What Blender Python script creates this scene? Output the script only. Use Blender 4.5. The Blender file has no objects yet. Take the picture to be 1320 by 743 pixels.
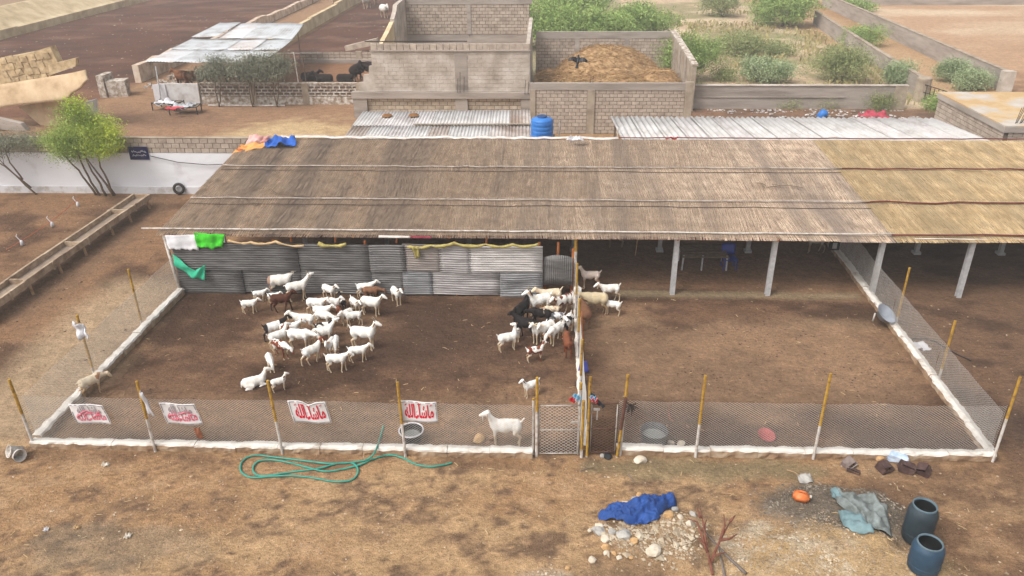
import bpy, bmesh, math, random
import numpy as np
from mathutils import Vector, Matrix, Euler

random.seed(7)
np.random.seed(7)
PI = math.pi
R = math.radians
scene = bpy.context.scene
COL = scene.collection

# ------------------------------------------------------------------ camera
HC = 13.0                                   # drone height above the ground
IMG_W, IMG_H, FOCAL = 1320.0, 743.0, 1003.86
PITCH, YAW, ROLL = R(26.804), R(2.493), R(0.494)
_f = Vector((-math.sin(YAW) * math.cos(PITCH), math.cos(YAW) * math.cos(PITCH), -math.sin(PITCH)))
_r = Vector((math.cos(YAW), math.sin(YAW), 0))
_d = _f.cross(_r)
_right = math.cos(ROLL) * _r + math.sin(ROLL) * _d
_down = -math.sin(ROLL) * _r + math.cos(ROLL) * _d
cd = bpy.data.cameras.new('camera')
cam = bpy.data.objects.new('camera', cd)
COL.objects.link(cam)
cam.matrix_world = Matrix(((_right.x, -_down.x, -_f.x, 0), (_right.y, -_down.y, -_f.y, 0),
                           (_right.z, -_down.z, -_f.z, HC), (0, 0, 0, 1)))
cd.sensor_width = 36
cd.lens = FOCAL / IMG_W * 36
cd.clip_start = 0.1
cd.clip_end = 4000
scene.camera = cam

# ------------------------------------------------------------------ light
SUN_EL, SUN_AZ = R(52), R(232)              # azimuth clockwise from +Y (north)
w = bpy.data.worlds.new('World')
scene.world = w
w.use_nodes = True
nt = w.node_tree
bg = nt.nodes['Background']
sky = nt.nodes.new('ShaderNodeTexSky')
sky.sky_type = 'NISHITA'
sky.sun_disc = False
sky.sun_elevation = SUN_EL
sky.sun_rotation = SUN_AZ
sky.air_density = 1.6
sky.dust_density = 6.0
sky.ozone_density = 1.0
hsv = nt.nodes.new('ShaderNodeHueSaturation')   # hazy overcast: the sky loses its blue
hsv.inputs['Saturation'].default_value = 0.22
nt.links.new(sky.outputs[0], hsv.inputs['Color'])
nt.links.new(hsv.outputs[0], bg.inputs[0])
bg.inputs[1].default_value = 0.15
sl = bpy.data.lights.new('sun', 'SUN')
sl.energy = 1.1
sl.angle = R(16)
sl.color = (1.0, 0.965, 0.91)
so = bpy.data.objects.new('sun', sl)
COL.objects.link(so)
sd = Vector((math.sin(SUN_AZ) * math.cos(SUN_EL), math.cos(SUN_AZ) * math.cos(SUN_EL), math.sin(SUN_EL)))
so.rotation_euler = sd.to_track_quat('Z', 'Y').to_euler()
so.location = sd * 60
scene.view_settings.view_transform = 'Standard'
scene.view_settings.look = 'None'
scene.view_settings.gamma = 1.0
scene.view_settings.exposure = 0.48
try:
    scene.cycles.max_bounces = 5
    scene.cycles.diffuse_bounces = 3
    scene.cycles.transparent_max_bounces = 8
except Exception:
    pass

# ------------------------------------------------------------------ helpers
def ray(u, v):
    a, b = (u - IMG_W / 2) / FOCAL, (v - IMG_H / 2) / FOCAL
    return _right * a + _down * b + _f

def G(u, v, z=0.0):
    """World point at height z seen at photograph pixel (u, v)."""
    d = ray(u, v)
    return Vector((0, 0, HC)) + d * ((z - HC) / d.z)

def lin(c):
    return tuple((x / 255 / 12.92) if x / 255 <= 0.04045 else ((x / 255 + 0.055) / 1.055) ** 2.4 for x in c)

def M(name, cols, scale=4.0, rough=0.9, bump=0.0, bscale=None, rnd=0.0, metal=0.0, stretch=(1, 1, 1), detail=5.0,
      island=0.0, spec=0.25, pos=False, contrast=(0.3, 0.7), tint=None):
    """Mottled material: a noise ramp over a few real colours (sRGB 0-255), fine relief, a little change per object or per piece."""
    m = bpy.data.materials.new(name)
    m.use_nodes = True
    t = m.node_tree
    n, l = t.nodes, t.links
    b = n['Principled BSDF']
    b.inputs['Roughness'].default_value = rough
    b.inputs['Metallic'].default_value = metal
    b.inputs['Specular IOR Level'].default_value = spec
    if pos:
        src = n.new('ShaderNodeNewGeometry').outputs['Position']
    else:
        src = n.new('ShaderNodeTexCoord').outputs['Object']
    mp = n.new('ShaderNodeMapping')
    mp.inputs['Scale'].default_value = stretch
    l.new(src, mp.inputs[0])
    if rnd > 0 and not pos:
        oi0 = n.new('ShaderNodeObjectInfo')
        mu = n.new('ShaderNodeMath'); mu.operation = 'MULTIPLY'; mu.inputs[1].default_value = 37.0
        l.new(oi0.outputs['Random'], mu.inputs[0])
        l.new(mu.outputs[0], mp.inputs['Location'])
    if len(cols) > 1:
        nz = n.new('ShaderNodeTexNoise')
        nz.inputs['Scale'].default_value = scale
        nz.inputs['Detail'].default_value = detail
        nz.inputs['Roughness'].default_value = 0.62
        l.new(mp.outputs[0], nz.inputs['Vector'])
        rp = n.new('ShaderNodeValToRGB')
        e = rp.color_ramp.elements
        for i, c in enumerate(cols):
            p = contrast[0] + (contrast[1] - contrast[0]) * i / (len(cols) - 1)
            if i < 2:
                e[i].position = p
            el = e[i] if i < 2 else e.new(p)
            el.color = (*lin(c), 1)
        l.new(nz.outputs['Fac'], rp.inputs[0])
        out = rp.outputs[0]
    else:
        rgb = n.new('ShaderNodeRGB')
        rgb.outputs[0].default_value = (*lin(cols[0]), 1)
        out = rgb.outputs[0]
    if tint:                                   # broad patches weathered towards another colour
        tcol, tsc, tst, lo, hi, amt_ = tint
        m2 = n.new('ShaderNodeMapping'); m2.inputs['Scale'].default_value = tst
        l.new(src, m2.inputs[0])
        n2 = n.new('ShaderNodeTexNoise'); n2.inputs['Scale'].default_value = tsc; n2.inputs['Detail'].default_value = 5
        l.new(m2.outputs[0], n2.inputs['Vector'])
        r2 = n.new('ShaderNodeMapRange')
        r2.inputs['From Min'].default_value = lo; r2.inputs['From Max'].default_value = hi; r2.inputs['To Max'].default_value = amt_
        l.new(n2.outputs['Fac'], r2.inputs[0])
        mx = n.new('ShaderNodeMix'); mx.data_type = 'RGBA'
        l.new(r2.outputs[0], mx.inputs['Factor']); l.new(out, mx.inputs['A'])
        mx.inputs['B'].default_value = (*lin(tcol), 1)
        out = mx.outputs['Result']
    for amt, kind in ((rnd, 'o'), (island, 'i')):
        if amt <= 0:
            continue
        hs = n.new('ShaderNodeHueSaturation')
        mr = n.new('ShaderNodeMapRange')
        mr.inputs['To Min'].default_value = 1 - amt
        mr.inputs['To Max'].default_value = 1 + amt
        if kind == 'o':
            oi = n.new('ShaderNodeObjectInfo'); l.new(oi.outputs['Random'], mr.inputs[0])
        else:
            ge = n.new('ShaderNodeNewGeometry'); l.new(ge.outputs['Random Per Island'], mr.inputs[0])
        l.new(mr.outputs[0], hs.inputs['Value'])
        l.new(out, hs.inputs['Color'])
        out = hs.outputs[0]
    l.new(out, b.inputs['Base Color'])
    if bump > 0:
        nb = n.new('ShaderNodeTexNoise')
        nb.inputs['Scale'].default_value = bscale or scale * 6
        nb.inputs['Detail'].default_value = 4
        l.new(mp.outputs[0], nb.inputs['Vector'])
        bp = n.new('ShaderNodeBump')
        bp.inputs['Strength'].default_value = min(1, bump)
        bp.inputs['Distance'].default_value = 0.03
        l.new(nb.outputs['Fac'], bp.inputs['Height'])
        l.new(bp.outputs[0], b.inputs['Normal'])
    return m

class MB:
    """Collects faces of one mesh object in world coordinates."""
    def __init__(s):
        s.v, s.f, s.m = [], [], []

    def add(s, vs, fs, mi=0):
        o = len(s.v)
        s.v += [tuple(p) for p in vs]
        s.f += [tuple(i + o for i in f) for f in fs]
        s.m += [mi] * len(fs)
        return s

    def box(s, c, d, rz=0.0, mi=0, rot=None, jit=0.0):
        x, y, z = d[0] / 2, d[1] / 2, d[2] / 2
        mt = rot if rot is not None else Matrix.Rotation(rz, 3, 'Z')
        c = Vector(c)
        vs = []
        for p in ((-x, -y, -z), (x, -y, -z), (x, y, -z), (-x, y, -z), (-x, -y, z), (x, -y, z), (x, y, z), (-x, y, z)):
            q = Vector(p)
            if jit:
                q += Vector((random.uniform(-jit, jit), random.uniform(-jit, jit), random.uniform(-jit, jit)))
            vs.append(c + mt @ q)
        return s.add(vs, ((3, 2, 1, 0), (4, 5, 6, 7), (0, 1, 5, 4), (1, 2, 6, 5), (2, 3, 7, 6), (3, 0, 4, 7)), mi)

    def span(s, a, b, mi=0):
        """Axis box from corner a to corner b."""
        a, b = Vector(a), Vector(b)
        return s.box((a + b) / 2, [abs(q) for q in (b - a)], mi=mi)

    def tube(s, pts, r, n=6, mi=0, cap=True):
        """Round bar through pts; r is a number or one radius per point."""
        pts = [Vector(p) for p in pts]
        rs = r if isinstance(r, (list, tuple)) else [r] * len(pts)
        vs, fs = [], []
        up = None
        for i, p in enumerate(pts):
            t = (pts[min(i + 1, len(pts) - 1)] - pts[max(i - 1, 0)])
            t = t.normalized() if t.length > 1e-9 else Vector((0, 0, 1))
            if up is None:
                up = t.orthogonal().normalized()
            else:
                up = (up - t * up.dot(t))
                up = up.normalized() if up.length > 1e-6 else t.orthogonal().normalized()
            b = t.cross(up)
            for k in range(n):
                a = 2 * PI * k / n
                vs.append(p + (up * math.cos(a) + b * math.sin(a)) * rs[i])
        for i in range(len(pts) - 1):
            for k in range(n):
                k2 = (k + 1) % n
                fs.append((i * n + k, i * n + k2, (i + 1) * n + k2, (i + 1) * n + k))
        if cap:
            fs.append(tuple(range(n - 1, -1, -1)))
            fs.append(tuple((len(pts) - 1) * n + k for k in range(n)))
        return s.add(vs, fs, mi)

    def lathe(s, prof, c=(0, 0, 0), n=20, mi=0, rot=None, close=False):
        """Profile [(radius, z)] turned about the z axis, then rotated by rot and moved to c."""
        c = Vector(c)
        vs, fs = [], []
        for (r, z) in prof:
            for k in range(n):
                a = 2 * PI * k / n
                q = Vector((r * math.cos(a), r * math.sin(a), z))
                vs.append(c + (rot @ q if rot is not None else q))
        for i in range(len(prof) - 1):
            for k in range(n):
                k2 = (k + 1) % n
                fs.append((i * n + k, i * n + k2, (i + 1) * n + k2, (i + 1) * n + k))
        if close:
            fs.append(tuple(range(n - 1, -1, -1)))
            fs.append(tuple((len(prof) - 1) * n + k for k in range(n)))
        return s.add(vs, fs, mi)

    def grid(s, fn, nu, nv, mi=0, thick=0.0):
        """Sheet of nu x nv cells, fn(a, b) with a, b in 0..1; thick > 0 makes it a closed slab."""
        vs = [Vector(fn(i / nu, j / nv)) for j in range(nv + 1) for i in range(nu + 1)]
        W = nu + 1
        fs = [(j * W + i, j * W + i + 1, (j + 1) * W + i + 1, (j + 1) * W + i) for j in range(nv) for i in range(nu)]
        if thick:
            nrm = [Vector((0, 0, 0)) for _ in vs]
            for f in fs:
                q = (vs[f[1]] - vs[f[0]]).cross(vs[f[3]] - vs[f[0]])
                for i in f:
                    nrm[i] += q
            N = len(vs)
            low = [vs[i] - (nrm[i].normalized() if nrm[i].length > 1e-12 else Vector((0, 0, 1))) * thick for i in range(N)]
            rim = [(i, i + 1) for i in range(nu)] + [(j * W + nu, (j + 1) * W + nu) for j in range(nv)] + \
                  [(nv * W + i + 1, nv * W + i) for i in range(nu)] + [((j + 1) * W, j * W) for j in range(nv)]
            fs = fs + [tuple(i + N for i in reversed(f)) for f in fs] + [(b, a, a + N, b + N) for a, b in rim]
            vs = vs + low
        return s.add(vs, fs, mi)

    def prism(s, poly, a, b, axis='y', mi=0):
        """Polygon given as (x, z) pairs pushed from y=a to y=b (axis y), or (y, z) from x=a to x=b (axis x), or (x, y) from z=a to b."""
        n = len(poly)
        def pt(p, h):
            return {'y': (p[0], h, p[1]), 'x': (h, p[0], p[1]), 'z': (p[0], p[1], h)}[axis]
        vs = [pt(p, a) for p in poly] + [pt(p, b) for p in poly]
        fs = [tuple(range(n - 1, -1, -1)), tuple(range(n, 2 * n))]
        fs += [(i, (i + 1) % n, (i + 1) % n + n, i + n) for i in range(n)]
        return s.add(vs, fs, mi)

    def build(s, name, mats, parent=None, smooth=False, loc=None):
        me = bpy.data.meshes.new(name)
        base = Vector(parent['_b']) if parent is not None else Vector(loc if loc is not None else (0, 0, 0))
        off = base
        me.from_pydata([tuple(Vector(p) - off) for p in s.v], [], s.f)
        if not isinstance(mats, (list, tuple)):
            mats = [mats]
        for m in mats:
            me.materials.append(m)
        if len(mats) > 1:
            me.polygons.foreach_set('material_index', s.m)
        if smooth:
            me.polygons.foreach_set('use_smooth', [True] * len(me.polygons))
        bm = bmesh.new(); bm.from_mesh(me)
        bmesh.ops.recalc_face_normals(bm, faces=bm.faces)
        bm.to_mesh(me); bm.free()
        o = bpy.data.objects.new(name, me)
        COL.objects.link(o)
        if parent is not None:
            o.parent = parent
        else:
            o.location = base
        o['_b'] = tuple(base)
        return o

def tag(o, label=None, cat=None, group=None, kind=None):
    if label: o['label'] = label
    if cat: o['category'] = cat
    if group: o['group'] = group
    if kind: o['kind'] = kind
    return o

ROOTS = []
def thing(name, loc, label, cat, group=None):
    """Empty at the base of a thing; its parts are built in world coordinates and hung under it."""
    o = bpy.data.objects.new(name, None)
    o.empty_display_size = 0.2
    o.location = loc
    COL.objects.link(o)
    o['_b'] = tuple(loc)
    ROOTS.append(o)
    return tag(o, label, cat, group)

def inst(src, parent=None, loc=(0, 0, 0), rot=(0, 0, 0), scale=(1, 1, 1), name=None):
    """Copy of one object that shares its mesh; loc is a world position."""
    o = src.copy()
    if name: o.name = name
    COL.objects.link(o)
    o.parent = parent
    base = Vector(parent['_b']) if parent is not None and '_b' in parent else Vector((0, 0, 0))
    o.location = Vector(loc) - base
    o.rotation_euler = rot
    o.scale = scale if isinstance(scale, (list, tuple)) else (scale,) * 3
    o['_b'] = tuple(loc)
    return o

def vnoise(x, y, seed=0):
    """Value noise on numpy arrays."""
    xi, yi = np.floor(x).astype(np.int64), np.floor(y).astype(np.int64)
    fx, fy = x - xi, y - yi
    fx = fx * fx * (3 - 2 * fx); fy = fy * fy * (3 - 2 * fy)
    def h(a, b):
        n = (a * 374761393 + b * 668265263 + seed * 1442695041) & 0xffffffff
        n = ((n ^ (n >> 13)) * 1274126177) & 0xffffffff
        return ((n ^ (n >> 16)) & 0xffff) / 65535.0
    return (h(xi, yi) * (1 - fx) + h(xi + 1, yi) * fx) * (1 - fy) + (h(xi, yi + 1) * (1 - fx) + h(xi + 1, yi + 1) * fx) * fy

def fbm(x, y, seed=0, oct=5, gain=0.55):
    s, a, t = 0, 1.0, 0
    for i in range(oct):
        s = s + a * vnoise(x * 2 ** i + 17.3 * i, y * 2 ** i + 5.1 * i, seed + i)
        t += a
        a *= gain
    return s / t

def sm(x, a, b):
    t = np.clip((x - a) / (b - a), 0, 1)
    return t * t * (3 - 2 * t)

# ------------------------------------------------------------------ materials
m_white = M('whitewash', [(150, 135, 118), (196, 188, 178), (214, 208, 200)], 3, 0.95, 0.4, 25, pos=True, contrast=(0.26, 0.5))
m_whiteworn = M('worn_whitewash', [(120, 100, 80), (165, 150, 135), (205, 198, 190)], 4, 0.95, 0.5, 22, pos=True, contrast=(0.32, 0.62))
m_cement = M('cement', [(128, 112, 96), (158, 143, 126), (176, 162, 146)], 1.2, 0.95, 0.4, 30, pos=True)
m_mudcement = M('muddy_cement', [(116, 90, 68), (150, 124, 98), (178, 160, 138)], 2.5, 0.95, 0.5, 20, pos=True)
m_block = M('concrete_block', [(146, 131, 118), (172, 156, 142), (188, 173, 158)], 3, 0.95, 0.35, 30, rnd=0.09)
m_blockj = M('concrete_block_course', [(146, 132, 119), (170, 155, 141), (184, 170, 156)], 2, 0.95, 0.35, 30, pos=True, island=0.09)
m_mortar = M('mortar', [(88, 77, 67), (116, 102, 90)], 3, 0.95, 0.4, 30, pos=True)
m_greywall = M('grey_render', [(130, 120, 111), (156, 145, 136), (172, 161, 152)], 0.9, 0.95, 0.4, 14, pos=True, stretch=(0.35, 0.35, 2.2))
m_plaster = M('old_plaster', [(150, 138, 125), (178, 166, 154), (202, 193, 184)], 1.0, 0.95, 0.35, 16, pos=True)
m_palewall = M('pale_yellow_wall', [(168, 146, 112), (196, 174, 138), (214, 196, 164)], 0.7, 0.95, 0.4, 10, pos=True)
m_stone = M('stone_masonry', [(150, 128, 98), (186, 162, 126), (205, 186, 152)], 3, 0.95, 0.5, 20, pos=True, island=0.12)
m_post_white = M('white_post_paint', [(136, 118, 102), (190, 183, 176), (206, 201, 196)], 7, 0.7, 0.15, 40, pos=True)
m_yellow = M('yellow_post_paint', [(108, 80, 44), (166, 128, 48), (182, 146, 62)], 9, 0.6, 0.15, 40, pos=True)
m_wire = M('galvanised_wire', [(202, 196, 190)], 1, 0.5, spec=0.5)
m_wirebrown = M('rusty_wire', [(112, 88, 72)], 1, 0.7)
m_steelpillar = M('grey_painted_steel', [(150, 148, 148), (186, 184, 184)], 6, 0.6, 0.1, 30, pos=True)
m_bar_white = M('white_bar', [(128, 112, 98), (158, 152, 146), (174, 168, 162)], 9, 0.7, pos=True)
m_bar_brown = M('rusty_bar', [(78, 52, 44), (104, 72, 60)], 9, 0.8, 0.2, 40, pos=True)
m_wood = M('weathered_wood', [(120, 94, 68), (156, 126, 94), (176, 148, 114)], 5, 0.9, 0.4, 30, rnd=0.1, stretch=(1, 0.25, 1))
m_orangewood = M('orange_wood', [(150, 84, 40), (180, 108, 58)], 6, 0.85, 0.3, 30, pos=True)
m_dark = M('near_black_plastic', [(30, 30, 32)], 1, 0.6)
m_black = M('black_iron', [(44, 38, 36), (62, 54, 50)], 8, 0.75, 0.1, pos=True)
m_fabric_white = M('white_cloth', [(196, 194, 198), (214, 212, 214)], 5, 0.95, 0.2, 30)
m_red = M('red_cloth', [(178, 52, 64), (198, 74, 82)], 5, 0.9, 0.2, 30)
m_blue = M('blue_tarp', [(22, 50, 100), (30, 66, 128), (40, 80, 148)], 3, 0.7, 0.3, 18, spec=0.35)
m_bark = M('bark', [(92, 76, 62), (122, 104, 86)], 8, 0.95, 0.5, 30, pos=True)
m_yardwhite = M('dirty_white_panel', [(168, 160, 154), (196, 192, 190), (208, 206, 206)], 2, 0.9, 0.2, 20, pos=True)

# ------------------------------------------------------------------ ground: one sheet, soil colours per zone
def axis(parts):
    out = [parts[0][0]]
    for (a, b, st) in parts:
        n = max(1, round((b - a) / st))
        out += [a + (b - a) * (i + 1) / n for i in range(n)]
    return np.array(out)

gx = axis([(-2500, -300, 550), (-300, -120, 30), (-120, -60, 6), (-60, -16, .55), (-16, 14, .12), (14, 42, .4), (42, 110, 3), (110, 300, 30), (300, 2500, 550)])
gy = axis([(-400, 0, 100), (0, 10, 2), (10, 17.4, .09), (17.4, 36, .16), (36, 64, .4), (64, 130, .9), (130, 300, 20), (300, 3000, 540)])
XX, YY = np.meshgrid(gx, gy)

def box_mask(x, y, x0, x1, y0, y1, s, wob=0.0, sc=0.5):
    if wob:
        x = x + (fbm(x * sc, y * sc, 71, 3) - .5) * wob
        y = y + (fbm(x * sc + 31, y * sc, 72, 3) - .5) * wob
    return sm(x, x0 - s, x0 + s) * (1 - sm(x, x1 - s, x1 + s)) * sm(y, y0 - s, y0 + s) * (1 - sm(y, y1 - s, y1 + s))

def blob(x, y, cx, cy, rx, ry, seed=0, wob=.5, sc=1.6):
    d = np.sqrt(((x - cx) / rx) ** 2 + ((y - cy) / ry) ** 2) + (fbm(x * sc, y * sc, 90 + seed, 4) - .5) * wob * 2
    return 1 - sm(d, .55, 1.1)

def ground_h(x, y):
    x, y = np.asarray(x, float), np.asarray(y, float)
    near = 1 - sm(np.abs(y - 20), 14, 30)
    h = (fbm(x * 1.3, y * 1.3, 3, 4) - .5) * .05 + (fbm(x * 5, y * 5, 4, 3) - .5) * .022 * near
    h = h + .42 * blob(x, y, 6.6, 11.6, 3.0, 1.9, 1, .22) + .20 * blob(x, y, 7.1, 14.0, 1.7, 1.15, 2, .25)
    h = h + .16 * blob(x, y, 2.6, 13.3, 1.5, 1.0, 3, .3)
    h = h + .10 * blob(x, y, 15, 49.5, 8, 3, 4, .4)
    return h - .01

def ground_z(x, y):
    return float(ground_h(np.array([x]), np.array([y]))[0])

def mixc(c, col, m):
    m = np.clip(m, 0, 1)[..., None]
    return c * (1 - m) + np.array(lin(col)) * m

C = np.zeros(XX.shape + (3,)) + np.array(lin((154, 119, 83)))
n1, n2 = fbm(XX * .35, YY * .55, 1), fbm(XX * 1.1, YY * 1.9, 2)
n3, n4 = fbm(XX * .09, YY * .14, 5), fbm(XX * 3.2, YY * 4.5, 6, 4)
C = mixc(C, (170, 137, 98), sm(n1, .45, .72))
front = 1 - sm(YY, 16.0, 16.6)
n5 = fbm(XX * 7, YY * 9, 7, 3)
mot = n2 * .42 + n1 * .2 + n4 * .26 + n5 * .12
C = mixc(C, (120, 93, 71), sm(mot + (n5 - .5) * .2, .49, .62) * .6 * front)
C = mixc(C, (88, 68, 55), sm(mot * .6 + n4 * .25 + n5 * .15, .565, .625) * .6 * front)
C = mixc(C, (176, 143, 108), (1 - sm(mot, .40, .47)) * .5 * front)
C = mixc(C, (122, 108, 90), blob(XX, YY, -9.6, 12.6, 2.4, .8, 21, .6) * .5)
C = mixc(C, (112, 84, 62), (1 - sm(np.abs(YY - 15.75), .1, .45)) * sm(fbm(XX * .9, YY * .9, 12), .38, .6) * .7)
# right of the front: browner, trampled
C = mixc(C, (112, 85, 63), box_mask(XX, YY, 7.6, 60, 0, 16, .9, 1.6) * (.45 + .5 * sm(n2, .4, .6)))
# pens
pen = box_mask(XX, YY, -13.4, 11.7, 16.2, 29.5, .12)
C = mixc(C, (110, 82, 61), pen)
C = mixc(C, (136, 105, 78), pen * sm(n1, .48, .68) * .75)
C = mixc(C, (74, 53, 40), pen * sm(fbm(XX * .3, YY * .5, 14), .46, .64) * .9)
C = mixc(C, (76, 56, 44), pen * sm(fbm(XX * 1.3, YY * 2.2, 15), .54, .68) * .6)
C = mixc(C, (82, 61, 48), pen * blob(XX, YY, -3, 21.8, 4.2, 2.6, 5) * .65)
C = mixc(C, (146, 116, 88), box_mask(XX, YY, -13.2, 1, 16.3, 18.6, .5, 1.0) * .45)
C = mixc(C, (150, 122, 92), pen * box_mask(XX, YY, 1.6, 11.5, 22.8, 23.6, .3, .8) * .5 * sm(n1, .4, .6))
C = mixc(C, (146, 115, 87), pen * box_mask(XX, YY, 2, 10.5, 18.2, 23.2, .8, 1.8) * .6)
C = mixc(C, (140, 122, 94), box_mask(XX, YY, 2.6, 11.4, 25.15, 25.65, .15, .3) * .75)
# under the shed roof
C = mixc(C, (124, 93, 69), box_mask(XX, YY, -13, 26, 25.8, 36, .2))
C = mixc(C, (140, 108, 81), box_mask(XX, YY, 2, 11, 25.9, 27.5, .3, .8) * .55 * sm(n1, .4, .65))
# west of the pen
lf = box_mask(XX, YY, -40, -13.6, 16.4, 35.5, .2)
C = mixc(C, (134, 101, 73), lf)
C = mixc(C, (86, 63, 48), lf * sm(fbm(XX * .5, YY * .5, 21), .45, .62) * .85)
C = mixc(C, (172, 146, 114), box_mask(XX, YY, -16.4, -13.4, 16, 26, .8, 1.0) * .75)
C = mixc(C, (112, 88, 68), box_mask(XX, YY, -20.6, -17.6, 23, 36, .5, .8) * .6)
# east of the pen
rf = box_mask(XX, YY, 11.9, 45, 16, 36, .2)
C = mixc(C, (108, 82, 62), rf)
C = mixc(C, (76, 57, 45), rf * sm(fbm(XX * .8, YY * 1.2, 22), .5, .66) * .8)
C = mixc(C, (74, 58, 49), blob(XX, YY, 13.5, 17.4, 1.9, 1.2, 8) * .7)
# yard behind the white wall
yd = box_mask(XX, YY, -34, -11, 35.6, 54, .2)
C = mixc(C, (146, 112, 84), yd)
C = mixc(C, (192, 164, 120), yd * blob(XX, YY, -15.5, 46, 4.4, 4.5, 9) * .8)
C = mixc(C, (118, 90, 70), yd * blob(XX, YY, -25, 50, 5, 2.5, 10) * .6)
# cow pen and lane between the pale walls
C = mixc(C, (140, 100, 70), box_mask(XX, YY, -31, -10.5, 54, 69, .3))
C = mixc(C, (150, 116, 86), box_mask(XX, YY, -31.5, -25.5, 54, 140, .3))
# dark feed lots
dk = np.maximum(box_mask(XX, YY, -56, -32, 50, 190, .5), box_mask(XX, YY, -25, -11, 69.2, 190, .3))
C = mixc(C, (94, 62, 48), dk)
C = mixc(C, (122, 90, 72), dk * sm(fbm(XX * .18, YY * .4, 23), .5, .7) * .7)
C = mixc(C, (74, 53, 44), dk * sm(fbm(XX * .35, YY * .9, 24), .52, .66) * .8)
C = mixc(C, (132, 92, 68), dk * box_mask(XX, YY, -56, -30, 50, 60, 3, 3) * .6)
C = mixc(C, (150, 122, 94), box_mask(XX, YY, -300, -57, 30, 300, 1))
# scrub land
sc_ = box_mask(XX, YY, 9.5, 29, 53, 200, .6)
C = mixc(C, (186, 160, 128), sc_)
C = mixc(C, (138, 130, 92), sc_ * sm(fbm(XX * .22, YY * .3, 25), .42, .58) * .85)
C = mixc(C, (204, 180, 150), sc_ * sm(fbm(XX * .15, YY * .35, 26), .52, .7) * .8)
C = mixc(C, (150, 138, 106), box_mask(XX, YY, -11, 10, 62, 200, .6))
# rubbish strip
rb = box_mask(XX, YY, 8.9, 26, 41, 52.9, .3)
C = mixc(C, (126, 96, 74), rb)
C = mixc(C, (156, 114, 82), rb * blob(XX, YY, 10.2, 47, 2, 3, 11) * .8)
C = mixc(C, (88, 72, 62), rb * sm(fbm(XX * .8, YY * .8, 27), .45, .6) * .7)
# lane and far field on the right
C = mixc(C, (176, 142, 106), box_mask(XX, YY, 26.5, 33.5, 50, 130, 1.2))
ff = sm(XX - 33.6 - (YY - 58) * .05, -.3, .3) * sm(YY, 47, 50)
C = mixc(C, (176, 140, 108), ff)
C = mixc(C, (134, 98, 74), ff * (1 - sm(YY + (n3 - .5) * 30, 60, 84)) * sm(fbm(XX * .2, YY * .4, 28), .36, .62) * .85)
C = mixc(C, (206, 184, 154), ff * sm(YY + (n3 - .5) * 40, 74, 100) * sm(fbm(XX * .08, YY * .2, 29), .38, .62) * .8)
# mounds at the front: tan gravel, grey sand
C = mixc(C, (170, 140, 98), blob(XX, YY, 6.4, 11.8, 3.3, 2.1, 1, .3))
C = mixc(C, (184, 166, 140), blob(XX, YY, 5.2, 12.9, 1.7, 1.0, 12, .6) * sm(n4, .42, .6) * .8)
C = mixc(C, (94, 86, 76), blob(XX, YY, 6.8, 14.25, 1.9, 1.05, 2, .3) * .9)
C = mixc(C, (98, 88, 76), blob(XX, YY, 8.0, 13.7, 1.0, .8, 13, .3) * .7)
C = mixc(C, (152, 126, 96), blob(XX, YY, 2.7, 13.3, 1.4, .9, 3, .4) * .6)
C = mixc(C, (104, 84, 66), box_mask(XX, YY, 1.0, 3.0, 11.2, 12.8, .4, .8) * .6)
C = mixc(C, (150, 138, 124), blob(XX, YY, 0.2, 11.9, .9, .5, 14, .8) * .45)
C = mixc(C, (126, 114, 84), blob(XX, YY, 4.0, 15.7, 3.2, .5, 15, .6) * .6)

lum = C @ np.array([.2126, .7152, .0722])
C = C * .93 + lum[..., None] * np.array([1.0, 1.0, 1.0]) * .07     # dusty soil, little colour
ZZ = ground_h(XX, YY)
nx_, ny_ = len(gx), len(gy)
me = bpy.data.meshes.new('ground')
vs = np.stack([XX.ravel(), YY.ravel(), ZZ.ravel()], 1).astype(np.float32)
idx = np.arange(nx_ * ny_).reshape(ny_, nx_)
fs = np.stack([idx[:-1, :-1], idx[:-1, 1:], idx[1:, 1:], idx[1:, :-1]], -1).reshape(-1, 4)
me.vertices.add(len(vs)); me.vertices.foreach_set('co', vs.ravel())
me.loops.add(fs.size); me.loops.foreach_set('vertex_index', fs.ravel().astype(np.int32))
me.polygons.add(len(fs)); me.polygons.foreach_set('loop_start', np.arange(0, fs.size, 4, dtype=np.int32))
me.polygons.foreach_set('use_smooth', np.ones(len(fs), bool))
me.update(calc_edges=True)
att = me.color_attributes.new('soil', 'FLOAT_COLOR', 'POINT')
att.data.foreach_set('color', np.concatenate([C.reshape(-1, 3), np.ones((len(vs), 1))], 1).astype(np.float32).ravel())

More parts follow.
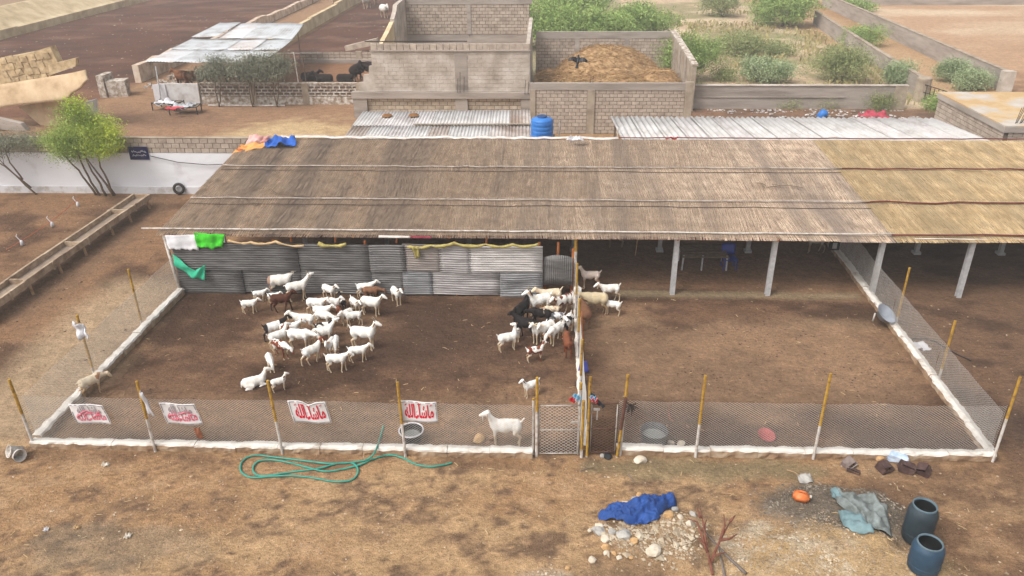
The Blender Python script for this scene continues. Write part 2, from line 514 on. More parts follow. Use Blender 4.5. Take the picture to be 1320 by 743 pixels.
def ground_material():
    m = bpy.data.materials.new('dirt')
    m.use_nodes = True
    n, l = m.node_tree.nodes, m.node_tree.links
    b = n['Principled BSDF']
    b.inputs['Roughness'].default_value = .97
    b.inputs['Specular IOR Level'].default_value = .1
    at = n.new('ShaderNodeAttribute'); at.attribute_name = 'soil'
    ge = n.new('ShaderNodeNewGeometry')
    out = at.outputs['Color']
    for sc, lo, hi, st in ((1.7, .78, 1.2, (1, 1.5, 1)), (9, .74, 1.24, (.8, 1.3, 1)), (38, .62, 1.38, (1, 1, 1))):
        mp = n.new('ShaderNodeMapping'); mp.inputs['Scale'].default_value = st
        l.new(ge.outputs['Position'], mp.inputs[0])
        z = n.new('ShaderNodeTexNoise'); z.inputs['Scale'].default_value = sc; z.inputs['Detail'].default_value = 5
        z.inputs['Roughness'].default_value = .65
        l.new(mp.outputs[0], z.inputs['Vector'])
        mr = n.new('ShaderNodeMapRange')
        mr.inputs['From Min'].default_value = .3; mr.inputs['From Max'].default_value = .7
        mr.inputs['To Min'].default_value = lo; mr.inputs['To Max'].default_value = hi
        l.new(z.outputs['Fac'], mr.inputs[0])
        hs = n.new('ShaderNodeHueSaturation')
        l.new(out, hs.inputs['Color']); l.new(mr.outputs[0], hs.inputs['Value'])
        out = hs.outputs[0]
    # dung and bits of straw: sparse dark and pale specks
    vs_ = []
    for sc in (5.5, 15.0):
        vo = n.new('ShaderNodeTexVoronoi'); vo.inputs['Scale'].default_value = sc
        l.new(ge.outputs['Position'], vo.inputs['Vector'])
        vs_.append(vo)
    for lim, colr, chan, vo in ((.13, (66, 50, 42), 0, vs_[0]), (.085, (205, 190, 165), 1, vs_[0]), (.22, (72, 54, 44), 0, vs_[1]), (.12, (196, 172, 138), 1, vs_[1])):
        lt = n.new('ShaderNodeMapRange')
        lt.inputs['From Min'].default_value = lim; lt.inputs['From Max'].default_value = lim * .6
        l.new(vo.outputs['Distance'], lt.inputs[0])
        sp = n.new('ShaderNodeSeparateColor'); l.new(vo.outputs['Color'], sp.inputs[0])
        gt = n.new('ShaderNodeMath'); gt.operation = 'GREATER_THAN'; gt.inputs[1].default_value = .72 if chan == 0 else .86
        l.new(sp.outputs[chan], gt.inputs[0])
        mu = n.new('ShaderNodeMath'); mu.operation = 'MULTIPLY'
        l.new(gt.outputs[0], mu.inputs[0]); l.new(lt.outputs[0], mu.inputs[1])
        m2 = n.new('ShaderNodeMath'); m2.operation = 'MULTIPLY'; m2.inputs[1].default_value = .65
        l.new(mu.outputs[0], m2.inputs[0])
        mx = n.new('ShaderNodeMix'); mx.data_type = 'RGBA'
        l.new(m2.outputs[0], mx.inputs['Factor']); l.new(out, mx.inputs['A'])
        mx.inputs['B'].default_value = (*lin(colr), 1)
        out = mx.outputs['Result']
    l.new(out, b.inputs['Base Color'])
    nb = n.new('ShaderNodeTexNoise'); nb.inputs['Scale'].default_value = 14; nb.inputs['Detail'].default_value = 6
    nb.inputs['Roughness'].default_value = .7
    l.new(ge.outputs['Position'], nb.inputs['Vector'])
    bp = n.new('ShaderNodeBump'); bp.inputs['Strength'].default_value = .9; bp.inputs['Distance'].default_value = .07
    l.new(nb.outputs['Fac'], bp.inputs['Height'])
    hv = n.new('ShaderNodeTexVoronoi'); hv.inputs['Scale'].default_value = 6.5; hv.feature = 'SMOOTH_F1'
    l.new(ge.outputs['Position'], hv.inputs['Vector'])
    b2 = n.new('ShaderNodeBump'); b2.inputs['Strength'].default_value = .5; b2.inputs['Distance'].default_value = .06
    l.new(hv.outputs['Distance'], b2.inputs['Height']); l.new(bp.outputs[0], b2.inputs['Normal'])
    l.new(b2.outputs[0], b.inputs['Normal'])
    return m

me.materials.append(ground_material())
go = bpy.data.objects.new('ground', me)
COL.objects.link(go)
tag(go, kind='structure')

# ------------------------------------------------------------------ the long reed-roofed shed
RY0, RY1, RZ0, RZ1 = 25.2, 35.0, 2.26, 2.9
def roof_z(y): return RZ0 + (RZ1 - RZ0) * (y - RY0) / (RY1 - RY0)
SLOPE = math.atan2(RZ1 - RZ0, RY1 - RY0)

m_reed = M('grey_reed', [(154, 134, 117), (200, 178, 156), (220, 200, 178)], 2.2, 0.95, 0.2, 60, pos=True, island=0.24, rnd=0.05, stretch=(1.2, .8, 1), contrast=(.3, .66), detail=8, tint=((140, 127, 119), .5, (2.2, .16, 1), .46, .64, .85))
m_reedy = M('yellow_reed', [(148, 126, 94), (184, 159, 121), (204, 181, 144)], 1.8, 0.95, 0.2, 60, pos=True, island=0.22, rnd=0.06, stretch=(1.6, .5, 1), contrast=(.3, .66), detail=8, tint=((150, 135, 108), .7, (1.8, .35, 1), .48, .66, .6))
m_gapshade = M('reed_gap_shade', [(104, 88, 74), (134, 116, 98)], 6, 0.95, pos=True)  # backing darker than the reeds: shade in their gaps put into the colour
m_gapshadey = M('yellow_reed_gap_shade', [(110, 93, 68), (140, 121, 90)], 6, 0.95, pos=True)  # same painted gap shade for the yellow mats
m_pole = M('grey_pole', [(132, 118, 108), (186, 176, 168)], 5, 0.8, 0.2, 40, pos=True)
m_rope_red = M('maroon_pole_wrap', [(84, 44, 40), (118, 62, 54)], 6, 0.9, 0.3, 40, pos=True)
m_ropew = M('white_strip_cloth', [(186, 172, 162), (220, 214, 208)], 4, 0.9, 0.2, 30, pos=True)

shed = thing('reed_roof_shed', (-13.6, 25.2, 0), 'long open livestock shed under a roof of dry reed mats', 'shed')

def reed_mat(seed, width, length, nreed, mats, sway):
    """A mat of separate reeds (one ridge each, ragged lower ends) over a thin backing; local origin at its upper edge centre, y downslope."""
    rnd = random.Random(seed)
    b = MB()
    b.grid(lambda a, c: ((a - .5) * width, -c * (length - .12), -.012), 2, 3, mi=1, thick=.02)  # added backing sheet, keeps light from leaking between the reeds
    for i in range(nreed):
        xi = (i + rnd.uniform(.2, .8)) / nreed * width - width / 2
        wd0 = width / nreed
        cut = [rnd.uniform(-.02, .1), rnd.uniform(.55, 1.0), rnd.uniform(1.4, 1.9), rnd.uniform(2.3, 2.75), length + rnd.uniform(-.14, .10)]
        for (l0, l1) in zip(cut[:-1], cut[1:]):
            l1 = min(l1 + rnd.uniform(0, .3), length + .1)
            x = xi + rnd.uniform(-.5, .5) * wd0
            wd = wd0 * rnd.uniform(.45, 1.0)
            dx = rnd.gauss(sway, .03)
            h = rnd.uniform(.004, .012)
            z0, z1 = rnd.uniform(.003, .011), rnd.uniform(.0, .008)
            b.add([(x - wd / 2, -l0, z0 - .004), (x, -l0, z0 + h), (x + wd / 2, -l0, z0 - .004),
                   (x - wd / 2 + dx, -l1, z1 - .004), (x + dx, -l1, z1 + h), (x + wd / 2 + dx, -l1, z1 - .004)], ((0, 1, 4, 3), (1, 2, 5, 4), (0, 2, 1), (3, 4, 5)))
    return b

NCOURSE = 3
CL = (RY1 - RY0) / math.cos(SLOPE) / NCOURSE
def mat_set(width, nreed, mats, n, seed, sway):
    out = []
    for k in range(n):
        o = reed_mat(seed + k, width, CL + .16, nreed, mats, sway * (-1) ** k).build('reed_mat', mats)
        out.append(o)
    return out
greys = mat_set(1.98, 190, [m_reed, m_gapshade], 4, 100, .05)
yels = mat_set(1.52, 130, [m_reedy, m_gapshadey], 3, 200, .02)
used = set()
def place_mats(protos, x0, x1, width):
    k = 0
    n = round((x1 - x0) / width)
    for c in range(NCOURSE):
        for i in range(n):
            p = protos[k] if k < len(protos) else protos[(i * 7 + c * 5 + (i * i) % 3) % len(protos)]
            t = c / NCOURSE
            y = RY1 - (RY1 - RY0) * t
            x = x0 + (i + .5) * (x1 - x0) / n
            loc = (x, y + .02, RZ1 - (RZ1 - RZ0) * t + random.uniform(-.01, .015) + .06 - .0 * c)
            if p.name not in used:
                used.add(p.name)
                o = p
                o.parent = shed
                o.location = Vector(loc) - Vector(shed['_b'])
                o['_b'] = loc
            else:
                o = inst(p, shed, loc)
            o.rotation_euler = (SLOPE + random.uniform(-.003, .009), random.uniform(-.006, .006), random.uniform(-.006, .006))
            o.scale = ((x1 - x0) / n / width * 1.012, 1, 1)
            k += 1
XS = 12.15                                       # where the older grey mats end and the yellow ones begin
place_mats(greys, -13.75, XS, 1.98)
place_mats(yels, XS, 24.4, 1.52)

def wavy(x0, x1, y, z, n, wz=.025, wy=.05, seed=0):
    rr = random.Random(seed)
    return [Vector((x0 + (x1 - x0) * i / n, y + rr.uniform(-wy, wy), z + rr.uniform(-wz, wz))) for i in range(n + 1)]

for k, yy in enumerate((31.45, 28.1)):
    z = roof_z(yy) + .135
    for i in range(5):                            # poles laid end to end along the course joints
        a, b_ = -13.7 + i * 5.15, -13.7 + (i + 1) * 5.15 + .25
        MB().tube(wavy(a, b_, yy, z, 7, .02, .035, k * 10 + i), .027, 6).build('batten_pole', m_pole, shed, True)
    MB().tube(wavy(XS - .15, 24.4, yy - .02, z, 14, .03, .07, k + 77), .034, 6).build('batten_pole', m_rope_red, shed, True)
    MB().tube(wavy(-13.6, XS, yy - .42 - .1 * k, z - .06, 30, .015, .05, k + 5), .013, 4).build('binding_wire', m_black, shed)
zE = RZ0 + .15
MB().tube(wavy(-14.4, XS, RY0 + .18, zE, 24, .012, .025, 3), .03, 6).build('eave_pole', m_post_white, shed, True)
MB().tube(wavy(XS - .1, 24.4, RY0 + .16, zE, 12, .015, .03, 4), .034, 6).build('eave_pole', m_rope_red, shed, True)
MB().tube(wavy(12.8, 24.4, RY0 + .02, zE - .09, 12, .015, .03, 9), .02, 5).build('white_cord', m_ropew, shed, True)
for x in (-13.5, -10.1, -6.7, -3.3, 1.2, 4.7, 8.13, 11.86, 14.9, 18.3, 21.7):      # rafters under the mats
    MB().tube([(x, RY0 - .06, RZ0 - .02), (x, RY1, RZ1 - .02)], .05, 6).build('rafter', m_orangewood, shed)
for y in (25.4, 29.2, 34.6):
    MB().span((-13.6, y - .05, roof_z(y) - .13), (24.3, y + .05, roof_z(y) - .045)).build('purlin', M('red_oxide_%d' % y, [(112, 52, 36), (144, 74, 54)], 3, .85, pos=True), shed)
for i, x in enumerate((-11.5, -9.0, -7.4, -5.2, -2.0)):   # short poles showing under the eave over the sheet wall
    MB().tube([(x, RY0 + .1, RZ0 - .3), (x + .02, RY0 + .12, RZ0 + .02)], .04, 6).build('stub_pole', m_orangewood, shed)
for x in (4.72, 8.14, 11.84, 14.9, 18.35, 21.8):
    b = MB()                                       # folded steel pillar: a web between two flanges
    b.span((x - .085, 25.33, -.05), (x + .085, 25.355, 2.2)); b.span((x - .085, 25.465, -.05), (x + .085, 25.49, 2.2)); b.span((x - .02, 25.355, -.05), (x + .02, 25.465, 2.2))
    b.build('pillar', m_steelpillar, shed)
for x in (-13.2, -9.8, -6.4, -3.0, 1.25, 4.75, 8.3, 11.85, 15.0, 18.3, 21.8):
    b = MB()
    b.span((x - .075, 29.12, -.05), (x + .075, 29.28, 2.48))
    b.box((x, 29.2, .04), (.28, .28, .1))
    b.build('rear_pillar', m_steelpillar, shed)
for x in (-13.2, -6.4, .6, 8.2, 15.0, 21.8):
    MB().span((x - .07, 34.5, -.05), (x + .07, 34.64, RZ1 - .14)).build('ridge_pillar', m_steelpillar, shed)
# cloth strip along the ridge
def strip(x0, x1, y, z, wd, n, seed, wz=.04):
    rr = random.Random(seed)
    ys = [rr.uniform(-.04, .04) for _ in range(n + 1)]
    zs = [rr.uniform(-wz, wz) for _ in range(n + 1)]
    return MB().grid(lambda a, c: (x0 + (x1 - x0) * a, y + ys[round(a * n)] - c * wd, z + zs[round(a * n)] - c * (.03 + .03 * abs(zs[round(a * n)]) / wz) + .02 * math.sin(c * PI)), n, 2, thick=.01)
strip(-12.2, 3.4, RY1 + .12, RZ1 + .16, .2, 46, 8).build('ridge_strip', m_ropew, shed, True)
MB().tube(wavy(3.3, 24.4, RY1 + .05, RZ1 + .14, 30, .012, .03, 12), .03, 6).build('ridge_pole', m_rope_red, shed, True)

# ------------------------------------------------------------------ corrugated sheet wall under the eave
def galv(name, base, seed):
    a = tuple(max(0, c - 26) for c in base); c2 = tuple(min(255, c + 18) for c in base)
    return M(name, [a, base, c2], 1.6, 0.62, 0.15, 40, metal=0.25, spec=.4, pos=True, stretch=(.7, 1, 5), contrast=(.32, .66))
g_dark, g_mid, g_light, g_bright, g_brown, g_blue = [galv(n, c, i) for i, (n, c) in enumerate((
    ('dark_galvanised', (98, 95, 93)), ('mid_galvanised', (114, 111, 109)), ('light_galvanised', (164, 158, 156)),
    ('bright_galvanised', (196, 190, 186)), ('stained_galvanised', (148, 138, 132)), ('bluish_galvanised', (138, 137, 138))))]
sw = thing('sheet_metal_wall', (-13.2, 25.0, 0), 'long wall of dented grey corrugated sheets under the reed eave', 'wall')
def corrugated(x0, x1, z0, z1, y, mat, name='sheet', pitch=.09, amp=.03, buckle=0.0, seed=0, parent=sw):
    rr = random.Random(seed)
    nz = max(8, round((z1 - z0) / pitch * 4)); nx = 6
    ph = rr.uniform(0, 6)
    bx = rr.uniform(.3, .8)
    def fn(a, c):
        x, z = x0 + (x1 - x0) * a, z0 + (z1 - z0) * c
        bu = buckle * math.exp(-((a - bx) / .25) ** 2) * math.sin(c * 9 + ph)
        return (x + .0 * c, y + amp * math.sin(2 * PI * z / pitch) + bu + .015 * math.sin(a * 5 + ph), z + .02 * math.sin(a * 3 + ph) * buckle * 10)
    return MB().grid(fn, nx, nz, thick=.004).build(name, mat, parent, True)
ux = lambda u, v: G(u, v, 0).x
def xs_at(u, z):                                    # where pixel column u meets the sheet wall at height z
    lo, hi = -20.0, 20.0
    for _ in range(40):
        mid = (lo + hi) / 2
        c = Vector((mid, 25.0, z)) - Vector((0, 0, HC))
        uu = c.dot(_right) / c.dot(_f) * FOCAL + IMG_W / 2
        lo, hi = (mid, hi) if uu < u else (lo, mid)
    return lo
up = [(226, 383, g_dark), (383, 478, g_dark), (478, 521, g_mid), (521, 568, g_brown), (568, 606, g_light), (606, 698, g_bright)]
dn = [(232, 312, g_dark), (312, 391, g_dark), (391, 478, g_mid), (478, 521, g_mid), (521, 556, g_blue), (556, 646, g_light), (646, 698, g_blue)]
for i, (a, b_, m_) in enumerate(up):
    corrugated(xs_at(a, 1.5) - .04, xs_at(b_, 1.5) + .04, .98 + .012 * (i % 2), 2.06 - .03 * (i % 3), 24.97 + .012 * (i % 2), m_, seed=i, buckle=.02 if i in (2, 3, 4) else .004)
for i, (a, b_, m_) in enumerate(dn):
    corrugated(xs_at(a, .5) - .04, xs_at(b_, .5) + .04, .0 + .02 * (i % 3), 1.04, 25.03 + .012 * (i % 2), m_, seed=20 + i, buckle=.06 if i > 4 else .01)
MB().tube([(-13.15, 25.06, 1.0), (-.05, 25.06, 1.0)], .03, 5).build('rail', m_orangewood, sw)
for x in (-13.0, -9.6, -6.3, -3.1, -.12):
    MB().tube([(x, 25.12, -.05), (x, 25.14, 2.1)], .045, 6).build('stud', m_orangewood, sw)
MB().tube([(-13.27, 24.95, 0), (-13.5, 25.1, 2.24)], .06, 8).build('corner_post', m_post_white, sw, True)

# door leaf: a bent sheet with upright corrugations between wooden posts
door = thing('sheet_door', (.5, 25.15, 0), 'bulging grey corrugated sheet door beside the end of the sheet wall', 'door')
def dfn(a, c):
    x = .02 + 1.06 * a
    top = 1.52 + .16 * math.sin(PI * a)
    bot = .42 + .1 * math.sin(PI * a)
    return (x, 25.12 - .12 * math.sin(PI * a) + .016 * math.sin(a * 1.06 / .075 * 2 * PI), bot + (top - bot) * c)
MB().grid(dfn, 64, 4, thick=.005).build('sheet', g_mid, door, True)
for (x, z0, z1, lean) in ((-.02, 0, 1.35, .05), (.08, 0, 1.02, -.03), (.55, 1.3, 2.05, .0), (1.06, 0, 1.82, .02)):
    MB().tube([(x, 25.28, z0), (x + lean, 25.3, z1)], [.055, .045], 7).build('post', m_orangewood, door, True)

# cloths and garlands hung on the eave
def cloth(name, corners, nu, nv, mat, label, cat, fold=.04, seed=0, ragged=.0, group=None, thick=.008, freq=5):
    """Hanging or lying cloth between four corners (00, 10, 11, 01), with folds and an uneven lower edge."""
    c00, c10, c11, c01 = [Vector(p) for p in corners]
    nrm = (c10 - c00).cross(c01 - c00).normalized()
    rr = random.Random(seed)
    ph = [rr.uniform(0, 6.28) for _ in range(6)]
    rag = [rr.uniform(-ragged, ragged) for _ in range(nu + 1)]
    def fn(a, c):
        p = (c00 * (1 - a) + c10 * a) * (1 - c) + (c01 * (1 - a) + c11 * a) * c
        d = fold * (math.sin(a * freq * 2 + ph[0] + 1.5 * c) + .6 * math.sin(a * freq * 4.3 + ph[1] - 2 * c) + .5 * math.sin(c * freq * 2 + ph[2] + 3 * a))
        q = noise_v(p * 3.1, seed) * fold * .8
        return p + nrm * (d + q) + (c01 - c00).normalized() * rag[min(nu, round(a * nu))] * c
    o = MB().grid(fn, nu, nv, thick=thick).build(name, mat, None, True, loc=(c01 + c11) / 2)
    return tag(o, label, cat, group)
from mathutils import noise as mnoise
def noise_v(p, seed): return mnoise.noise(Vector(p) + Vector((seed * 3.7, 0, 0)))
ye = RY0 - .25
cloth('white_cloth', ((-13.38, ye, 2.32), (-12.2, ye, 2.36), (-12.22, ye - .06, 1.80), (-13.3, ye - .1, 1.83)), 16, 8, m_fabric_white, 'pale grey-white cloth hung on the shed eave corner beside a bright green one', 'cloth', .02, 1, .03)
cloth('green_cloth', ((-12.3, ye - .03, 2.44), (-11.2, ye - .03, 2.38), (-11.35, ye - .08, 1.88), (-12.25, ye - .1, 1.92)), 16, 9, M('bright_green_cloth', [(50, 168, 30), (78, 200, 50)], 4, .8, .3, 20), 'bright green cloth hung from the eave of the reed roof', 'cloth', .035, 2, .07)
mt = M('teal_net', [(36, 158, 122), (74, 190, 152)], 5, .9, .2, 20)
def teal():
    b = MB()
    tri = [Vector((-13.22, 24.88, 1.62)), Vector((-12.5, 24.82, 1.0)), Vector((-12.12, 24.86, 1.22)), Vector((-12.2, 24.86, .62)), Vector((-12.62, 24.8, .72)), Vector((-13.24, 24.88, 1.2))]
    up_, lo_ = [tri[0], tri[1], tri[2]], [tri[5], tri[4], tri[3]]
    def fn(a, c):
        k = min(1, int(a * 2)); t = a * 2 - k
        p = (up_[k].lerp(up_[k + 1], t)).lerp(lo_[k].lerp(lo_[k + 1], t), c)
        return p + Vector((0, .04 * math.sin(a * 14 + c * 4), 0))
    b.grid(fn, 16, 5, thick=.008)
    return b.build('green_net', mt, None, True, loc=(-12.6, 24.85, .6))
tag(teal(), 'teal green scrap of net drooping on the dark sheet wall', 'net')
def garland(pts, name, label, mat, r, group=None, seed=0):
    rr = random.Random(seed)
    P = []
    for i in range(len(pts) - 1):
        a, b = Vector(pts[i]), Vector(pts[i + 1])
        for k in range(7):
            t = k / 7
            sag = -4 * t * (1 - t) * (a - b).length * .09
            P.append(a.lerp(b, t) + Vector((0, rr.uniform(-.02, .02), sag)))
    P.append(Vector(pts[-1]))
    o = MB().tube(P, [r * rr.uniform(.55, 1.4) for _ in P], 6).build(name, mat, None, True, loc=P[0])
    return tag(o, label, 'cloth', group)
m_ycloth = M('faded_yellow_cloth', [(138, 124, 66), (182, 168, 104)], 7, .9, .3, 30, pos=True)
m_strawcl = M('straw_cloth', [(172, 140, 98), (206, 180, 142)], 7, .9, .3, 30, pos=True)
yw = 24.86
garland([(-4.75, yw, 2.02), (-3.9, yw, 2.06), (-3.1, yw, 2.16), (-2.0, yw, 2.12), (-1.05, yw, 2.12), (-.15, yw, 2.15)], 'yellow_garland', 'twisted yellow cloth looped along the eave above the brightest wall sheet', m_ycloth, .055, seed=1)
cloth('yellow_rag', ((-4.62, yw - .03, 2.05), (-4.35, yw - .03, 2.05), (-4.3, yw - .05, 1.62), (-4.48, yw - .05, 1.6)), 5, 6, m_ycloth, 'end of yellow rag dangling below the eave on a brownish wall sheet', 'cloth', .03, 4, .05)
garland([(-7.9, yw, 2.1), (-7.35, yw, 2.02), (-6.9, yw, 2.1)], 'yellow_twist', 'short yellow twist of cloth above the dark wall sheets', m_ycloth, .06, seed=2)
garland([(-11.1, yw, 2.2), (-10.3, yw, 2.12), (-9.4, yw, 2.16), (-8.4, yw, 2.02)], 'straw_garland', 'straw coloured cloth strip looped beside the bright green cloth', m_strawcl, .04, seed=3)
cloth('white_strip', ((-5.75, 25.0, 2.37), (-4.65, 25.0, 2.36), (-4.65, 24.96, 2.29), (-5.75, 24.96, 2.29)), 14, 2, m_ropew, 'white strip of cloth lying along the eave edge over the sheet wall', 'cloth', .01, 5)
cloth('maroon_strip', ((-4.62, 25.0, 2.37), (-3.9, 25.0, 2.36), (-3.9, 24.96, 2.28), (-4.62, 24.96, 2.29)), 12, 2, M('maroon_cloth', [(120, 40, 54), (146, 66, 78)], 5, .9), 'maroon strip of cloth beside the white one on the eave edge', 'cloth', .01, 6)

# ------------------------------------------------------------------ wire fences on low whitewashed walls
def wire_mesh(name, length, height, mat, parent, origin, along, cw=.09, ch=.058, r=.0037):
    """Diamond wire panel: zigzag wires side by side, each a thin three-sided bar."""
    h = cw / 2
    n = max(2, int(length / h)); h = length / n
    m_ = max(2, int(height / (ch / 2))); dz = height / m_
    i = np.arange(n)[:, None]; k = np.arange(m_ + 1)[None, :]
    x = (i + ((k + i) % 2)) * h
    z = np.broadcast_to(k * dz, x.shape)
    wob = (fbm(x * 1.5, z * 2.0, 41, 3) - .5) * .05
    P = np.zeros((n, m_ + 1, 3, 3))
    for q, (dx, dy) in enumerate(((-r, -r * .6), (r, -r * .6), (0, r))):
        P[:, :, q, 0] = x + dx
        P[:, :, q, 1] = wob + dy
        P[:, :, q, 2] = z + (fbm(x * .9 + along[0] * 7 + origin[0], x * 0 + .5, 43, 3) - .5) * .12 * z / height
    a = Vector(along).normalized()
    A = np.array([[a.x, a.y], [-a.y, a.x]])
    V = P.reshape(-1, 3)
    XYr = V[:, :2] @ A
    o3 = np.array(origin)
    base = np.array(parent['_b'])
    V = np.stack([XYr[:, 0] + o3[0] - base[0], XYr[:, 1] + o3[1] - base[1], V[:, 2] + o3[2] - base[2]], 1)
    id_ = np.arange(n * (m_ + 1) * 3).reshape(n, m_ + 1, 3)
    F = []
    for q in range(3):
        q2 = (q + 1) % 3
        F.append(np.stack([id_[:, :-1, q], id_[:, :-1, q2], id_[:, 1:, q2], id_[:, 1:, q]], -1).reshape(-1, 4))
    F = np.concatenate(F)
    me = bpy.data.meshes.new(name)
    me.vertices.add(len(V)); me.vertices.foreach_set('co', V.astype(np.float32).ravel())
    me.loops.add(F.size); me.loops.foreach_set('vertex_index', F.astype(np.int32).ravel())
    me.polygons.add(len(F)); me.polygons.foreach_set('loop_start', np.arange(0, F.size, 4, dtype=np.int32))
    me.update(calc_edges=True)
    me.materials.append(mat)
    o = bpy.data.objects.new(name, me)
    COL.objects.link(o)
    o.parent = parent
    o['_b'] = parent['_b']
    return o

def fence_post(parent, x, y, z1, zsplit=1.05, r=.037, lean=(0, 0)):
    b = MB()
    mid = (x + lean[0] * zsplit / z1, y + lean[1] * zsplit / z1, zsplit)
    b.tube([(x, y, -.05), mid], r, 8, 0)
    b.tube([mid, (x + lean[0], y + lean[1], z1)], r, 8, 1)
    return b.build('post', [m_post_white, m_yellow], parent, False)

def low_wall(parent, a, b, wd, h, name='low_wall', seed=0, cut=1.15):
    """Rough low block wall with a whitewashed top, laid in lengths with open joints."""
    a, b = Vector(a), Vector(b)
    L = (b - a).length
    t = (b - a) / L
    nrm = Vector((-t.y, t.x, 0))
    n = max(1, round(L / cut))
    rr = random.Random(seed)
    for i in range(n):
        bb = MB()
        s0, s1 = L * i / n + .004, L * (i + 1) / n - .004
        sub = 12
        pro = ((-.5, -.12, 1), (-.52, .35, 1), (-.5, .74, 1), (-.42, 1.0, 0), (.42, 1.0, 0), (.5, .74, 1), (.52, .35, 1), (.5, -.12, 1))
        dz, dw = rr.uniform(-.012, .012), rr.uniform(-.012, .012)
        vs = []
        for k in range(sub + 1):
            s = s0 + (s1 - s0) * k / sub
            for (c, z, _) in pro:
                p = a + t * s + nrm * (c * wd + dw)
                e = mnoise.noise(p * 5 + Vector((0, 0, z * 3))) * .04
                vs.append(p + nrm * e * (1 if c > 0 else -1) + Vector((0, 0, z * h + dz + mnoise.noise(p * 4.3) * .04 * (z > .5))))
        fs, mi = [], []
        m_ = len(pro)
        for k in range(sub):
            for j in range(m_ - 1):
                fs.append((k * m_ + j, k * m_ + j + 1, (k + 1) * m_ + j + 1, (k + 1) * m_ + j))
                mi.append(1 if pro[j][2] and pro[j + 1][2] else 0)
        fs.append(tuple(range(m_ - 1, -1, -1))); mi.append(1)
        fs.append(tuple(sub * m_ + j for j in range(m_))); mi.append(1)
        o0 = len(bb.v)
        bb.v += [tuple(p) for p in vs]; bb.f += fs; bb.m += mi
        bb.build(name, [m_white, m_mudcement], parent, False)

FY = 16.1
def fence(name, loc, label, a, b, posts, mesh_h, wall_h=.2, wall_w=.24, skip_wall=False, seed=0, meshspans=None):
    t = thing(name, loc, label, 'fence', 'wire fences of the goat pens')
    if not skip_wall:
        low_wall(t, a, b, wall_w, wall_h, seed=seed)
    for p in posts:
        fence_post(t, *p)
    a, b = Vector(a), Vector(b)
    L = (b - a).length; d = (b - a) / L
    cuts = sorted({0.0, L} | {max(0, min(L, (Vector((p[0], p[1], 0)) - a).dot(d))) for p in posts})
    cuts = [c for i, c in enumerate(cuts) if i == 0 or c - cuts[i - 1] > .3]
    for i in range(len(cuts) - 1):
        o = a + d * cuts[i]
        wire_mesh('mesh_panel', cuts[i + 1] - cuts[i], mesh_h - wall_h, m_wire, t, (o.x, o.y, wall_h), d)
    return t
f1 = fence('wire_fence', (-13.45, FY, 0), 'front wire fence with the hanging banners, on a low whitewashed wall',
           (-13.5, FY, 0), (-.2, FY, 0), [(-13.45, FY - .03, 2.12, 1.05, .038, (-.05, 0)), (-10.12, FY - .14, 2.2), (-6.73, FY - .14, 2.28, 1.05, .037, (-.06, 0)), (-3.5, FY - .15, 2.3, 1.05, .037, (-.04, 0))], 1.58, seed=1)
f2 = fence('wire_fence', (1.95, FY + .15, 0), 'front wire fence without banners, beside the rusty gate',
           (1.97, FY + .18, 0), (11.6, FY + .22, 0), [(4.0, FY + .05, 2.5), (7.0, FY + .07, 2.6), (11.52, FY + .1, 2.5, 1.3, .034, (.05, .1))], 1.62, seed=2)
f3 = fence('wire_fence', (-13.4, 16.2, 0), 'side wire fence with a white bag on one post, running to the dark sheet wall',
           (-13.45, 16.25, 0), (-13.25, 24.95, 0), [(-13.56, 19.4, 2.15, .35), (-13.5, 22.42, 2.2, .3)], 1.5, wall_h=.24, wall_w=.26, seed=3)
f4 = fence('wire_fence', (11.7, 16.3, 0), 'side wire fence with a grey pan on its low wall, running under the reed roof',
           (11.55, 16.45, 0), (11.88, 31.5, 0), [(11.82, 19.95, 2.02, .4), (11.9, 23.33, 2.1, .3)], 1.35, wall_h=.2, wall_w=.26, seed=4)
f5 = fence('wire_fence', (1.19, 16.3, 0), 'wire fence seen end-on that divides the two pens', (1.16, 16.35, 0), (1.19, 25.3, 0),
           [(1.1, 18.3, 2.2), (1.12, 20.7, 2.2), (1.14, 23.2, 2.2), (1.17, 25.3, 2.25, 1.7, .06)], 1.5, wall_h=.14, wall_w=.2, seed=5)
# gate posts and the two gates
gp = thing('gate_post', (-.13, FY, 0), 'yellow and white post that the white gate hangs on', 'post'); fence_post(gp, -.1, FY - .03, 2.42, 1.42, .038); fence_post(gp, -.19, FY + .04, 1.75, 1.7, .03)
gp2 = thing('gate_post', (1.1, FY, 0), 'paired yellow and white pipe posts between the two gates', 'post')
fence_post(gp2, 1.06, FY - .02, 1.75, .25, .04); fence_post(gp2, 1.2, FY, 2.45, .02, .034); fence_post(gp2, .98, FY + .1, 2.2, 2.0, .038)
gp3 = thing('gate_post', (1.98, FY, 0), 'leaning yellow post beside the rusty gate with a black tuft tied on', 'post')
fence_post(gp3, 1.98, FY, 1.75, .02, .036, (.12, 0)); fence_post(gp3, 2.06, FY + .06, 2.5, 1.55, .036, (.06, 0)); MB().tube([(2.02, FY - .03, .9), (2.1, FY - .02, 1.85)], .045, 8).build('pipe', m_bar_brown, gp3)
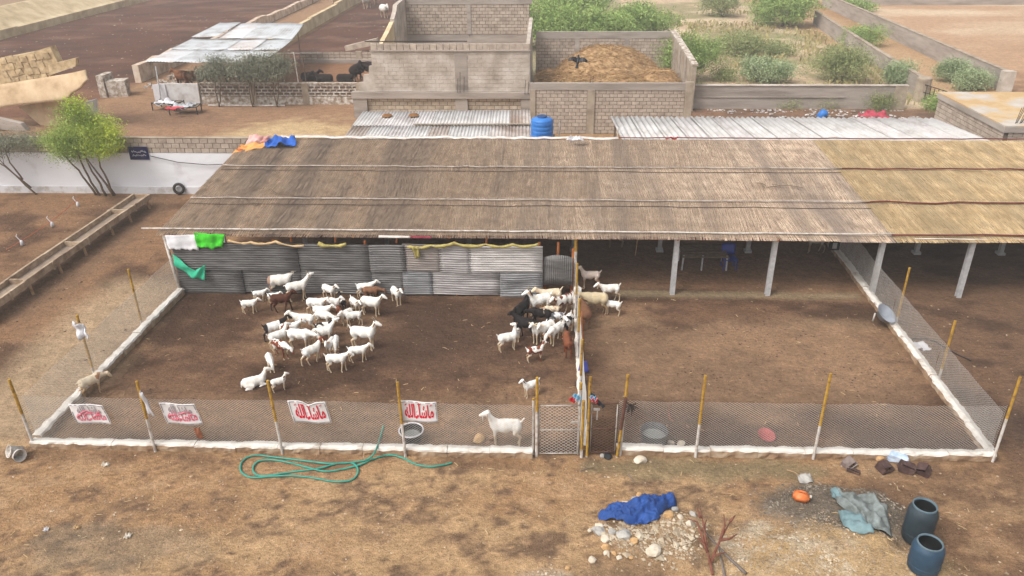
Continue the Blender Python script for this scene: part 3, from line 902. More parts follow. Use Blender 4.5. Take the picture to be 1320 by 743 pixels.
def gate(name, x0, x1, y, z0, z1, mfr, mmesh, label, lock):
    t = thing(name, (x0, y, 0), label, 'gate')
    r = .018
    for (nm, p, q) in (('stile', (x0, z0), (x0, z1)), ('stile', (x1, z0), (x1, z1)), ('top_rail', (x0, z1), (x1, z1 + .03)), ('bottom_rail', (x0, z0), (x1, z0 + .03)), ('middle_rail', (x0, (z0 + z1) / 2), (x1, (z0 + z1) / 2 + .02))):
        MB().tube([(p[0], y, p[1]), (q[0], y, q[1])], r, 7).build(nm, mfr[0] if nm not in mfr[1] else mfr[2], t, True)
    wire_mesh('mesh_panel', x1 - x0 - .04, (z1 - z0) / 2 - .03, mmesh, t, (x0 + .02, y, z0 + .02), (1, 0, 0), .12, .085, .0065)
    wire_mesh('mesh_panel', x1 - x0 - .04, (z1 - z0) / 2 - .03, mmesh, t, (x0 + .02, y, (z0 + z1) / 2 + .02), (1, 0, 0), .12, .085, .0065)
    MB().box((lock[0], y - .04, lock[1]), (.16, .05, .05)).build('latch', m_bar_white, t)
    return t
gate('mesh_gate', -.04, .98, FY, .06, 1.56, (m_bar_white, (), None), m_wire, 'white framed wire mesh gate below the dividing fence', (.85, 1.1))
gate('mesh_gate', 1.28, 1.92, FY + .08, .07, 1.58, (m_bar_brown, ('stile',), m_bar_white), m_wirebrown, 'rusty framed wire mesh gate with a grey and black crow perched on top', (1.4, 1.45))
MB().tube([(1.42, FY + .02, 1.48), (1.42, FY + .02, 1.15)], .018, 6).build('chain', m_bar_white, bpy.data.objects['mesh_gate.001'])

# ------------------------------------------------------------------ banners on the front fence
m_banner = M('banner_white', [(200, 196, 196), (222, 218, 218)], 3, .8, .08, 20)
m_bred = M('banner_red', [(196, 22, 48)], 1, .8)
m_bpink = M('banner_pink', [(196, 88, 108), (206, 120, 134)], 6, .8)
m_bgrey = M('banner_grey', [(150, 142, 146)], 1, .8)
m_bedge = M('banner_edge', [(110, 108, 112)], 1, .8)
ARAB = '\uFEE3\uFE8E\uFEB7\uFE8E\uFE80\uFE8D\uFEDF\uFEE0\uFEEA'
def text_mesh(body, bold=.022):
    c = bpy.data.curves.new('letters', 'FONT')
    c.body = body
    c.offset = bold
    c.extrude = 0
    c.resolution_u = 3
    o = bpy.data.objects.new('letters', c)
    COL.objects.link(o)
    bpy.context.view_layer.update()
    me = bpy.data.meshes.new_from_object(o)
    bpy.data.objects.remove(o)
    V = [tuple(v.co) for v in me.vertices]; F = [tuple(p.vertices) for p in me.polygons]
    return V, F
TXT = text_mesh(ARAB[::-1], .03)
def banner(c, wd, h, style, label, seed, skew=0.0, dip=0.0):
    """Printed cloth banner tied to the wire; c is its lower middle."""
    rr = random.Random(seed)
    c = Vector(c)
    t = thing('banner', c, label, 'banner', 'printed banners on the front fence')
    def fn(a, q):
        x = (a - .5) * wd + skew * q
        z = q * h - dip * math.exp(-((a - .55) / .14) ** 2) * q
        return c + Vector((x, -.02 - .02 * math.sin(a * 7 + seed) - .015 * math.sin(q * 5 + a * 3), z))
    MB().grid(fn, 20, 8, thick=.004).build('cloth', m_banner, t, True)
    def at(a, q, dy): return fn(a, q) + Vector((0, -dy, 0))
    e = MB()
    for (p, q) in (((.03, .05), (.97, .05)), ((.97, .05), (.97, .95)), ((.97, .95), (.03, .95)), ((.03, .95), (.03, .05))):
        for k in range(14):
            if rr.random() < .3: continue
            a0, a1 = k / 14, (k + 1) / 14
            e.tube([at(p[0] + (q[0] - p[0]) * a0, p[1] + (q[1] - p[1]) * a0, .008), at(p[0] + (q[0] - p[0]) * a1, p[1] + (q[1] - p[1]) * a1, .008)], .007, 4)
    tag(e.build('border_print', m_bedge, t), kind='stuff')
    V, F = TXT
    xs = [v[0] for v in V]; ys = [v[1] for v in V]
    def put(a0, a1, q0, q1, dy, mat, nm):
        vs = []
        for v in V:
            a = a0 + (a1 - a0) * (v[0] - min(xs)) / (max(xs) - min(xs))
            q = q0 + (q1 - q0) * (v[1] - min(ys)) / (max(ys) - min(ys))
            vs.append(at(a, q, dy))
        MB().add(vs, F).build(nm, mat, t)
    if style == 'big':
        put(.12, .90, .17, .86, .010, m_bred, 'lettering')
        s = MB()
        for (a, q) in ((.16, .82), (.5, .88), (.55, .88), (.84, .84), (.34, .8)):
            s.tube([at(a - .02, q - .03, .011), at(a + .025, q + .03, .011)], .011, 4)
        tag(s.build('accent_marks', m_bred, t), kind='stuff')
    else:
        put(.10, .92, .16, .66, .009, m_bpink, 'lettering')
        put(.18, .84, .50, .90, .013, m_bgrey, 'grey_lettering')
        s = MB()
        for k in range(7):                             # sweeping pink calligraphy strokes
            x0, y0 = .12 + .095 * k + rr.uniform(-.02, .02), rr.uniform(.18, .42)
            dx, dz, ph = rr.uniform(.12, .3), rr.uniform(.05, .3), rr.uniform(0, 3)
            P = [at(min(.93, x0 + dx * u), min(.7, y0 + dz * u + .10 * math.sin(u * 3 + ph)), .017) for u in [i / 7 for i in range(8)]]
            s.tube(P, [.006, .012, .018, .02, .018, .014, .01, .005], 5)
        s.build('calligraphy_stroke', m_bpink, t, True)
    return t
def yz(u, v, y):
    d = ray(u, v); k = y / d.y
    return Vector((d.x * k, y, HC + d.z * k))
for (u0, u1, vt, vb, st, lab, sk, dp) in ((101, 145, 521, 546, 'script', 'faded pink and grey script banner at the corner end of the front fence', -.1, 0),
                                          (217, 262, 520, 547, 'script', 'faded pink and grey script banner between the second and third fence posts', -.11, 0),
                                          (380, 428, 517, 545, 'big', 'red lettered white banner sagging in the middle, above the green hose', -.1, .09),
                                          (518, 565, 517, 544, 'big', 'red lettered white banner hanging straight above the black bucket', -.02, 0)):
    p = yz((u0 + u1) / 2, vb, FY - .06)
    q = yz((u0 + u1) / 2, vt, FY - .06)
    wd = yz(u1, vb, FY).x - yz(u0, vb, FY).x
    banner(p, wd, q.z - p.z, st, lab, u0, sk, dp)

# ------------------------------------------------------------------ background masonry
def block_wall(t, x0, x1, y, z0, z1, bl, bh, thick, mat, single=True, axis_='x', skip=None, name='block', stagger=True, core=True, gap=.03, proud=.016, mortar=None):
    """Courses of blocks proud of a mortar core. axis 'x' runs along x at depth y, axis 'y' runs along y at x=y."""
    nz = max(1, round((z1 - z0) / bh)); bh = (z1 - z0) / nz
    n = max(1, round((x1 - x0) / bl)); bl = (x1 - x0) / n
    if core:
        b = MB()
        if axis_ == 'x': b.span((x0, y - thick / 2 + proud, z0), (x1, y + thick / 2 - proud, z1 - .01))
        else: b.span((y - thick / 2 + proud, x0, z0), (y + thick / 2 - proud, x1, z1 - .01))
        b.build('core', mortar or m_mortar, t)
    proto = {}
    big = MB()
    for k in range(nz):
        off = bl / 2 if (k % 2 and stagger) else 0
        i = 0
        a = x0 - off
        while a < x1 - .02:
            s0, s1 = max(a, x0) + gap / 2, min(a + bl, x1) - gap / 2
            a += bl; i += 1
            if s1 - s0 < .05: continue
            zc = z0 + (k + .5) * bh
            if skip and skip((s0 + s1) / 2, zc): continue
            ln = s1 - s0
            pr = random.uniform(-.006, .006)
            c = ((s0 + s1) / 2, y + pr, zc) if axis_ == 'x' else (y + pr, (s0 + s1) / 2, zc)
            d = (ln, thick, bh - gap) if axis_ == 'x' else (thick, ln, bh - gap)
            if single:
                key = round(ln, 2)
                if key not in proto:
                    o = MB().box((0, 0, 0), d, jit=.006).build(name, mat, None)
                    o.parent = t; o.location = Vector(c) - Vector(t['_b']); o['_b'] = c
                    proto[key] = o
                else:
                    inst(proto[key], t, c)
            else:
                big.box(c, d, jit=.006)
    if not single and big.v:
        tag(big.build(name + '_course', m_blockj if mat is m_block else mat, t), kind='stuff')

# white wall behind the trees, raised with three courses of grey block
WY = 35.75
ww = thing('boundary_wall', (-20, WY, 0), 'whitewashed boundary wall raised with three courses of bare grey block', 'wall')
def wfn(a, c):
    x = -60 + 47.6 * a
    return (x, WY - .12 + (fbm(np.array([x * 1.3]), np.array([c * 4])) [0] - .5) * .04, -.1 + 2.14 * c)
b = MB(); b.grid(wfn, 160, 10); b.span((-60, WY - .02, -.1), (-12.4, WY + .12, 2.03)); b.build('plastered_wall', [M('blueish_whitewash', [(172, 156, 140), (208, 206, 209), (222, 222, 226)], .8, .95, .35, 8, pos=True, contrast=(.2, .42))], ww, False)
MB().span((-60, WY - .17, -.1), (-12.4, WY - .13, .34)).build('worn_footing', M('worn_bluish_white', [(150, 136, 122), (184, 178, 174), (206, 204, 206)], 2, .95, .4, 15, pos=True, contrast=(.25, .5)), ww)
block_wall(ww, -30.4, -12.4, WY, 2.04, 2.76, .40, .24, .2, m_block, True)
MB().span((-30.4, WY - .12, 2.76), (-12.4, WY + .12, 2.79)).build('cap', m_cement, ww)
tag(MB().tube([(-18.9, WY - .2, 1.92), (-17.6, WY - .22, 1.62), (-16.2, WY - .22, 1.5), (-14.6, WY - .2, 1.56)], .018, 5).build('wall_cable', m_black, None, loc=(-17, WY - .2, 1.6)), 'thin dark cable drooping along the white boundary wall', 'cable')
MB().lathe([(.02, -.05), (.08, 0), (.02, .05)], (-17.62, WY - .25, 1.62), 8)
t = thing('wall_sign', (-19.45, WY - .14, 1.7), 'dark navy sign with pale writing fixed high on the white wall', 'sign')
MB().span((-19.92, WY - .18, 1.72), (-18.98, WY - .145, 2.36)).build('board', M('navy_sign', [(28, 26, 66), (40, 38, 84)], 4, .7, .1), t)
s = MB(); rr = random.Random(4)
for row in (1.93, 2.12):
    x = -19.78
    while x < -19.12:
        wd = rr.uniform(.04, .09)
        s.tube([(x, WY - .186, row + rr.uniform(-.03, .05)), (x + wd * .4, WY - .186, row + rr.uniform(-.07, .08)), (x + wd, WY - .186, row + rr.uniform(-.04, .04))], .012, 4)
        x += wd * .9
s.build('writing', m_fabric_white, t)
tag(MB().lathe([(.22 + .07 * math.cos(a), .07 * math.sin(a)) for a in [2 * PI * k / 10 for k in range(11)]], (-17.8, WY - .28, .30), 24, rot=Euler((R(78), 0, R(10))).to_matrix()).build('tyre', m_black, None, True, loc=(-17.8, WY - .28, 0)), 'old black tyre leaning against the foot of the white wall', 'tyre')

# ruined ledge at the far left: stone panel, broken plaster shelf, props
ru = thing('ruined_trough', (-31.5, 47.5, 0), 'broken raised concrete trough faced with stone, its plaster shelf snapped off', 'ruin')
ry = 48.0
MB().prism([(-36, 2.2), (-31.4, 3.0), (-30.0, 3.55), (-30.3, 4.9), (-31.6, 4.55), (-36, 3.8)], ry + .1, ry + .7).build('stone_panel', m_stone, ru)
b = MB(); rr = random.Random(3)
for i in range(9):
    for k in range(4):
        x = -34.6 + i * .5 + rr.uniform(-.1, .1); z = 2.95 + .17 * (x + 36) * .62 + k * .42 + rr.uniform(-.06, .06) - .4
        if x > -30.6 or (x < -34): continue
        b.box((x, ry + .1, z), (rr.uniform(.4, .47), .12, rr.uniform(.34, .4)), rot=Euler((0, rr.uniform(-.25, -.05), 0)).to_matrix(), jit=.03)
tag(b.build('facing_stone', m_stone, ru), kind='stuff')
m_shelf = M('tan_plaster', [(160, 134, 104), (188, 162, 130), (204, 180, 148)], 1, .95, .3, 10, pos=True)
def shelf(a, c):
    x = -36 + 7.7 * a
    ztop = 2.25 + .17 * (x + 36) * .9
    drop = 1.35 * (1 if x < -29.6 else max(.22, 1 - (x + 29.6) / 1.5))
    return (x + (.35 * c if a > .9 else 0), ry - .25 * math.sin(c * 1.9) - .35 * c, ztop - drop * c + .1 * math.sin(a * 5) * c)
MB().grid(shelf, 26, 8, thick=.16).build('plaster_shelf', m_shelf, ru, True)
MB().prism([(-30.7, 3.2), (-28.9, 3.75), (-28.75, 4.25), (-30.6, 3.85)], ry - .1, ry + .3).build('upper_kerb', m_stone, ru)
MB().prism([(-33.4, 1.2), (-30.7, 1.7), (-30.2, 0), (-32.2, -.1)], ry + .1, ry + .7).build('support', m_shelf, ru)
MB().prism([(-29.9, .3), (-29.2, .5), (-29.1, 1.35), (-29.8, 1.2)], ry + 1.2, ry + 1.7).build('white_prop', m_yardwhite, ru)
MB().prism([(-36, .3), (-32.4, -.1), (-32.7, .45), (-36, 1.25)], ry - 1.2, ry - .8).build('lower_slab', m_greywall, ru)

# walls of the feed lots at the left
pw = thing('lot_wall', (-57, 90, 0), 'long pale plastered wall behind the dark feed lot, streaked with stains', 'wall')
b = MB(); b.prism([(-60.5, -.2), (-60.5, 2.9), (-59.6, 3.0), (-56.7, 1.1), (-56.2, 0.9), (-56.2, -.2)], 60, 84.5)
b.prism([(-60.5, -.2), (-60.5, 2.4), (-59.6, 2.5), (-56.7, .95), (-56.2, .8), (-56.2, -.2)], 84.5, 150); b.build('wall', m_palewall, pw)
m_pinkwall = M('pale_pink_wall', [(150, 126, 106), (196, 174, 154), (216, 202, 188)], 1.2, .95, .4, 10, pos=True)
dw = thing('lot_wall', (-32, 80, 0), 'low crumbling pale wall beside the open tin roof, dividing the dark feed lot', 'wall')
rr = random.Random(9)
for (a, b_, h) in ((60.8, 68, 1.35), (68, 80, .85), (80, 92, .95), (92, 106, .8), (106, 124, .8)):
    n = 6
    poly = [(a + .02, -.1)] + [(a + .02 + (b_ - a - .04) * i / n, h + rr.uniform(-.1, .1)) for i in range(n + 1)] + [(b_ - .02, -.1)]
    MB().prism(poly, -32.2, -31.7, 'x').build('wall_length', m_pinkwall, dw)
tag(MB().box((-31.3, 56.6, .5), (1.25, 1.25, 1.25), .25, jit=.06).span((-32.4, 55.8, -.1), (-31.9, 57.3, 1.55)).build('white_block', m_whiteworn, None, loc=(-31.5, 56.6, 0)), 'stub of whitewashed wall standing alone beyond the yellow-green tree', 'wall')
d2 = thing('lot_wall', (-25.6, 80, 0), 'pale yellow plastered lot wall running away behind the tin roof edge', 'wall')
for (a, b_, h) in ((70.5, 78, 1.15), (78.05, 88, 1.1), (88.05, 100, 1.2), (100.05, 118, 1.35)):
    MB().span((-25.9, a, -.1), (-25.45, b_, h)).build('wall_length', m_palewall, d2)
gm = thing('pen_wall', (-18, 69, 0), 'low grey block wall at the back of the cattle pen', 'wall')
block_wall(gm, -21.3, -10.9, 69, 0, .92, .5, .23, .2, m_block, True, stagger=False)
MB().span((-21.3, 68.7, -.1), (-10.9, 68.88, .3)).build('footing', m_greywall, gm)
MB().span((-16.4, 68.86, -.1), (-15.9, 69.14, .98)).build('pier', m_cement, gm)

# yard wall with the chequered blocks, white panel at its end
yw_ = thing('yard_wall', (-18, 54, 0), 'low whitewashed yard wall with rows of dark recessed blocks', 'wall')
YY0 = 53.9
MB().span((-24.0, YY0 - .02, -.1), (-12.5, YY0 + .14, 1.44)).build('core', M('dark_block_face', [(92, 80, 72), (122, 108, 98)], 3, .95, .3, pos=True), yw_)
b = MB()
for z in (.02, .62, .84, 1.06, 1.28, 1.4): b.span((-24.0, YY0 - .075, z - .03 if z > .1 else -.05), (-12.5, YY0 - .02, z + (.035 if z > .1 else .52)))
for k, z in enumerate((.73, .95, 1.17, 1.36)):
    x = -23.9 + (.22 if k % 2 else 0)
    while x < -12.6:
        b.span((x, YY0 - .073, z - .1), (x + .075, YY0 - .02, z + .1)); x += .44
tag(b.build('white_joint', m_whiteworn, yw_), kind='stuff')
for x in (-20.3, -16.6, -12.8): MB().span((x - .22, YY0 - .1, -.1), (x + .22, YY0 + .16, 1.46)).build('pier', m_cement, yw_)
MB().span((-24.0, YY0 - .1, 1.44), (-12.5, YY0 + .18, 1.49)).build('cap', m_whiteworn, yw_)
MB().tube([(-23.4, YY0 - .6, .05), (-20.4, YY0 - .62, .05), (-18.0, YY0 - .6, .05)], .06, 6).build('ground_pipe', m_post_white, yw_)
pn = thing('panel_wall', (-25.6, 54, 0), 'smooth dirty white panel wall at the corner of the cattle pen', 'wall')
MB().span((-27.0, YY0 - .1, -.1), (-24.05, YY0 + .1, 1.42)).build('panel', m_yardwhite, pn)
MB().span((-27.3, YY0 - .2, -.1), (-26.4, YY0 - .11, 1.38)).build('end_slab', m_fabric_white, pn)

# open tin roof over the cattle
tr = thing('tin_roof_shelter', (-24, 56, 0), 'open shelter with a pale patched tin sheet roof on thin posts', 'shelter')
m_tin = M('pale_tin', [(138, 132, 128), (170, 169, 169), (190, 192, 194)], .7, .7, .1, 20, metal=.1, spec=.4, pos=True, contrast=(.3, .55))
m_tin2 = M('rust_stained_tin', [(170, 146, 130), (190, 182, 178), (204, 204, 206)], .6, .7, .1, 20, metal=.1, spec=.4, pos=True, contrast=(.3, .55))
p00, p10, p01, p11 = G(188, 79, 2.7), G(333, 80, 2.7), G(284, 30.5, 3.3), G(391, 31, 3.3)
cuts = (0, .36, .64, 1)
for k in range(3):
    for i in range(4):
        a0, a1 = i / 4 - .004, (i + 1) / 4 + .004
        c0, c1 = cuts[k], cuts[k + 1]
        lift = .05 * k + (.12 if (k == 2 and i == 0) else 0)
        def fn(a, c, a0=a0, a1=a1, c0=c0, c1=c1, i=i, k=k, lift=lift):
            aa, cc = a0 + (a1 - a0) * a, c0 - .02 + (c1 - c0 + .02) * c
            p = (p00 * (1 - aa) + p10 * aa) * (1 - cc) + (p01 * (1 - aa) + p11 * aa) * cc
            xs = -.35 * math.sin(cc * PI) * (1 - aa) + .25 * math.sin(cc * PI) * aa
            return p + Vector((xs, 0, .018 * math.sin(a * 2 * PI * 9) + lift * (1 - c * .6) - .28 * math.sin(cc * PI) + .03 * math.sin(a * 4 + k * 2 + i)))
        MB().grid(fn, 36, 4, thick=.012).build('roof_sheet', m_tin if (i + k) % 3 else m_tin2, tr, True)
for (u, v, x, zt) in ((205, 137, -26.7, 2.6), (262, 135, -23.9, 2.6), (330, 135, -20.2, 2.6)):
    MB().tube([(x, 53.3, 0), (x - .15, 53.9, zt)], .05, 6).build('post', m_bark if u > 210 else m_steelpillar, tr)
for (x, y, z) in ((-18.6, 60.8, 1.9), (-21.6, 70, 3.1), (-27.5, 69.5, 3.1), (-25, 62, 2.7), (-22.5, 62, 2.7)):
    MB().tube([(x, y, 0), (x, y, z)], .05, 6).build('post', m_bark, tr)
MB().tube([p00 + Vector((0, .1, -.06)), p10 + Vector((0, .1, -.06))], .04, 5).build('beam', m_black, tr)
MB().tube([p01 + Vector((0, -.1, -.12)), p11 + Vector((0, -.1, -.12))], .04, 5).build('beam', m_black, tr)
pp = thing('pole_frame', (-18.6, 60.8, 0), 'slim whitish pole with a crossbar standing at the edge of the tin roof', 'post')
MB().tube([(-18.5, 58.6, 0), (-18.6, 58.7, 2.7)], .045, 6).build('pole', m_post_white, pp)
MB().tube([(-20.5, 58.7, 2.62), (-16.6, 58.8, 2.62)], .03, 5).build('crossbar', m_bar_white, pp)

# unfinished block building
MX0, MX1, MY0, MY1 = -12.35, -.95, 50.3, 62.6
bd = thing('block_building', (-6.6, 50.3, 0), 'roofless unfinished block building with broken end wall and concrete beam', 'building')
for (x0, x1) in ((-12.4, -11.5), (-5.75, -4.95), (-1.5, -.9)):
    MB().span((x0, MY0 - .2, -.1), (x1, MY0 + .2, 1.3)).build('column', m_greywall, bd)
MB().span((-12.45, MY0 - .28, 1.3), (-.85, MY0 + .25, 1.7)).build('beam', m_greywall, bd)
for (x0, x1) in ((-11.5, -5.75), (-4.95, -1.5)):
    MB().span((x0, MY0 - .02, -.1), (x1, MY0 + .2, .3)).build('sill_wall', m_plaster, bd)
    block_wall(bd, x0 + .005, x1 - .005, MY0 + .09, .3, 1.298, .5, .25, .2, M('pale_fill_block', [(150, 134, 114), (182, 166, 146), (198, 186, 170)], 2, .95, .3, rnd=.1), True)
# upper wall, stepped where it broke
steps = [(-12.0, 1.7), (-11.95, 2.25), (-11.65, 2.3), (-11.6, 2.75), (-11.25, 2.8), (-11.2, 3.3), (-11.0, 3.35), (-11.0, 4.28), (-.95, 4.28), (-.95, 1.7)]
MB().prism(steps, MY0 - .02, MY0 + .2).build('upper_wall', m_plaster, bd)
block_wall(bd, -11.0, -.95, MY0 + .08, 4.28, 4.68, .42, .4, .24, m_block, True, stagger=False, core=False)
block_wall(bd, -10.95, -1.0, MY0 + .076, 1.71, 4.27, .5, .26, .224, m_plaster, False, core=False, name='faint_block', gap=.02)
MB().span((-11.05, MY0 - .14, 4.24), (-.9, MY0 - .045, 4.3)).build('ledge', m_greywall, bd)
MB().span((-5.7, MY0 - .06, 1.7), (-4.9, MY0 - .036, 4.24)).build('pilaster', m_greywall, bd)
MB().prism([(-12.75, 4.12), (-10.6, 4.55), (-10.65, 4.92), (-12.8, 4.42)], MY0 + .6, MY0 + .95).build('fallen_lintel', m_block, bd)
MB().tube([(-11.4, MY0 + .3, 4.78), (-4.9, MY0 + .3, 4.78)], .04, 4).build('edge_bar', m_black, bd)
for (x, z0, z1) in ((-5.55, 1.7, 2.6), (-5.4, 1.7, 3.0), (-5.15, 1.7, 2.7), (-1.25, 1.6, 2.5), (-1.05, 1.6, 2.4)):
    MB().tube([(x, MY0 - .31, z0), (x + .05, MY0 - .33, z1)], .022, 4).build('rebar', m_black, bd)
# left side wall: broken to a slope, far part full height
MB().prism([(MY0 + .2, -.1), (MY0 + .2, 3.9), (55, 4.55), (57.5, 5.0), (57.5, -.1)], -11.05, -10.75, 'x').build('side_wall', m_palewall, bd)
MB().prism([(57.5, -.1), (57.5, 5.2), (58.6, 5.6), (59.0, 5.95), (MY1, 6.0), (MY1, -.1)], -11.0, -10.7, 'x').build('side_wall', m_plaster, bd)
MB().span((-1.2, MY0 + .2, -.1), (-.95, MY1, 4.6)).build('side_wall', m_plaster, bd)
MB().span((-10.9, MY1, -.1), (-1.0, MY1 + .22, 3.35)).build('rear_base', m_greywall, bd)
block_wall(bd, -10.69, -1.21, MY1 + .08, 3.36, 5.55, .46, .24, .2, m_block, False)
MB().span((-10.9, MY1 - .06, 5.55), (-1.0, MY1 + .2, 5.95)).build('rear_beam', m_greywall, bd)
MB().span((-6.0, MY1 - .08, 3.36), (-5.7, MY1 - .03, 5.54)).build('rear_pilaster', m_greywall, bd)

# hay yard
hy = thing('hay_yard_wall', (4, 46.7, 0), 'tall grey block wall round the hay heap, with concrete columns', 'wall')
HX0, HX1, HY = -.85, 8.75, 46.7
block_wall(hy, HX0 + .32, 2.55, HY, .0, 2.62, .43, .22, .2, m_block, True)
block_wall(hy, 3.0, HX1 - .45, HY, .0, 2.62, .43, .22, .2, m_block, True)
MB().span((HX0, HY - .14, 2.62), (HX1, HY + .14, 3.03)).build('top_beam', m_greywall, hy)
for (a, b_) in ((HX0, HX0 + .32), (2.55, 3.0), (HX1 - .45, HX1)):
    MB().span((a, HY - .17, -.1), (b_, HY + .13, 2.62 if a < 8 else 3.1)).build('column', m_cement, hy)
for (x, z) in ((HX0 + .1, 3.03), (HX0 + .2, 3.0), (2.7, 3.03), (2.85, 3.0)):
    MB().tube([(x, HY, z), (x + .03, HY, z + .45)], .016, 4).build('rebar', m_black, hy)
HBY = 62.2
hb = thing('hay_yard_wall', (4, HBY, 0), 'rear grey block wall behind the hay heap', 'wall')
block_wall(hb, -.7, 9.9, HBY, 0, 3.1, .46, .23, .2, m_block, False)
MB().span((-.7, HBY - .13, 3.1), (10.1, HBY + .13, 3.6)).build('top_beam', m_greywall, hb)
for x in (2.3, 6.1): MB().span((x, HBY - .14, 0), (x + .35, HBY - .1, 3.1)).build('column', m_greywall, hb)
hs_ = thing('hay_yard_wall', (9.9, 56, 0), 'sloping side wall of grey render closing the hay yard', 'wall')
MB().prism([(52.2, -.1), (52.2, 3.0), (HBY, 3.6), (HBY, -.1)], 9.62, 9.9, 'x').build('wall', m_cement, hs_)
for y in (54.5, 57, 59.5): MB().span((9.57, y, -.1), (9.62, y + .3, 3.05 + .06 * (y - 52.2))).build('pilaster', m_greywall, hs_)
MB().prism([(52.15, 2.95), (52.15, 3.08), (HBY, 3.7), (HBY, 3.58)], 9.55, 9.98, 'x').build('cap', m_whiteworn, hs_)

def hay_h(x, y):
    g = lambda cx, cy, rx, ry, h: h * np.exp(-(((x - cx) / rx) ** 2 + ((y - cy) / ry) ** 2) ** 1.5)
    e = np.maximum.reduce([g(4.6, 58.0, 4.2, 4.4, 3.2), g(.9, 55.8, 3.2, 3.8, 1.9), g(7.8, 55.6, 2.3, 3.4, 2.1), g(4.2, 53.2, 4.6, 3.8, 2.1)])
    return e + (fbm(x * .9, y * .9, 51, 5) - .5) * .55 * sm(e, .05, .6) + (fbm(x * 4, y * 4, 52, 4) - .5) * .12
hx = np.linspace(-.7, 9.5, 110); hyy = np.linspace(48, 62, 120)
HXg, HYg = np.meshgrid(hx, hyy)
HZ = hay_h(HXg, HYg) - .12
b = MB()
b.v = [tuple(p) for p in np.stack([HXg.ravel(), HYg.ravel(), HZ.ravel()], 1)]
ii = np.arange(110 * 120).reshape(120, 110)
b.f = [tuple(f) for f in np.stack([ii[:-1, :-1], ii[:-1, 1:], ii[1:, 1:], ii[1:, :-1]], -1).reshape(-1, 4)]
b.m = [0] * len(b.f)
m_hay = M('hay', [(114, 88, 62), (154, 122, 87), (178, 148, 109)], 1.6, 1, .9, 9, pos=True, stretch=(1, 1, 2.5), contrast=(.32, .64))
hh = thing('hay_heap', (4.4, 55, 0), 'big heap of golden hay inside the block walled yard', 'hay heap')
b.build('heap', m_hay, hh, True)
s = MB(); rr = random.Random(5)
for _ in range(5200):
    x, y = rr.uniform(-.5, 9.3), rr.uniform(49, 61.5)
    z = float(hay_h(np.array([x]), np.array([y]))[0]) - .12
    if z < .1: continue
    a = rr.uniform(0, PI); L = rr.uniform(.1, .3)
    d = Vector((math.cos(a), math.sin(a), rr.uniform(-.5, .5))) * L
    p = Vector((x, y, z + .03)); q = Vector((0, 0, .035))
    s.add([p - d, p + d, p + d * .9 + q, p - d * .9 + q], [(0, 1, 2, 3)])
tag(s.build('loose_straw', M('straw', [(142, 113, 78), (178, 148, 108)], 1, 1, pos=True, island=.25), hh), kind='stuff')

# low wall, lane walls, gate, slab house at the right
lw = thing('low_rendered_wall', (17, 53, 0), 'low grey rendered wall behind the rubbish strip', 'wall')
MB().span((8.8, 52.9, -.1), (23.2, 53.15, 1.52)).build('wall', m_greywall, lw)
MB().span((8.8, 52.84, .74), (20, 52.897, .8)).build('ledge', m_greywall, lw)
MB().span((23.2, 52.8, -.1), (24.0, 53.2, 1.5)).build('end_pier', m_cement, lw)
MB().span((8.8, 52.82, 1.52), (24.05, 53.22, 1.56)).build('cap', m_plaster, lw)
def lane_wall(name, pts, h, label, mat):
    t = thing(name, (*pts[0], 0), label, 'wall')
    for (a, b_) in zip(pts[:-1], pts[1:]):
        a, b_ = Vector((*a, 0)), Vector((*b_, 0))
        c = (a + b_) / 2; L = (b_ - a).length; rz = math.atan2((b_ - a).y, (b_ - a).x)
        MB().box((c.x, c.y, h / 2 - .1), (L - .01, .26, h + .1), rz).build('wall', mat, t)
        MB().box((c.x, c.y, h - .03), (L, .34, .06), rz).build('cap', m_cement, t)
    return t
w1 = lane_wall('lane_wall', [(26.3, 55.6), (27.3, 67), (28.5, 80), (29.6, 91)], 1.45, 'grey lane wall with a round gate pillar at its end', m_greywall)
MB().lathe([(.48, -.1), (.48, 1.55), (.42, 1.62), (.02, 1.63)], (26.05, 55.2, 0), 16).build('gate_pillar', m_cement, w1)
w2 = lane_wall('lane_wall', [(33.1, 58.2), (33.7, 70), (34.6, 88), (35.4, 106)], 1.5, 'long grey lane wall edging the bare sandy field', m_greywall)
MB().span((32.7, 57.6, -.1), (33.5, 58.2, 1.5)).build('end_pier', m_plaster, w2)
fw = thing('field_wall', (60, 107, 0), 'long low grey wall along the far end of the sandy field', 'wall')
MB().span((35.5, 107, -.1), (110, 107.3, 1.7)).build('wall', m_greywall, fw)
gt = thing('iron_gate', (25.6, 54, 0), 'small rusty iron bar gate standing open by the lane pillar', 'gate')
for k in range(7):
    x, y = 25.9 + .12 * k, 54.9 - .33 * k
    MB().tube([(x, y, .05), (x, y, 1.25 - .02 * k)], .028, 5).build('bar', m_black, gt)
for z in (.15, .7, 1.2): MB().tube([(25.9, 54.9, z), (26.62, 52.92, z - .06)], .03, 5).build('rail', m_black, gt)
MB().tube([(25.9, 54.9, .15), (26.62, 52.92, 1.1)], .03, 5).build('brace', m_black, gt)
sb = thing('slab_house', (25, 44, 0), 'flat roofed block outbuilding with sand on its pale slab roof', 'building')
SX, SY0, SY1, SZ = 22.0, 37.5, 44.5, 3.0
block_wall(sb, SY0 + .01, SY1, SX + .1, 0, 2.66, .45, .22, .2, m_block, False, 'y')
block_wall(sb, SX + .21, 34, SY0 + .1, 0, 2.66, .45, .22, .2, m_block, False)
MB().span((SX - .08, SY0 - .08, 2.67), (34, SY1 + .1, SZ - .06)).build('slab', m_greywall, sb)
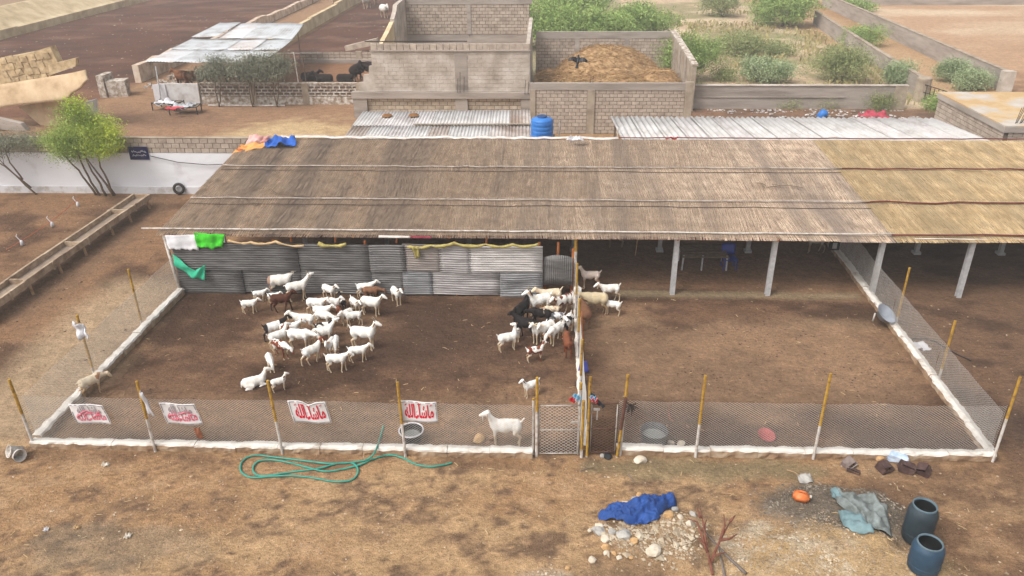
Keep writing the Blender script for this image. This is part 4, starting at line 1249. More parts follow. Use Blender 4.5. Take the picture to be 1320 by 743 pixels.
MB().span((SX - .08, SY0 - .08, SZ - .06), (34, SY1 + .1, SZ)).build('screed', M('roof_screed', [(180, 150, 110), (188, 162, 126), (178, 166, 152), (186, 177, 167)], .35, .95, .2, 8, pos=True, contrast=(.44, .6)), sb)
for k in range(6):
    x = SX + .6 + .07 * k
    MB().tube([(x, SY0 + .35 + .05 * (k % 3), SZ), (x + .16 + .03 * k, SY0 + .45, SZ + .75 + .06 * (k % 4))], .013, 4).build('rebar', m_black, sb)

# two tin roofs just behind the reed roof, tank
def tin_roof(name, pts, nu, seed, label, mats, posts, thick=.01, n2=1, pitch=.17, amp=.04):
    t = thing(name, ((pts[0] + pts[1]) / 2).to_tuple()[:2] + (0,), label, 'roof')
    a, b_, c, d = pts
    rr = random.Random(seed)
    for k in range(n2):
        for i in range(nu):
            a0, a1 = i / nu - .003, (i + 1) / nu + .003
            dz = rr.uniform(0, .03); m_ = rr.choice(mats)
            c0_, c1_ = k / n2 - (.03 if k else 0), (k + 1) / n2
            W_ = ((b_ - a) * (a1 - a0)).length
            nr = max(3, round(W_ / pitch))
            def fn(p, q):
                aa = a0 + (a1 - a0) * p; cc = c0_ + (c1_ - c0_) * q
                v = (a * (1 - aa) + b_ * aa) * (1 - cc) + (d * (1 - aa) + c * aa) * cc
                return v + Vector((0, 0, amp * math.sin(p * nr * 2 * PI) + dz + .02 * k))
            MB().grid(fn, nr * 6, 2, thick=thick).build('roof_sheet', m_, t, True)
    for (x, y, z) in posts:
        MB().tube([(x, y, 0), (x, y, z)], .05, 6).build('post', m_bark, t)
    return t
m_rt1 = M('dull_roof_tin', [(150, 142, 138), (180, 174, 172), (196, 192, 190)], 1.2, .65, .1, 20, metal=.1, spec=.4, pos=True, rnd=.05)
m_rt2 = M('worn_roof_tin', [(128, 108, 94), (164, 152, 144), (194, 188, 184)], .9, .7, .1, 20, metal=.1, pos=True, rnd=.05)
m_rt3 = M('bright_roof_tin', [(158, 152, 148), (182, 178, 175), (196, 193, 191)], 1.2, .6, .1, 20, metal=.1, spec=.4, pos=True, rnd=.05)
V3 = Vector
tin_roof('tin_roof', (V3((-9.9, 37.0, 2.3)), V3((-.6, 37.1, 2.3)), V3((-.8, 41.9, 2.56)), V3((-9.75, 41.5, 2.56))), 9, 3, 'patched low tin roof with stains just behind the reed roof ridge, beside the blue tank', [m_rt1, m_rt2, m_rt3, m_rt3], [(-9.6, 37.3, 2.2), (-5, 37.3, 2.2), (-.8, 37.3, 2.2), (-9.6, 41.3, 2.4), (-.9, 41.6, 2.4)], n2=2, pitch=.17, amp=.028)
r2 = tin_roof('tin_roof', (V3((3.85, 36.6, 2.36)), V3((21.3, 36.5, 2.36)), V3((19.9, 40.2, 2.62)), V3((3.5, 40.4, 2.62))), 16, 4, 'long bright corrugated tin roof behind the reed roof ridge', [m_rt3, m_rt3, m_rt1], [(4.0, 36.9, 2.3), (3.7, 40.2, 2.5), (12, 36.9, 2.3), (12, 40, 2.5), (21, 36.9, 2.3), (19.7, 40, 2.5)], pitch=.3, amp=.055)
t = bpy.data.objects['tin_roof']
MB().tube([(-6.7, 39.2, 2.52), (-.65, 39.3, 2.53)], .045, 6).build('holding_pole', m_cement, t)
for (x, y) in ((-8.3, 40.6), (-6.9, 40.7)):
    b = MB(); b.lathe([(.02, .10), (.2, .08), (.3, .0)], (x, y, 2.60), 9); b.build('dung_patch', M('rusty_heap', [(110, 74, 44), (140, 100, 60)], 5, 1, .5, pos=True), t, True)
tk = thing('water_tank', (-.1, 37.7, 0), 'blue plastic water tank rising behind the reed roof ridge', 'water tank')
TZ = 2.3
m_tank = M('tank_blue', [(34, 98, 172), (52, 122, 196)], 2, .45, .05, 20, spec=.4)
pr = [(.52, TZ)] + [q for k in range(4) for q in ((.55, TZ + .04 + .2 * k), (.55, TZ + .18 + .2 * k), (.535, TZ + .2 + .2 * k))] + [(.55, TZ + .84), (.5, TZ + .92), (.24, TZ + 1.0), (.22, TZ + 1.0)]
MB().lathe(pr, (-.1, 37.7, 0), 26).build('barrel', m_tank, tk, True)
MB().lathe([(.24, TZ + .99), (.24, TZ + 1.06), (.2, TZ + 1.08), (.01, TZ + 1.09)], (-.1, 37.7, 0), 16).build('lid', M('tank_lid', [(30, 64, 110)], 1, .5), tk, True)
MB().span((-.75, 37.1, 0), (.55, 38.3, TZ - .01)).build('stand', m_mortar, tk)
for (x, y, z, lab) in ((.75, 38.1, 3.05, 'thin white pipe standing upright beside the blue tank'), (3.55, 37.2, 2.9, 'short white pipe standing at the corner of the bright tin roof')):
    tag(MB().tube([(x, y, 0), (x + .03, y, z)], .03, 6).build('standpipe', m_post_white, None, loc=(x, y, 0)), lab, 'pipe')

# ------------------------------------------------------------------ animals: one continuous skin from blended tapered limbs
def skin_mesh(prims, vox, k, name):
    """Smooth union of tapered capsules (a, ra, b, rb, side squeeze), meshed as one closed surface."""
    P = np.array([[*p[0], *p[2]] for p in prims], float)
    lo = np.minimum(P[:, :3], P[:, 3:]).min(0) - .24
    hi = np.maximum(P[:, :3], P[:, 3:]).max(0) + .24
    n = np.ceil((hi - lo) / vox).astype(int) + 1
    ax = [lo[i] + np.arange(n[i]) * vox for i in range(3)]
    X, Y, Z = np.meshgrid(*ax, indexing='ij')
    F = None
    for (a, ra, b, rb, kk) in prims:
        a, b = np.array(a, float), np.array(b, float)
        d = b - a
        L2 = max(1e-9, d @ d)
        t = np.clip(((X - a[0]) * d[0] + (Y - a[1]) * d[1] + (Z - a[2]) * d[2]) / L2, 0, 1)
        q = np.sqrt((X - a[0] - t * d[0]) ** 2 + (Y - a[1] - t * d[1]) ** 2 + (Z - a[2] - t * d[2]) ** 2) - (ra + (rb - ra) * t)
        if F is None: F = q
        else:
            h = np.clip(.5 + .5 * (F - q) / kk, 0, 1)
            F = F + (q - F) * h - kk * h * (1 - h)
    S = F < 0
    nx, ny, nz = F.shape
    acc = np.zeros((nx - 1, ny - 1, nz - 1, 3)); cnt = np.zeros((nx - 1, ny - 1, nz - 1))
    g = np.stack(np.meshgrid(np.arange(nx - 1), np.arange(ny - 1), np.arange(nz - 1), indexing='ij'), -1).astype(float)
    def sl(o): return tuple(slice(o[i], F.shape[i] - 1 + o[i]) for i in range(3))
    cor = [(i, j, l) for i in (0, 1) for j in (0, 1) for l in (0, 1)]
    for c0 in cor:
        for a in range(3):
            if c0[a]: continue
            c1 = tuple(1 if i == a else c0[i] for i in range(3))
            f0, f1 = F[sl(c0)], F[sl(c1)]
            cr = (f0 < 0) != (f1 < 0)
            t = np.where(cr, f0 / np.where(cr, f0 - f1, 1), 0)
            p = g + np.array(c0)
            p[..., a] += t
            acc += p * cr[..., None]; cnt += cr
    act = cnt > 0
    idm = -np.ones(act.shape, int)
    idm[act] = np.arange(act.sum())
    V = acc[act] / cnt[act][:, None] * vox + lo
    Q = []
    for a in range(3):
        u, v = (a + 1) % 3, (a + 2) % 3
        s0 = [slice(None)] * 3; s1 = [slice(None)] * 3
        s0[a] = slice(0, -1); s1[a] = slice(1, None)
        A, B = S[tuple(s0)], S[tuple(s1)]
        I = np.argwhere(A != B)
        I = I[(I[:, u] > 0) & (I[:, v] > 0) & (I[:, u] < F.shape[u] - 1) & (I[:, v] < F.shape[v] - 1)]
        fl = A[tuple(I.T)]
        def cell(du, dv):
            J = I.copy(); J[:, u] += du; J[:, v] += dv
            return idm[tuple(J.T)]
        q = np.stack([cell(-1, -1), cell(0, -1), cell(0, 0), cell(-1, 0)], 1)
        q[~fl] = q[~fl][:, ::-1]
        Q.append(q)
    Q = np.concatenate(Q)
    jz = [mnoise.noise(Vector(p) * 22) * .009 + mnoise.noise(Vector(p) * 60) * .004 for p in V]      # uneven hair
    V = V + np.array(jz)[:, None] * np.array([.4, .6, 1.0])
    me = bpy.data.meshes.new(name)
    me.from_pydata(V.tolist(), [], Q.tolist())
    me.polygons.foreach_set('use_smooth', [True] * len(me.polygons))
    me.update()
    return me

def dirv(pitch, yaw):
    return np.array([math.cos(pitch) * math.cos(yaw), math.cos(pitch) * math.sin(yaw), math.sin(pitch)])

def quad_prims(neck=48, neck_yaw=0, head=-22, head_yaw=None, step=0.0, tail=1, fat=1.0, lying=False, nlen=.28, rear=0.0, horn_top=False, leg=1.2, sheep=False):
    """Goat in its own frame: x forward, feet at z = 0, about 1.1 m long. Returns capsules and the head frame."""
    if head_yaw is None: head_yaw = neck_yaw
    zb = .33 if lying else 0.0
    lift = 0 if lying else (leg - 1) * .35
    B = lambda x, y, z: np.array([x, y, z - zb + lift])
    pr = []
    add = lambda a, ra, b, rb, k=.05: pr.append((tuple(a), ra, tuple(b), rb, k))
    f = fat
    add(B(-.33, 0, .545), .125 * f, B(-.02, 0, .515), .150 * f)
    add(B(-.02, 0, .515), .150 * f, B(.27, 0, .535), .128 * f)
    add(B(-.34, .03, .52), .105 * f, B(-.34, -.03, .52), .105 * f)
    add(B(-.02, 0, .47), .13 * f, B(.16, 0, .48), .118 * f, .06)
    add(B(.25, 0, .62), .06, B(-.32, 0, .625), .055, .06)
    nb = B(.30, 0, .60)
    nd = dirv(R(neck), R(neck_yaw))
    ht = nb + nd * nlen
    add(nb - nd * .03, .112 * (1.15 if sheep else 1), ht, .062 * (1.3 if sheep else 1), .06)
    hd = dirv(R(head), R(head_yaw))
    poll = ht + np.array([0, 0, .03])
    add(poll, .072, poll + hd * .09, .062, .03)
    add(poll + hd * .07, .06, poll + hd * .205, .038, .025)
    add(poll + hd * .19 - np.array([0, 0, .012]), .034, poll + hd * .215 - np.array([0, 0, .016]), .028, .02)
    # tail
    if tail >= 1: add(B(-.43, 0, .60), .035, B(-.52, 0, .72), .018, .03)
    elif tail > 0: add(B(-.43, 0, .60), .035, B(-.54, 0, .60), .016, .03)
    else: add(B(-.44, 0, .58), .036, B(-.48, 0, .40), .022, .03)
    s = step
    if lying:
        for sd in (1, -1):
            add(B(.22, .10 * sd, .44), .06, (.36, .13 * sd, .06), .032); add((.36, .13 * sd, .06), .032, (.14, .15 * sd, .035), .026, .02)
            add(B(-.28, .11 * sd, .47), .10, (-.08, .19 * sd, .12), .055); add((-.08, .19 * sd, .10), .05, (-.34, .2 * sd, .045), .03, .02); add((-.34, .2 * sd, .045), .03, (-.14, .22 * sd, .03), .024, .02)
    else:
        for sd, ph in ((1, 1), (-1, -1)):
            fx = .25 + s * .13 * ph
            kx = .265 + s * .07 * ph
            up_ = rear
            add(B(.25, .075 * sd, .47), .072 * f, B(kx, .082 * sd, .265), .036, .05)
            add(B(kx, .082 * sd, .265), .034, (fx - .005, .08 * sd, .07 + up_), .023, .025)
            add((fx - .005, .08 * sd, .065 + up_), .025, (fx + .018, .08 * sd, .022 + up_), .03, .015)
            hx = -.37 - s * .13 * ph
            add(B(-.33, .07 * sd, .49), .10 * f, B(-.275 - s * .05 * ph, .085 * sd, .345), .058, .06)
            add(B(-.275 - s * .05 * ph, .085 * sd, .345), .054, B(-.42 - s * .08 * ph, .085 * sd, .235), .032, .03)
            add(B(-.42 - s * .08 * ph, .085 * sd, .235), .031, (hx - .02, .085 * sd, .07), .023, .025)
            add((hx - .02, .085 * sd, .065), .025, (hx + .012, .085 * sd, .022), .03, .015)
    return pr, (poll, hd, R(head_yaw))

POSES = {
    'alert': dict(neck=58, head=-18), 'alertL': dict(neck=55, neck_yaw=8, head=-20, head_yaw=55), 'alertR': dict(neck=55, neck_yaw=-8, head=-20, head_yaw=-55),
    'fwd': dict(neck=26, head=-30, step=.6), 'fwd2': dict(neck=18, head=-38, neck_yaw=-14, step=-.5, tail=0), 'reach': dict(neck=46, head=12, nlen=.35, step=.4, tail=.5),
    'low': dict(neck=-14, head=-55, nlen=.4, step=.3, tail=.5), 'down': dict(neck=-42, head=-70, nlen=.44, step=-.4, tail=0), 'walk': dict(neck=40, head=-25, step=1.0),
    'back': dict(neck=60, head=-12, neck_yaw=60, head_yaw=130, nlen=.34), 'lie': dict(neck=56, head=-10, lying=True, tail=0), 'stand': dict(neck=40, head=-28, neck_yaw=10, tail=.5),
    'sheep': dict(neck=8, head=-40, fat=1.3, nlen=.26, tail=0, sheep=True, step=.3), 'big': dict(neck=36, head=-24, fat=1.22, nlen=.34, tail=0, step=.2),
}
PM = {}
for nm, kw in POSES.items():
    pr, hf = quad_prims(**kw)
    PM[nm] = (skin_mesh(pr, .0175, .05, 'goat_' + nm), hf)

def coat(name, base, patch=None, kind='noise', thr=.5, scale=3.0, legs=None, low_dirt=True):
    """Coat in the goat's own frame: patches by noise, by head end or by rump end; legs and belly a little creamier."""
    m = bpy.data.materials.new(name); m.use_nodes = True
    n, l = m.node_tree.nodes, m.node_tree.links
    b = n['Principled BSDF']; b.inputs['Roughness'].default_value = .85; b.inputs['Specular IOR Level'].default_value = .15
    tc = n.new('ShaderNodeTexCoord'); sp = n.new('ShaderNodeSeparateXYZ'); l.new(tc.outputs['Object'], sp.inputs[0])
    oi = n.new('ShaderNodeObjectInfo')
    mp = n.new('ShaderNodeMapping'); l.new(tc.outputs['Object'], mp.inputs[0])
    mu = n.new('ShaderNodeMath'); mu.operation = 'MULTIPLY'; mu.inputs[1].default_value = 23.0; l.new(oi.outputs['Random'], mu.inputs[0]); l.new(mu.outputs[0], mp.inputs['Location'])
    def rgb(c):
        r = n.new('ShaderNodeRGB'); r.outputs[0].default_value = (*lin(c), 1); return r.outputs[0]
    def mix(f, a, c):
        x = n.new('ShaderNodeMix'); x.data_type = 'RGBA'; l.new(f, x.inputs['Factor']); l.new(a, x.inputs['A']); l.new(c, x.inputs['B']); return x.outputs['Result']
    def rng(src, a, c):
        r = n.new('ShaderNodeMapRange'); r.inputs['From Min'].default_value = a; r.inputs['From Max'].default_value = c; l.new(src, r.inputs[0]); return r.outputs[0]
    out = rgb(base)
    nz = n.new('ShaderNodeTexNoise'); nz.inputs['Scale'].default_value = 9; nz.inputs['Detail'].default_value = 4; l.new(mp.outputs[0], nz.inputs['Vector'])
    dirt = tuple(int(c * k) for c, k in zip(base, (.94, .90, .84)))
    age = n.new('ShaderNodeMapRange'); age.inputs['To Max'].default_value = .18; l.new(oi.outputs['Random'], age.inputs[0])
    out = mix(age.outputs[0], out, rgb(tuple(int(c * k) for c, k in zip(base, (.95, .91, .85)))))
    out = mix(rng(nz.outputs['Fac'], .46, .72), out, rgb(dirt))
    if low_dirt:
     n3 = n.new('ShaderNodeTexNoise'); n3.inputs['Scale'].default_value = 4; n3.inputs['Detail'].default_value = 3; l.new(mp.outputs[0], n3.inputs['Vector'])
     low = n.new('ShaderNodeMath'); low.operation = 'MULTIPLY_ADD'; low.inputs[1].default_value = -.35; l.new(n3.outputs['Fac'], low.inputs[0]); l.new(sp.outputs['Z'], low.inputs[2])
     out = mix(rng(low.outputs[0], .30, .18), out, rgb(tuple(int(c * k) for c, k in zip(base, (.84, .74, .62)))))
    if legs: out = mix(rng(sp.outputs['Z'], .30, .12), out, rgb(legs))
    if patch:
        n2 = n.new('ShaderNodeTexNoise'); n2.inputs['Scale'].default_value = scale; n2.inputs['Detail'].default_value = 2; l.new(mp.outputs[0], n2.inputs['Vector'])
        if kind == 'noise': f = rng(n2.outputs['Fac'], thr - .02, thr + .02)
        else:
            ma = n.new('ShaderNodeMath'); ma.operation = 'MULTIPLY_ADD'; ma.inputs[1].default_value = .12; l.new(n2.outputs['Fac'], ma.inputs[0]); l.new(sp.outputs['X'], ma.inputs[2])
            if kind == 'head': f = rng(ma.outputs[0], .46, .49)
            elif kind == 'rump': f = rng(ma.outputs[0], -.27, -.30)
            elif kind == 'both':
                ab = n.new('ShaderNodeMath'); ab.operation = 'ABSOLUTE'; l.new(ma.outputs[0], ab.inputs[0]); f = rng(ab.outputs[0], .25, .28)
        out = mix(f, out, rgb(patch))
    l.new(out, b.inputs['Base Color'])
    return m
CREAM = (196, 178, 150)
W_ = (225, 223, 219)
COATS = {
    'white': coat('white_coat', W_, legs=CREAM), 'whitelie': coat('white_coat_lying', W_, low_dirt=False), 'earpink': coat('pinkish_ear_coat', (196, 172, 154)), 'cream': coat('cream_coat', (214, 199, 176), (172, 128, 98), 'noise', .62, legs=(180, 150, 120)),
    'brown': coat('brown_coat', (78, 46, 34), legs=(60, 40, 32)), 'tan': coat('tan_coat', (124, 88, 66), legs=(112, 82, 62)), 'redbrown': coat('red_brown_coat', (118, 70, 48)),
    'black': coat('black_coat', (34, 30, 30), legs=(40, 34, 32)), 'piedblack': coat('black_and_white_coat', W_, (34, 30, 32), 'noise', .53, 3.2, legs=CREAM),
    'piedbrown': coat('brown_and_white_coat', W_, (112, 58, 40), 'noise', .52, 3.4, legs=CREAM), 'brownhead': coat('brown_headed_coat', W_, (120, 62, 44), 'head', legs=CREAM),
    'blackends': coat('black_ended_coat', W_, (38, 32, 32), 'both', legs=CREAM), 'fewspots': coat('lightly_spotted_coat', W_, (96, 70, 56), 'noise', .66, 4, legs=CREAM),
    'sheep': coat('sheep_fleece', (196, 180, 150), legs=(150, 130, 108)), 'pinkwhite': coat('pinkish_white_coat', (206, 190, 180), legs=CREAM),
    'greypied': coat('grey_pied_coat', (204, 204, 206), (90, 88, 92), 'noise', .58, 5), 'rumpspot': coat('white_brown_rump_coat', W_, (150, 122, 104), 'rump', legs=CREAM),
    'grey': coat('grey_white_coat', (176, 170, 164)), 'darkcow': coat('dark_cow_coat', (40, 30, 28)), 'rustcow': coat('rust_cow_coat', (116, 78, 54), (78, 50, 36), 'noise', .55), 'whitecow': coat('white_cow_coat', (206, 204, 202)),
}
def ear_mesh():
    b = MB()
    b.lathe([(.006, 0), (.03, .04), (.038, .10), (.026, .16), (.005, .19)], (0, 0, 0), 8, close=True)
    me = b.build('ear', COATS['white'], None, True)
    for v in me.data.vertices: v.co.x *= .35
    return me
def horn_mesh():
    P = [(0, 0, 0), (-.03, 0, .06), (-.075, 0, .11), (-.13, 0, .14)]
    return MB().tube(P, [.018, .015, .01, .003], 6).build('horn', M('horn', [(104, 92, 78), (150, 136, 116)], 12, .6), None, True)
EAR, HORN = ear_mesh(), horn_mesh()
firstuse = {'ear': True, 'horn': True}
def child(proto, key, parent, loc, rot, mat=None):
    if firstuse[key]:
        o = proto; firstuse[key] = False
    else:
        o = proto.copy(); COL.objects.link(o)
    o.parent = parent
    o.location = loc; o.rotation_euler = rot
    o.scale = (1, 1, 1)
    if mat is not None:
        o.material_slots[0].link = 'OBJECT'; o.material_slots[0].material = mat
    return o

def animal(name, u, v, heading, scale, pose, coat_, label, cat, group, horns=False, earcoat=None, z=None, xy=None, parts=True, beard=False):
    p = G(u, v) if xy is None else Vector((xy[0], xy[1], 0))
    me, (poll, hd, hy_) = PM[pose]
    if not me.materials: me.materials.append(COATS['white'])
    o = bpy.data.objects.new(name, me); COL.objects.link(o)
    o.material_slots[0].link = 'OBJECT'; o.material_slots[0].material = COATS[coat_]
    o.location = (p.x, p.y, (ground_z(p.x, p.y) - .008) if z is None else z)
    o.rotation_euler = (0, 0, R(heading))
    o.scale = (scale * .92, scale, scale * 1.06)
    tag(o, label, cat, group)
    if parts:
        sv = Vector((-math.sin(hy_), math.cos(hy_), 0))
        q = Vector(poll) + Vector(hd) * .015
        for s in (1, -1):
            # ears droop outwards from the poll
            child(EAR, 'ear', o, q + sv * .05 * s + Vector((0, 0, .025)), (R(112) * -s, 0, hy_ + R(12) * s), COATS[earcoat or ('earpink' if coat_ in ('white', 'whitelie') else coat_)])
            if horns: child(HORN, 'horn', o, q + sv * .028 * s + Vector((0, 0, .05)), (R(-14) * s, 0, hy_ + R(10) * s))
    if beard:
        b = MB().tube([Vector(poll) + Vector(hd) * .15 + Vector((0, 0, -.03)), Vector(poll) + Vector(hd) * .14 + Vector((0, 0, -.2))], [.022, .006], 6)
        bo = b.build('beard', COATS['white'], None, True); bo.parent = o
        for s in (1, -1):
            sv = Vector((-math.sin(hy_), math.cos(hy_), 0))
            e = MB().lathe([(.001, -.011), (.011, 0), (.001, .011)], Vector(poll) + Vector(hd) * .075 + sv * .05 * s + Vector((0, 0, .022)), 8).build('eye', m_dark, None, True); e.parent = o
    return o

HERD, MIDH, RPEN = 'goats loose in the pen before the sheet wall', 'goats crowding along the dividing fence', 'goats and sheep in the pen under the reed roof'
GOATS = [
 # u, v, heading, scale, pose, coat, label, horns
 (323, 403, 8, .64, 'fwd', 'white', 'young white goat standing apart nearest the dark end of the sheet wall'),
 (336, 388, 15, .54, 'fwd', 'white', 'small white kid against the dark sheets, behind the young goat standing apart'),
 (364, 380, 14, 1.0, 'big', 'rumpspot', 'stout white goat with a brownish rump close to the dark sheet wall'),
 (385, 386, 24, .92, 'reach', 'white', 'white goat stretching its neck up towards the sheet wall'),
 (354, 390, 5, .5, 'fwd', 'white', 'small white kid hidden behind the dark brown goat'),
 (365, 401, 6, .86, 'walk', 'brown', 'dark brown goat walking with its head raised'),
 (426, 387, -35, .74, 'stand', 'white', 'white goat before the sheet wall between the stretching goat and the brown one'),
 (442, 399, 120, .6, 'alert', 'blackends', 'small black and white goat turned away from the camera in the crowd'),
 (459, 403, -50, .68, 'fwd', 'white', 'white goat with its tail up, walking out beside the plump goat'),
 (473, 384, 12, .76, 'fwd', 'white', 'white goat at the sheet wall half behind a tan goat'),
 (480, 388, 2, .72, 'low', 'tan', 'tan goat squeezed between two white goats by the sheet wall'),
 (480, 406, -14, .86, 'big', 'white', 'plump white goat facing away from the herd below the tan goat'),
 (512, 391, -58, .76, 'stand', 'white', 'white goat standing alone under the brownish wall sheet'),
 (410, 406, -5, .82, 'fwd2', 'white', 'white goat with raised tail behind the pair nuzzling in mid crowd'),
 (431, 403, -22, .72, 'stand', 'white', 'white goat in mid crowd, beside the small black and white one'),
 (417, 414, -4, .74, 'fwd', 'white', 'white goat in mid crowd mostly hidden behind another white one'),
 (419, 421, -22, .74, 'low', 'white', 'white goat lowering its head beside a pinkish tan kid'),
 (438, 410, -62, .54, 'low', 'redbrown', 'pinkish brown kid in the middle of the crowd'),
 (447, 416, 232, .64, 'low', 'white', 'white goat bending down behind the one with its tail out straight'),
 (456, 420, 196, .68, 'fwd', 'white', 'white goat facing back towards the crowd, tail out straight'),
 (393, 428, 178, .88, 'fwd', 'fewspots', 'white goat with a few spots facing the black headed goat'),
 (357, 438, 38, .86, 'fwd', 'blackends', 'white goat with black head and black hindquarters'),
 (376, 437, 15, .76, 'fwd', 'piedbrown', 'chestnut and white goat between the black headed goat and the spotted one'),
 (361, 448, 42, .78, 'alert', 'white', 'white goat looking up behind the chestnut patched goat'),
 (389, 450, -6, .92, 'low', 'white', 'large white goat stretching its neck low across the herd'),
 (404, 467, 48, .78, 'walk', 'brownhead', 'white goat with a chestnut brown head'),
 (364, 461, -32, .78, 'low', 'piedbrown', 'chestnut patched goat with its head down at the edge of the herd'),
 (350, 477, -62, .66, 'low', 'white', 'young white goat bending its head near the lying goat'),
 (427, 456, -100, .66, 'stand', 'white', 'white kid seen end on, behind the goat with the level back'),
 (434, 452, -80, .62, 'down', 'white', 'second white kid pressed against the kid seen end on'),
 (421, 436, 18, .76, 'alert', 'piedblack', 'black and white patched goat in the thick of the herd'),
 (418, 444, 24, .82, 'reach', 'white', 'white goat looking up in front of the black patched one'),
 (471, 450, -8, 1.02, 'alert', 'white', 'tall white goat standing clear of the herd, mouth open'),
 (463, 466, 10, .7, 'fwd', 'white', 'white goat walking beneath the tall one that stands clear'),
 (436, 479, 4, .78, 'fwd', 'white', 'white goat with a level back and cream tail at the near edge of the herd'),
 (329, 497, 27, .88, 'lie', 'whitelie', 'white goat lying on the ground'),
 (361, 503, 30, .54, 'alert', 'fewspots', 'small spotted kid beside the post near the lying goat'),
 (121, 508, 52, .80, 'low', 'cream', 'cream goat leaning over the low side wall of the pen'),
]
for (u, v, h, s, po, co, la) in GOATS:
    animal('goat', u, v, h, s, po, co, la, 'goat', HERD, horns=s > .9 and co == 'white')
MID = [
 (673, 416, 62, .92, 'alert', 'black', 'black goat with raised horned head at the back of the huddle', True),
 (695, 407, 205, .98, 'alert', 'white', 'white goat with upright dark horns in the huddle', True),
 (708, 398, 195, .92, 'fwd', 'cream', 'cream goat with raised tail near the sheet door', False),
 (677, 436, 152, .9, 'fwd', 'black', 'black goat standing nearest the lone white goat by the huddle', False),
 (655, 451, 22, .74, 'back', 'white', 'white goat at the outer edge of the huddle looking back', False),
 (667, 438, -95, .46, 'alert', 'white', 'tiny white kid in front of the black goat', False),
 (695, 440, 230, .76, 'alert', 'fewspots', 'white goat with pricked ears facing the front fence in the huddle', False),
 (704, 438, 232, .78, 'stand', 'fewspots', 'white goat with a brown spot on its back in the huddle', False),
 (716, 441, 236, .78, 'low', 'white', 'white goat seen from behind next to the black and white one', False),
 (731, 431, 250, .80, 'alertL', 'piedblack', 'black and white goat standing against the dividing fence', False),
 (725, 404, 222, .84, 'fwd', 'piedbrown', 'brown and white goat with its back to the dividing fence', False),
 (711, 411, 188, .58, 'low', 'cream', 'cream kid in the huddle beneath the brown and white goat', False),
 (715, 422, 178, .68, 'fwd', 'greypied', 'grey dappled goat in the middle of the huddle', False),
 (697, 421, 168, .80, 'low', 'black', 'black goat deep in the huddle below the horned white one', False),
 (731, 456, 96, .80, 'down', 'redbrown', 'red brown goat feeding along the foot of the dividing fence', False),
 (690, 465, 16, .62, 'alert', 'piedbrown', 'brown patched kid standing in the open below the huddle', False),
 (684, 510, 212, .60, 'alert', 'white', 'white kid with its tail up beside the gate post', False),
]
for (u, v, h, s, po, co, la, hn) in MID:
    animal('goat', u, v, h, s * 1.07, po, co, la, 'goat', MIDH, horns=hn, earcoat='black' if 'white kid with its tail' in la else None)
for (nm, u, v, h, s, po, co, la, ct) in (
 ('goat', 760, 371, 183, .86, 'alert', 'pinkwhite', 'pinkish white goat with tail up in the mouth of the open shed', 'goat'),
 ('goat', 785, 388, 190, .84, 'fwd', 'white', 'white goat with a curled tail behind the cream sheep', 'goat'),
 ('sheep', 766, 404, 180, 1.0, 'sheep', 'sheep', 'cream sheep with its head at the dividing fence', 'sheep'),
 ('goat', 789, 405, 165, .68, 'alert', 'white', 'white goat standing at the tail of the cream sheep', 'goat'),
 ('goat', 745, 390, -82, .74, 'alert', 'white', 'white goat facing out beside the dividing fence post', 'goat'),
 ('sheep', 753, 419, 100, .92, 'sheep', 'tan', 'tan brown sheep pushing its head at the dividing fence', 'sheep'),
 ('goat', 792, 318, 183, .86, 'stand', 'grey', 'goat deep under the reed roof with only its legs showing', 'goat'),
 ('goat', 1049, 325, 188, .9, 'fwd', 'grey', 'pale goat deep under the reed roof by the side fence', 'goat')):
    animal(nm, u, v, h, s, po, co, la, ct, RPEN)
animal('goat', 651, 574, 181, 1.06, 'alert', 'white', 'large white bearded goat standing at the front fence by the white gate', 'goat', None, beard=True)

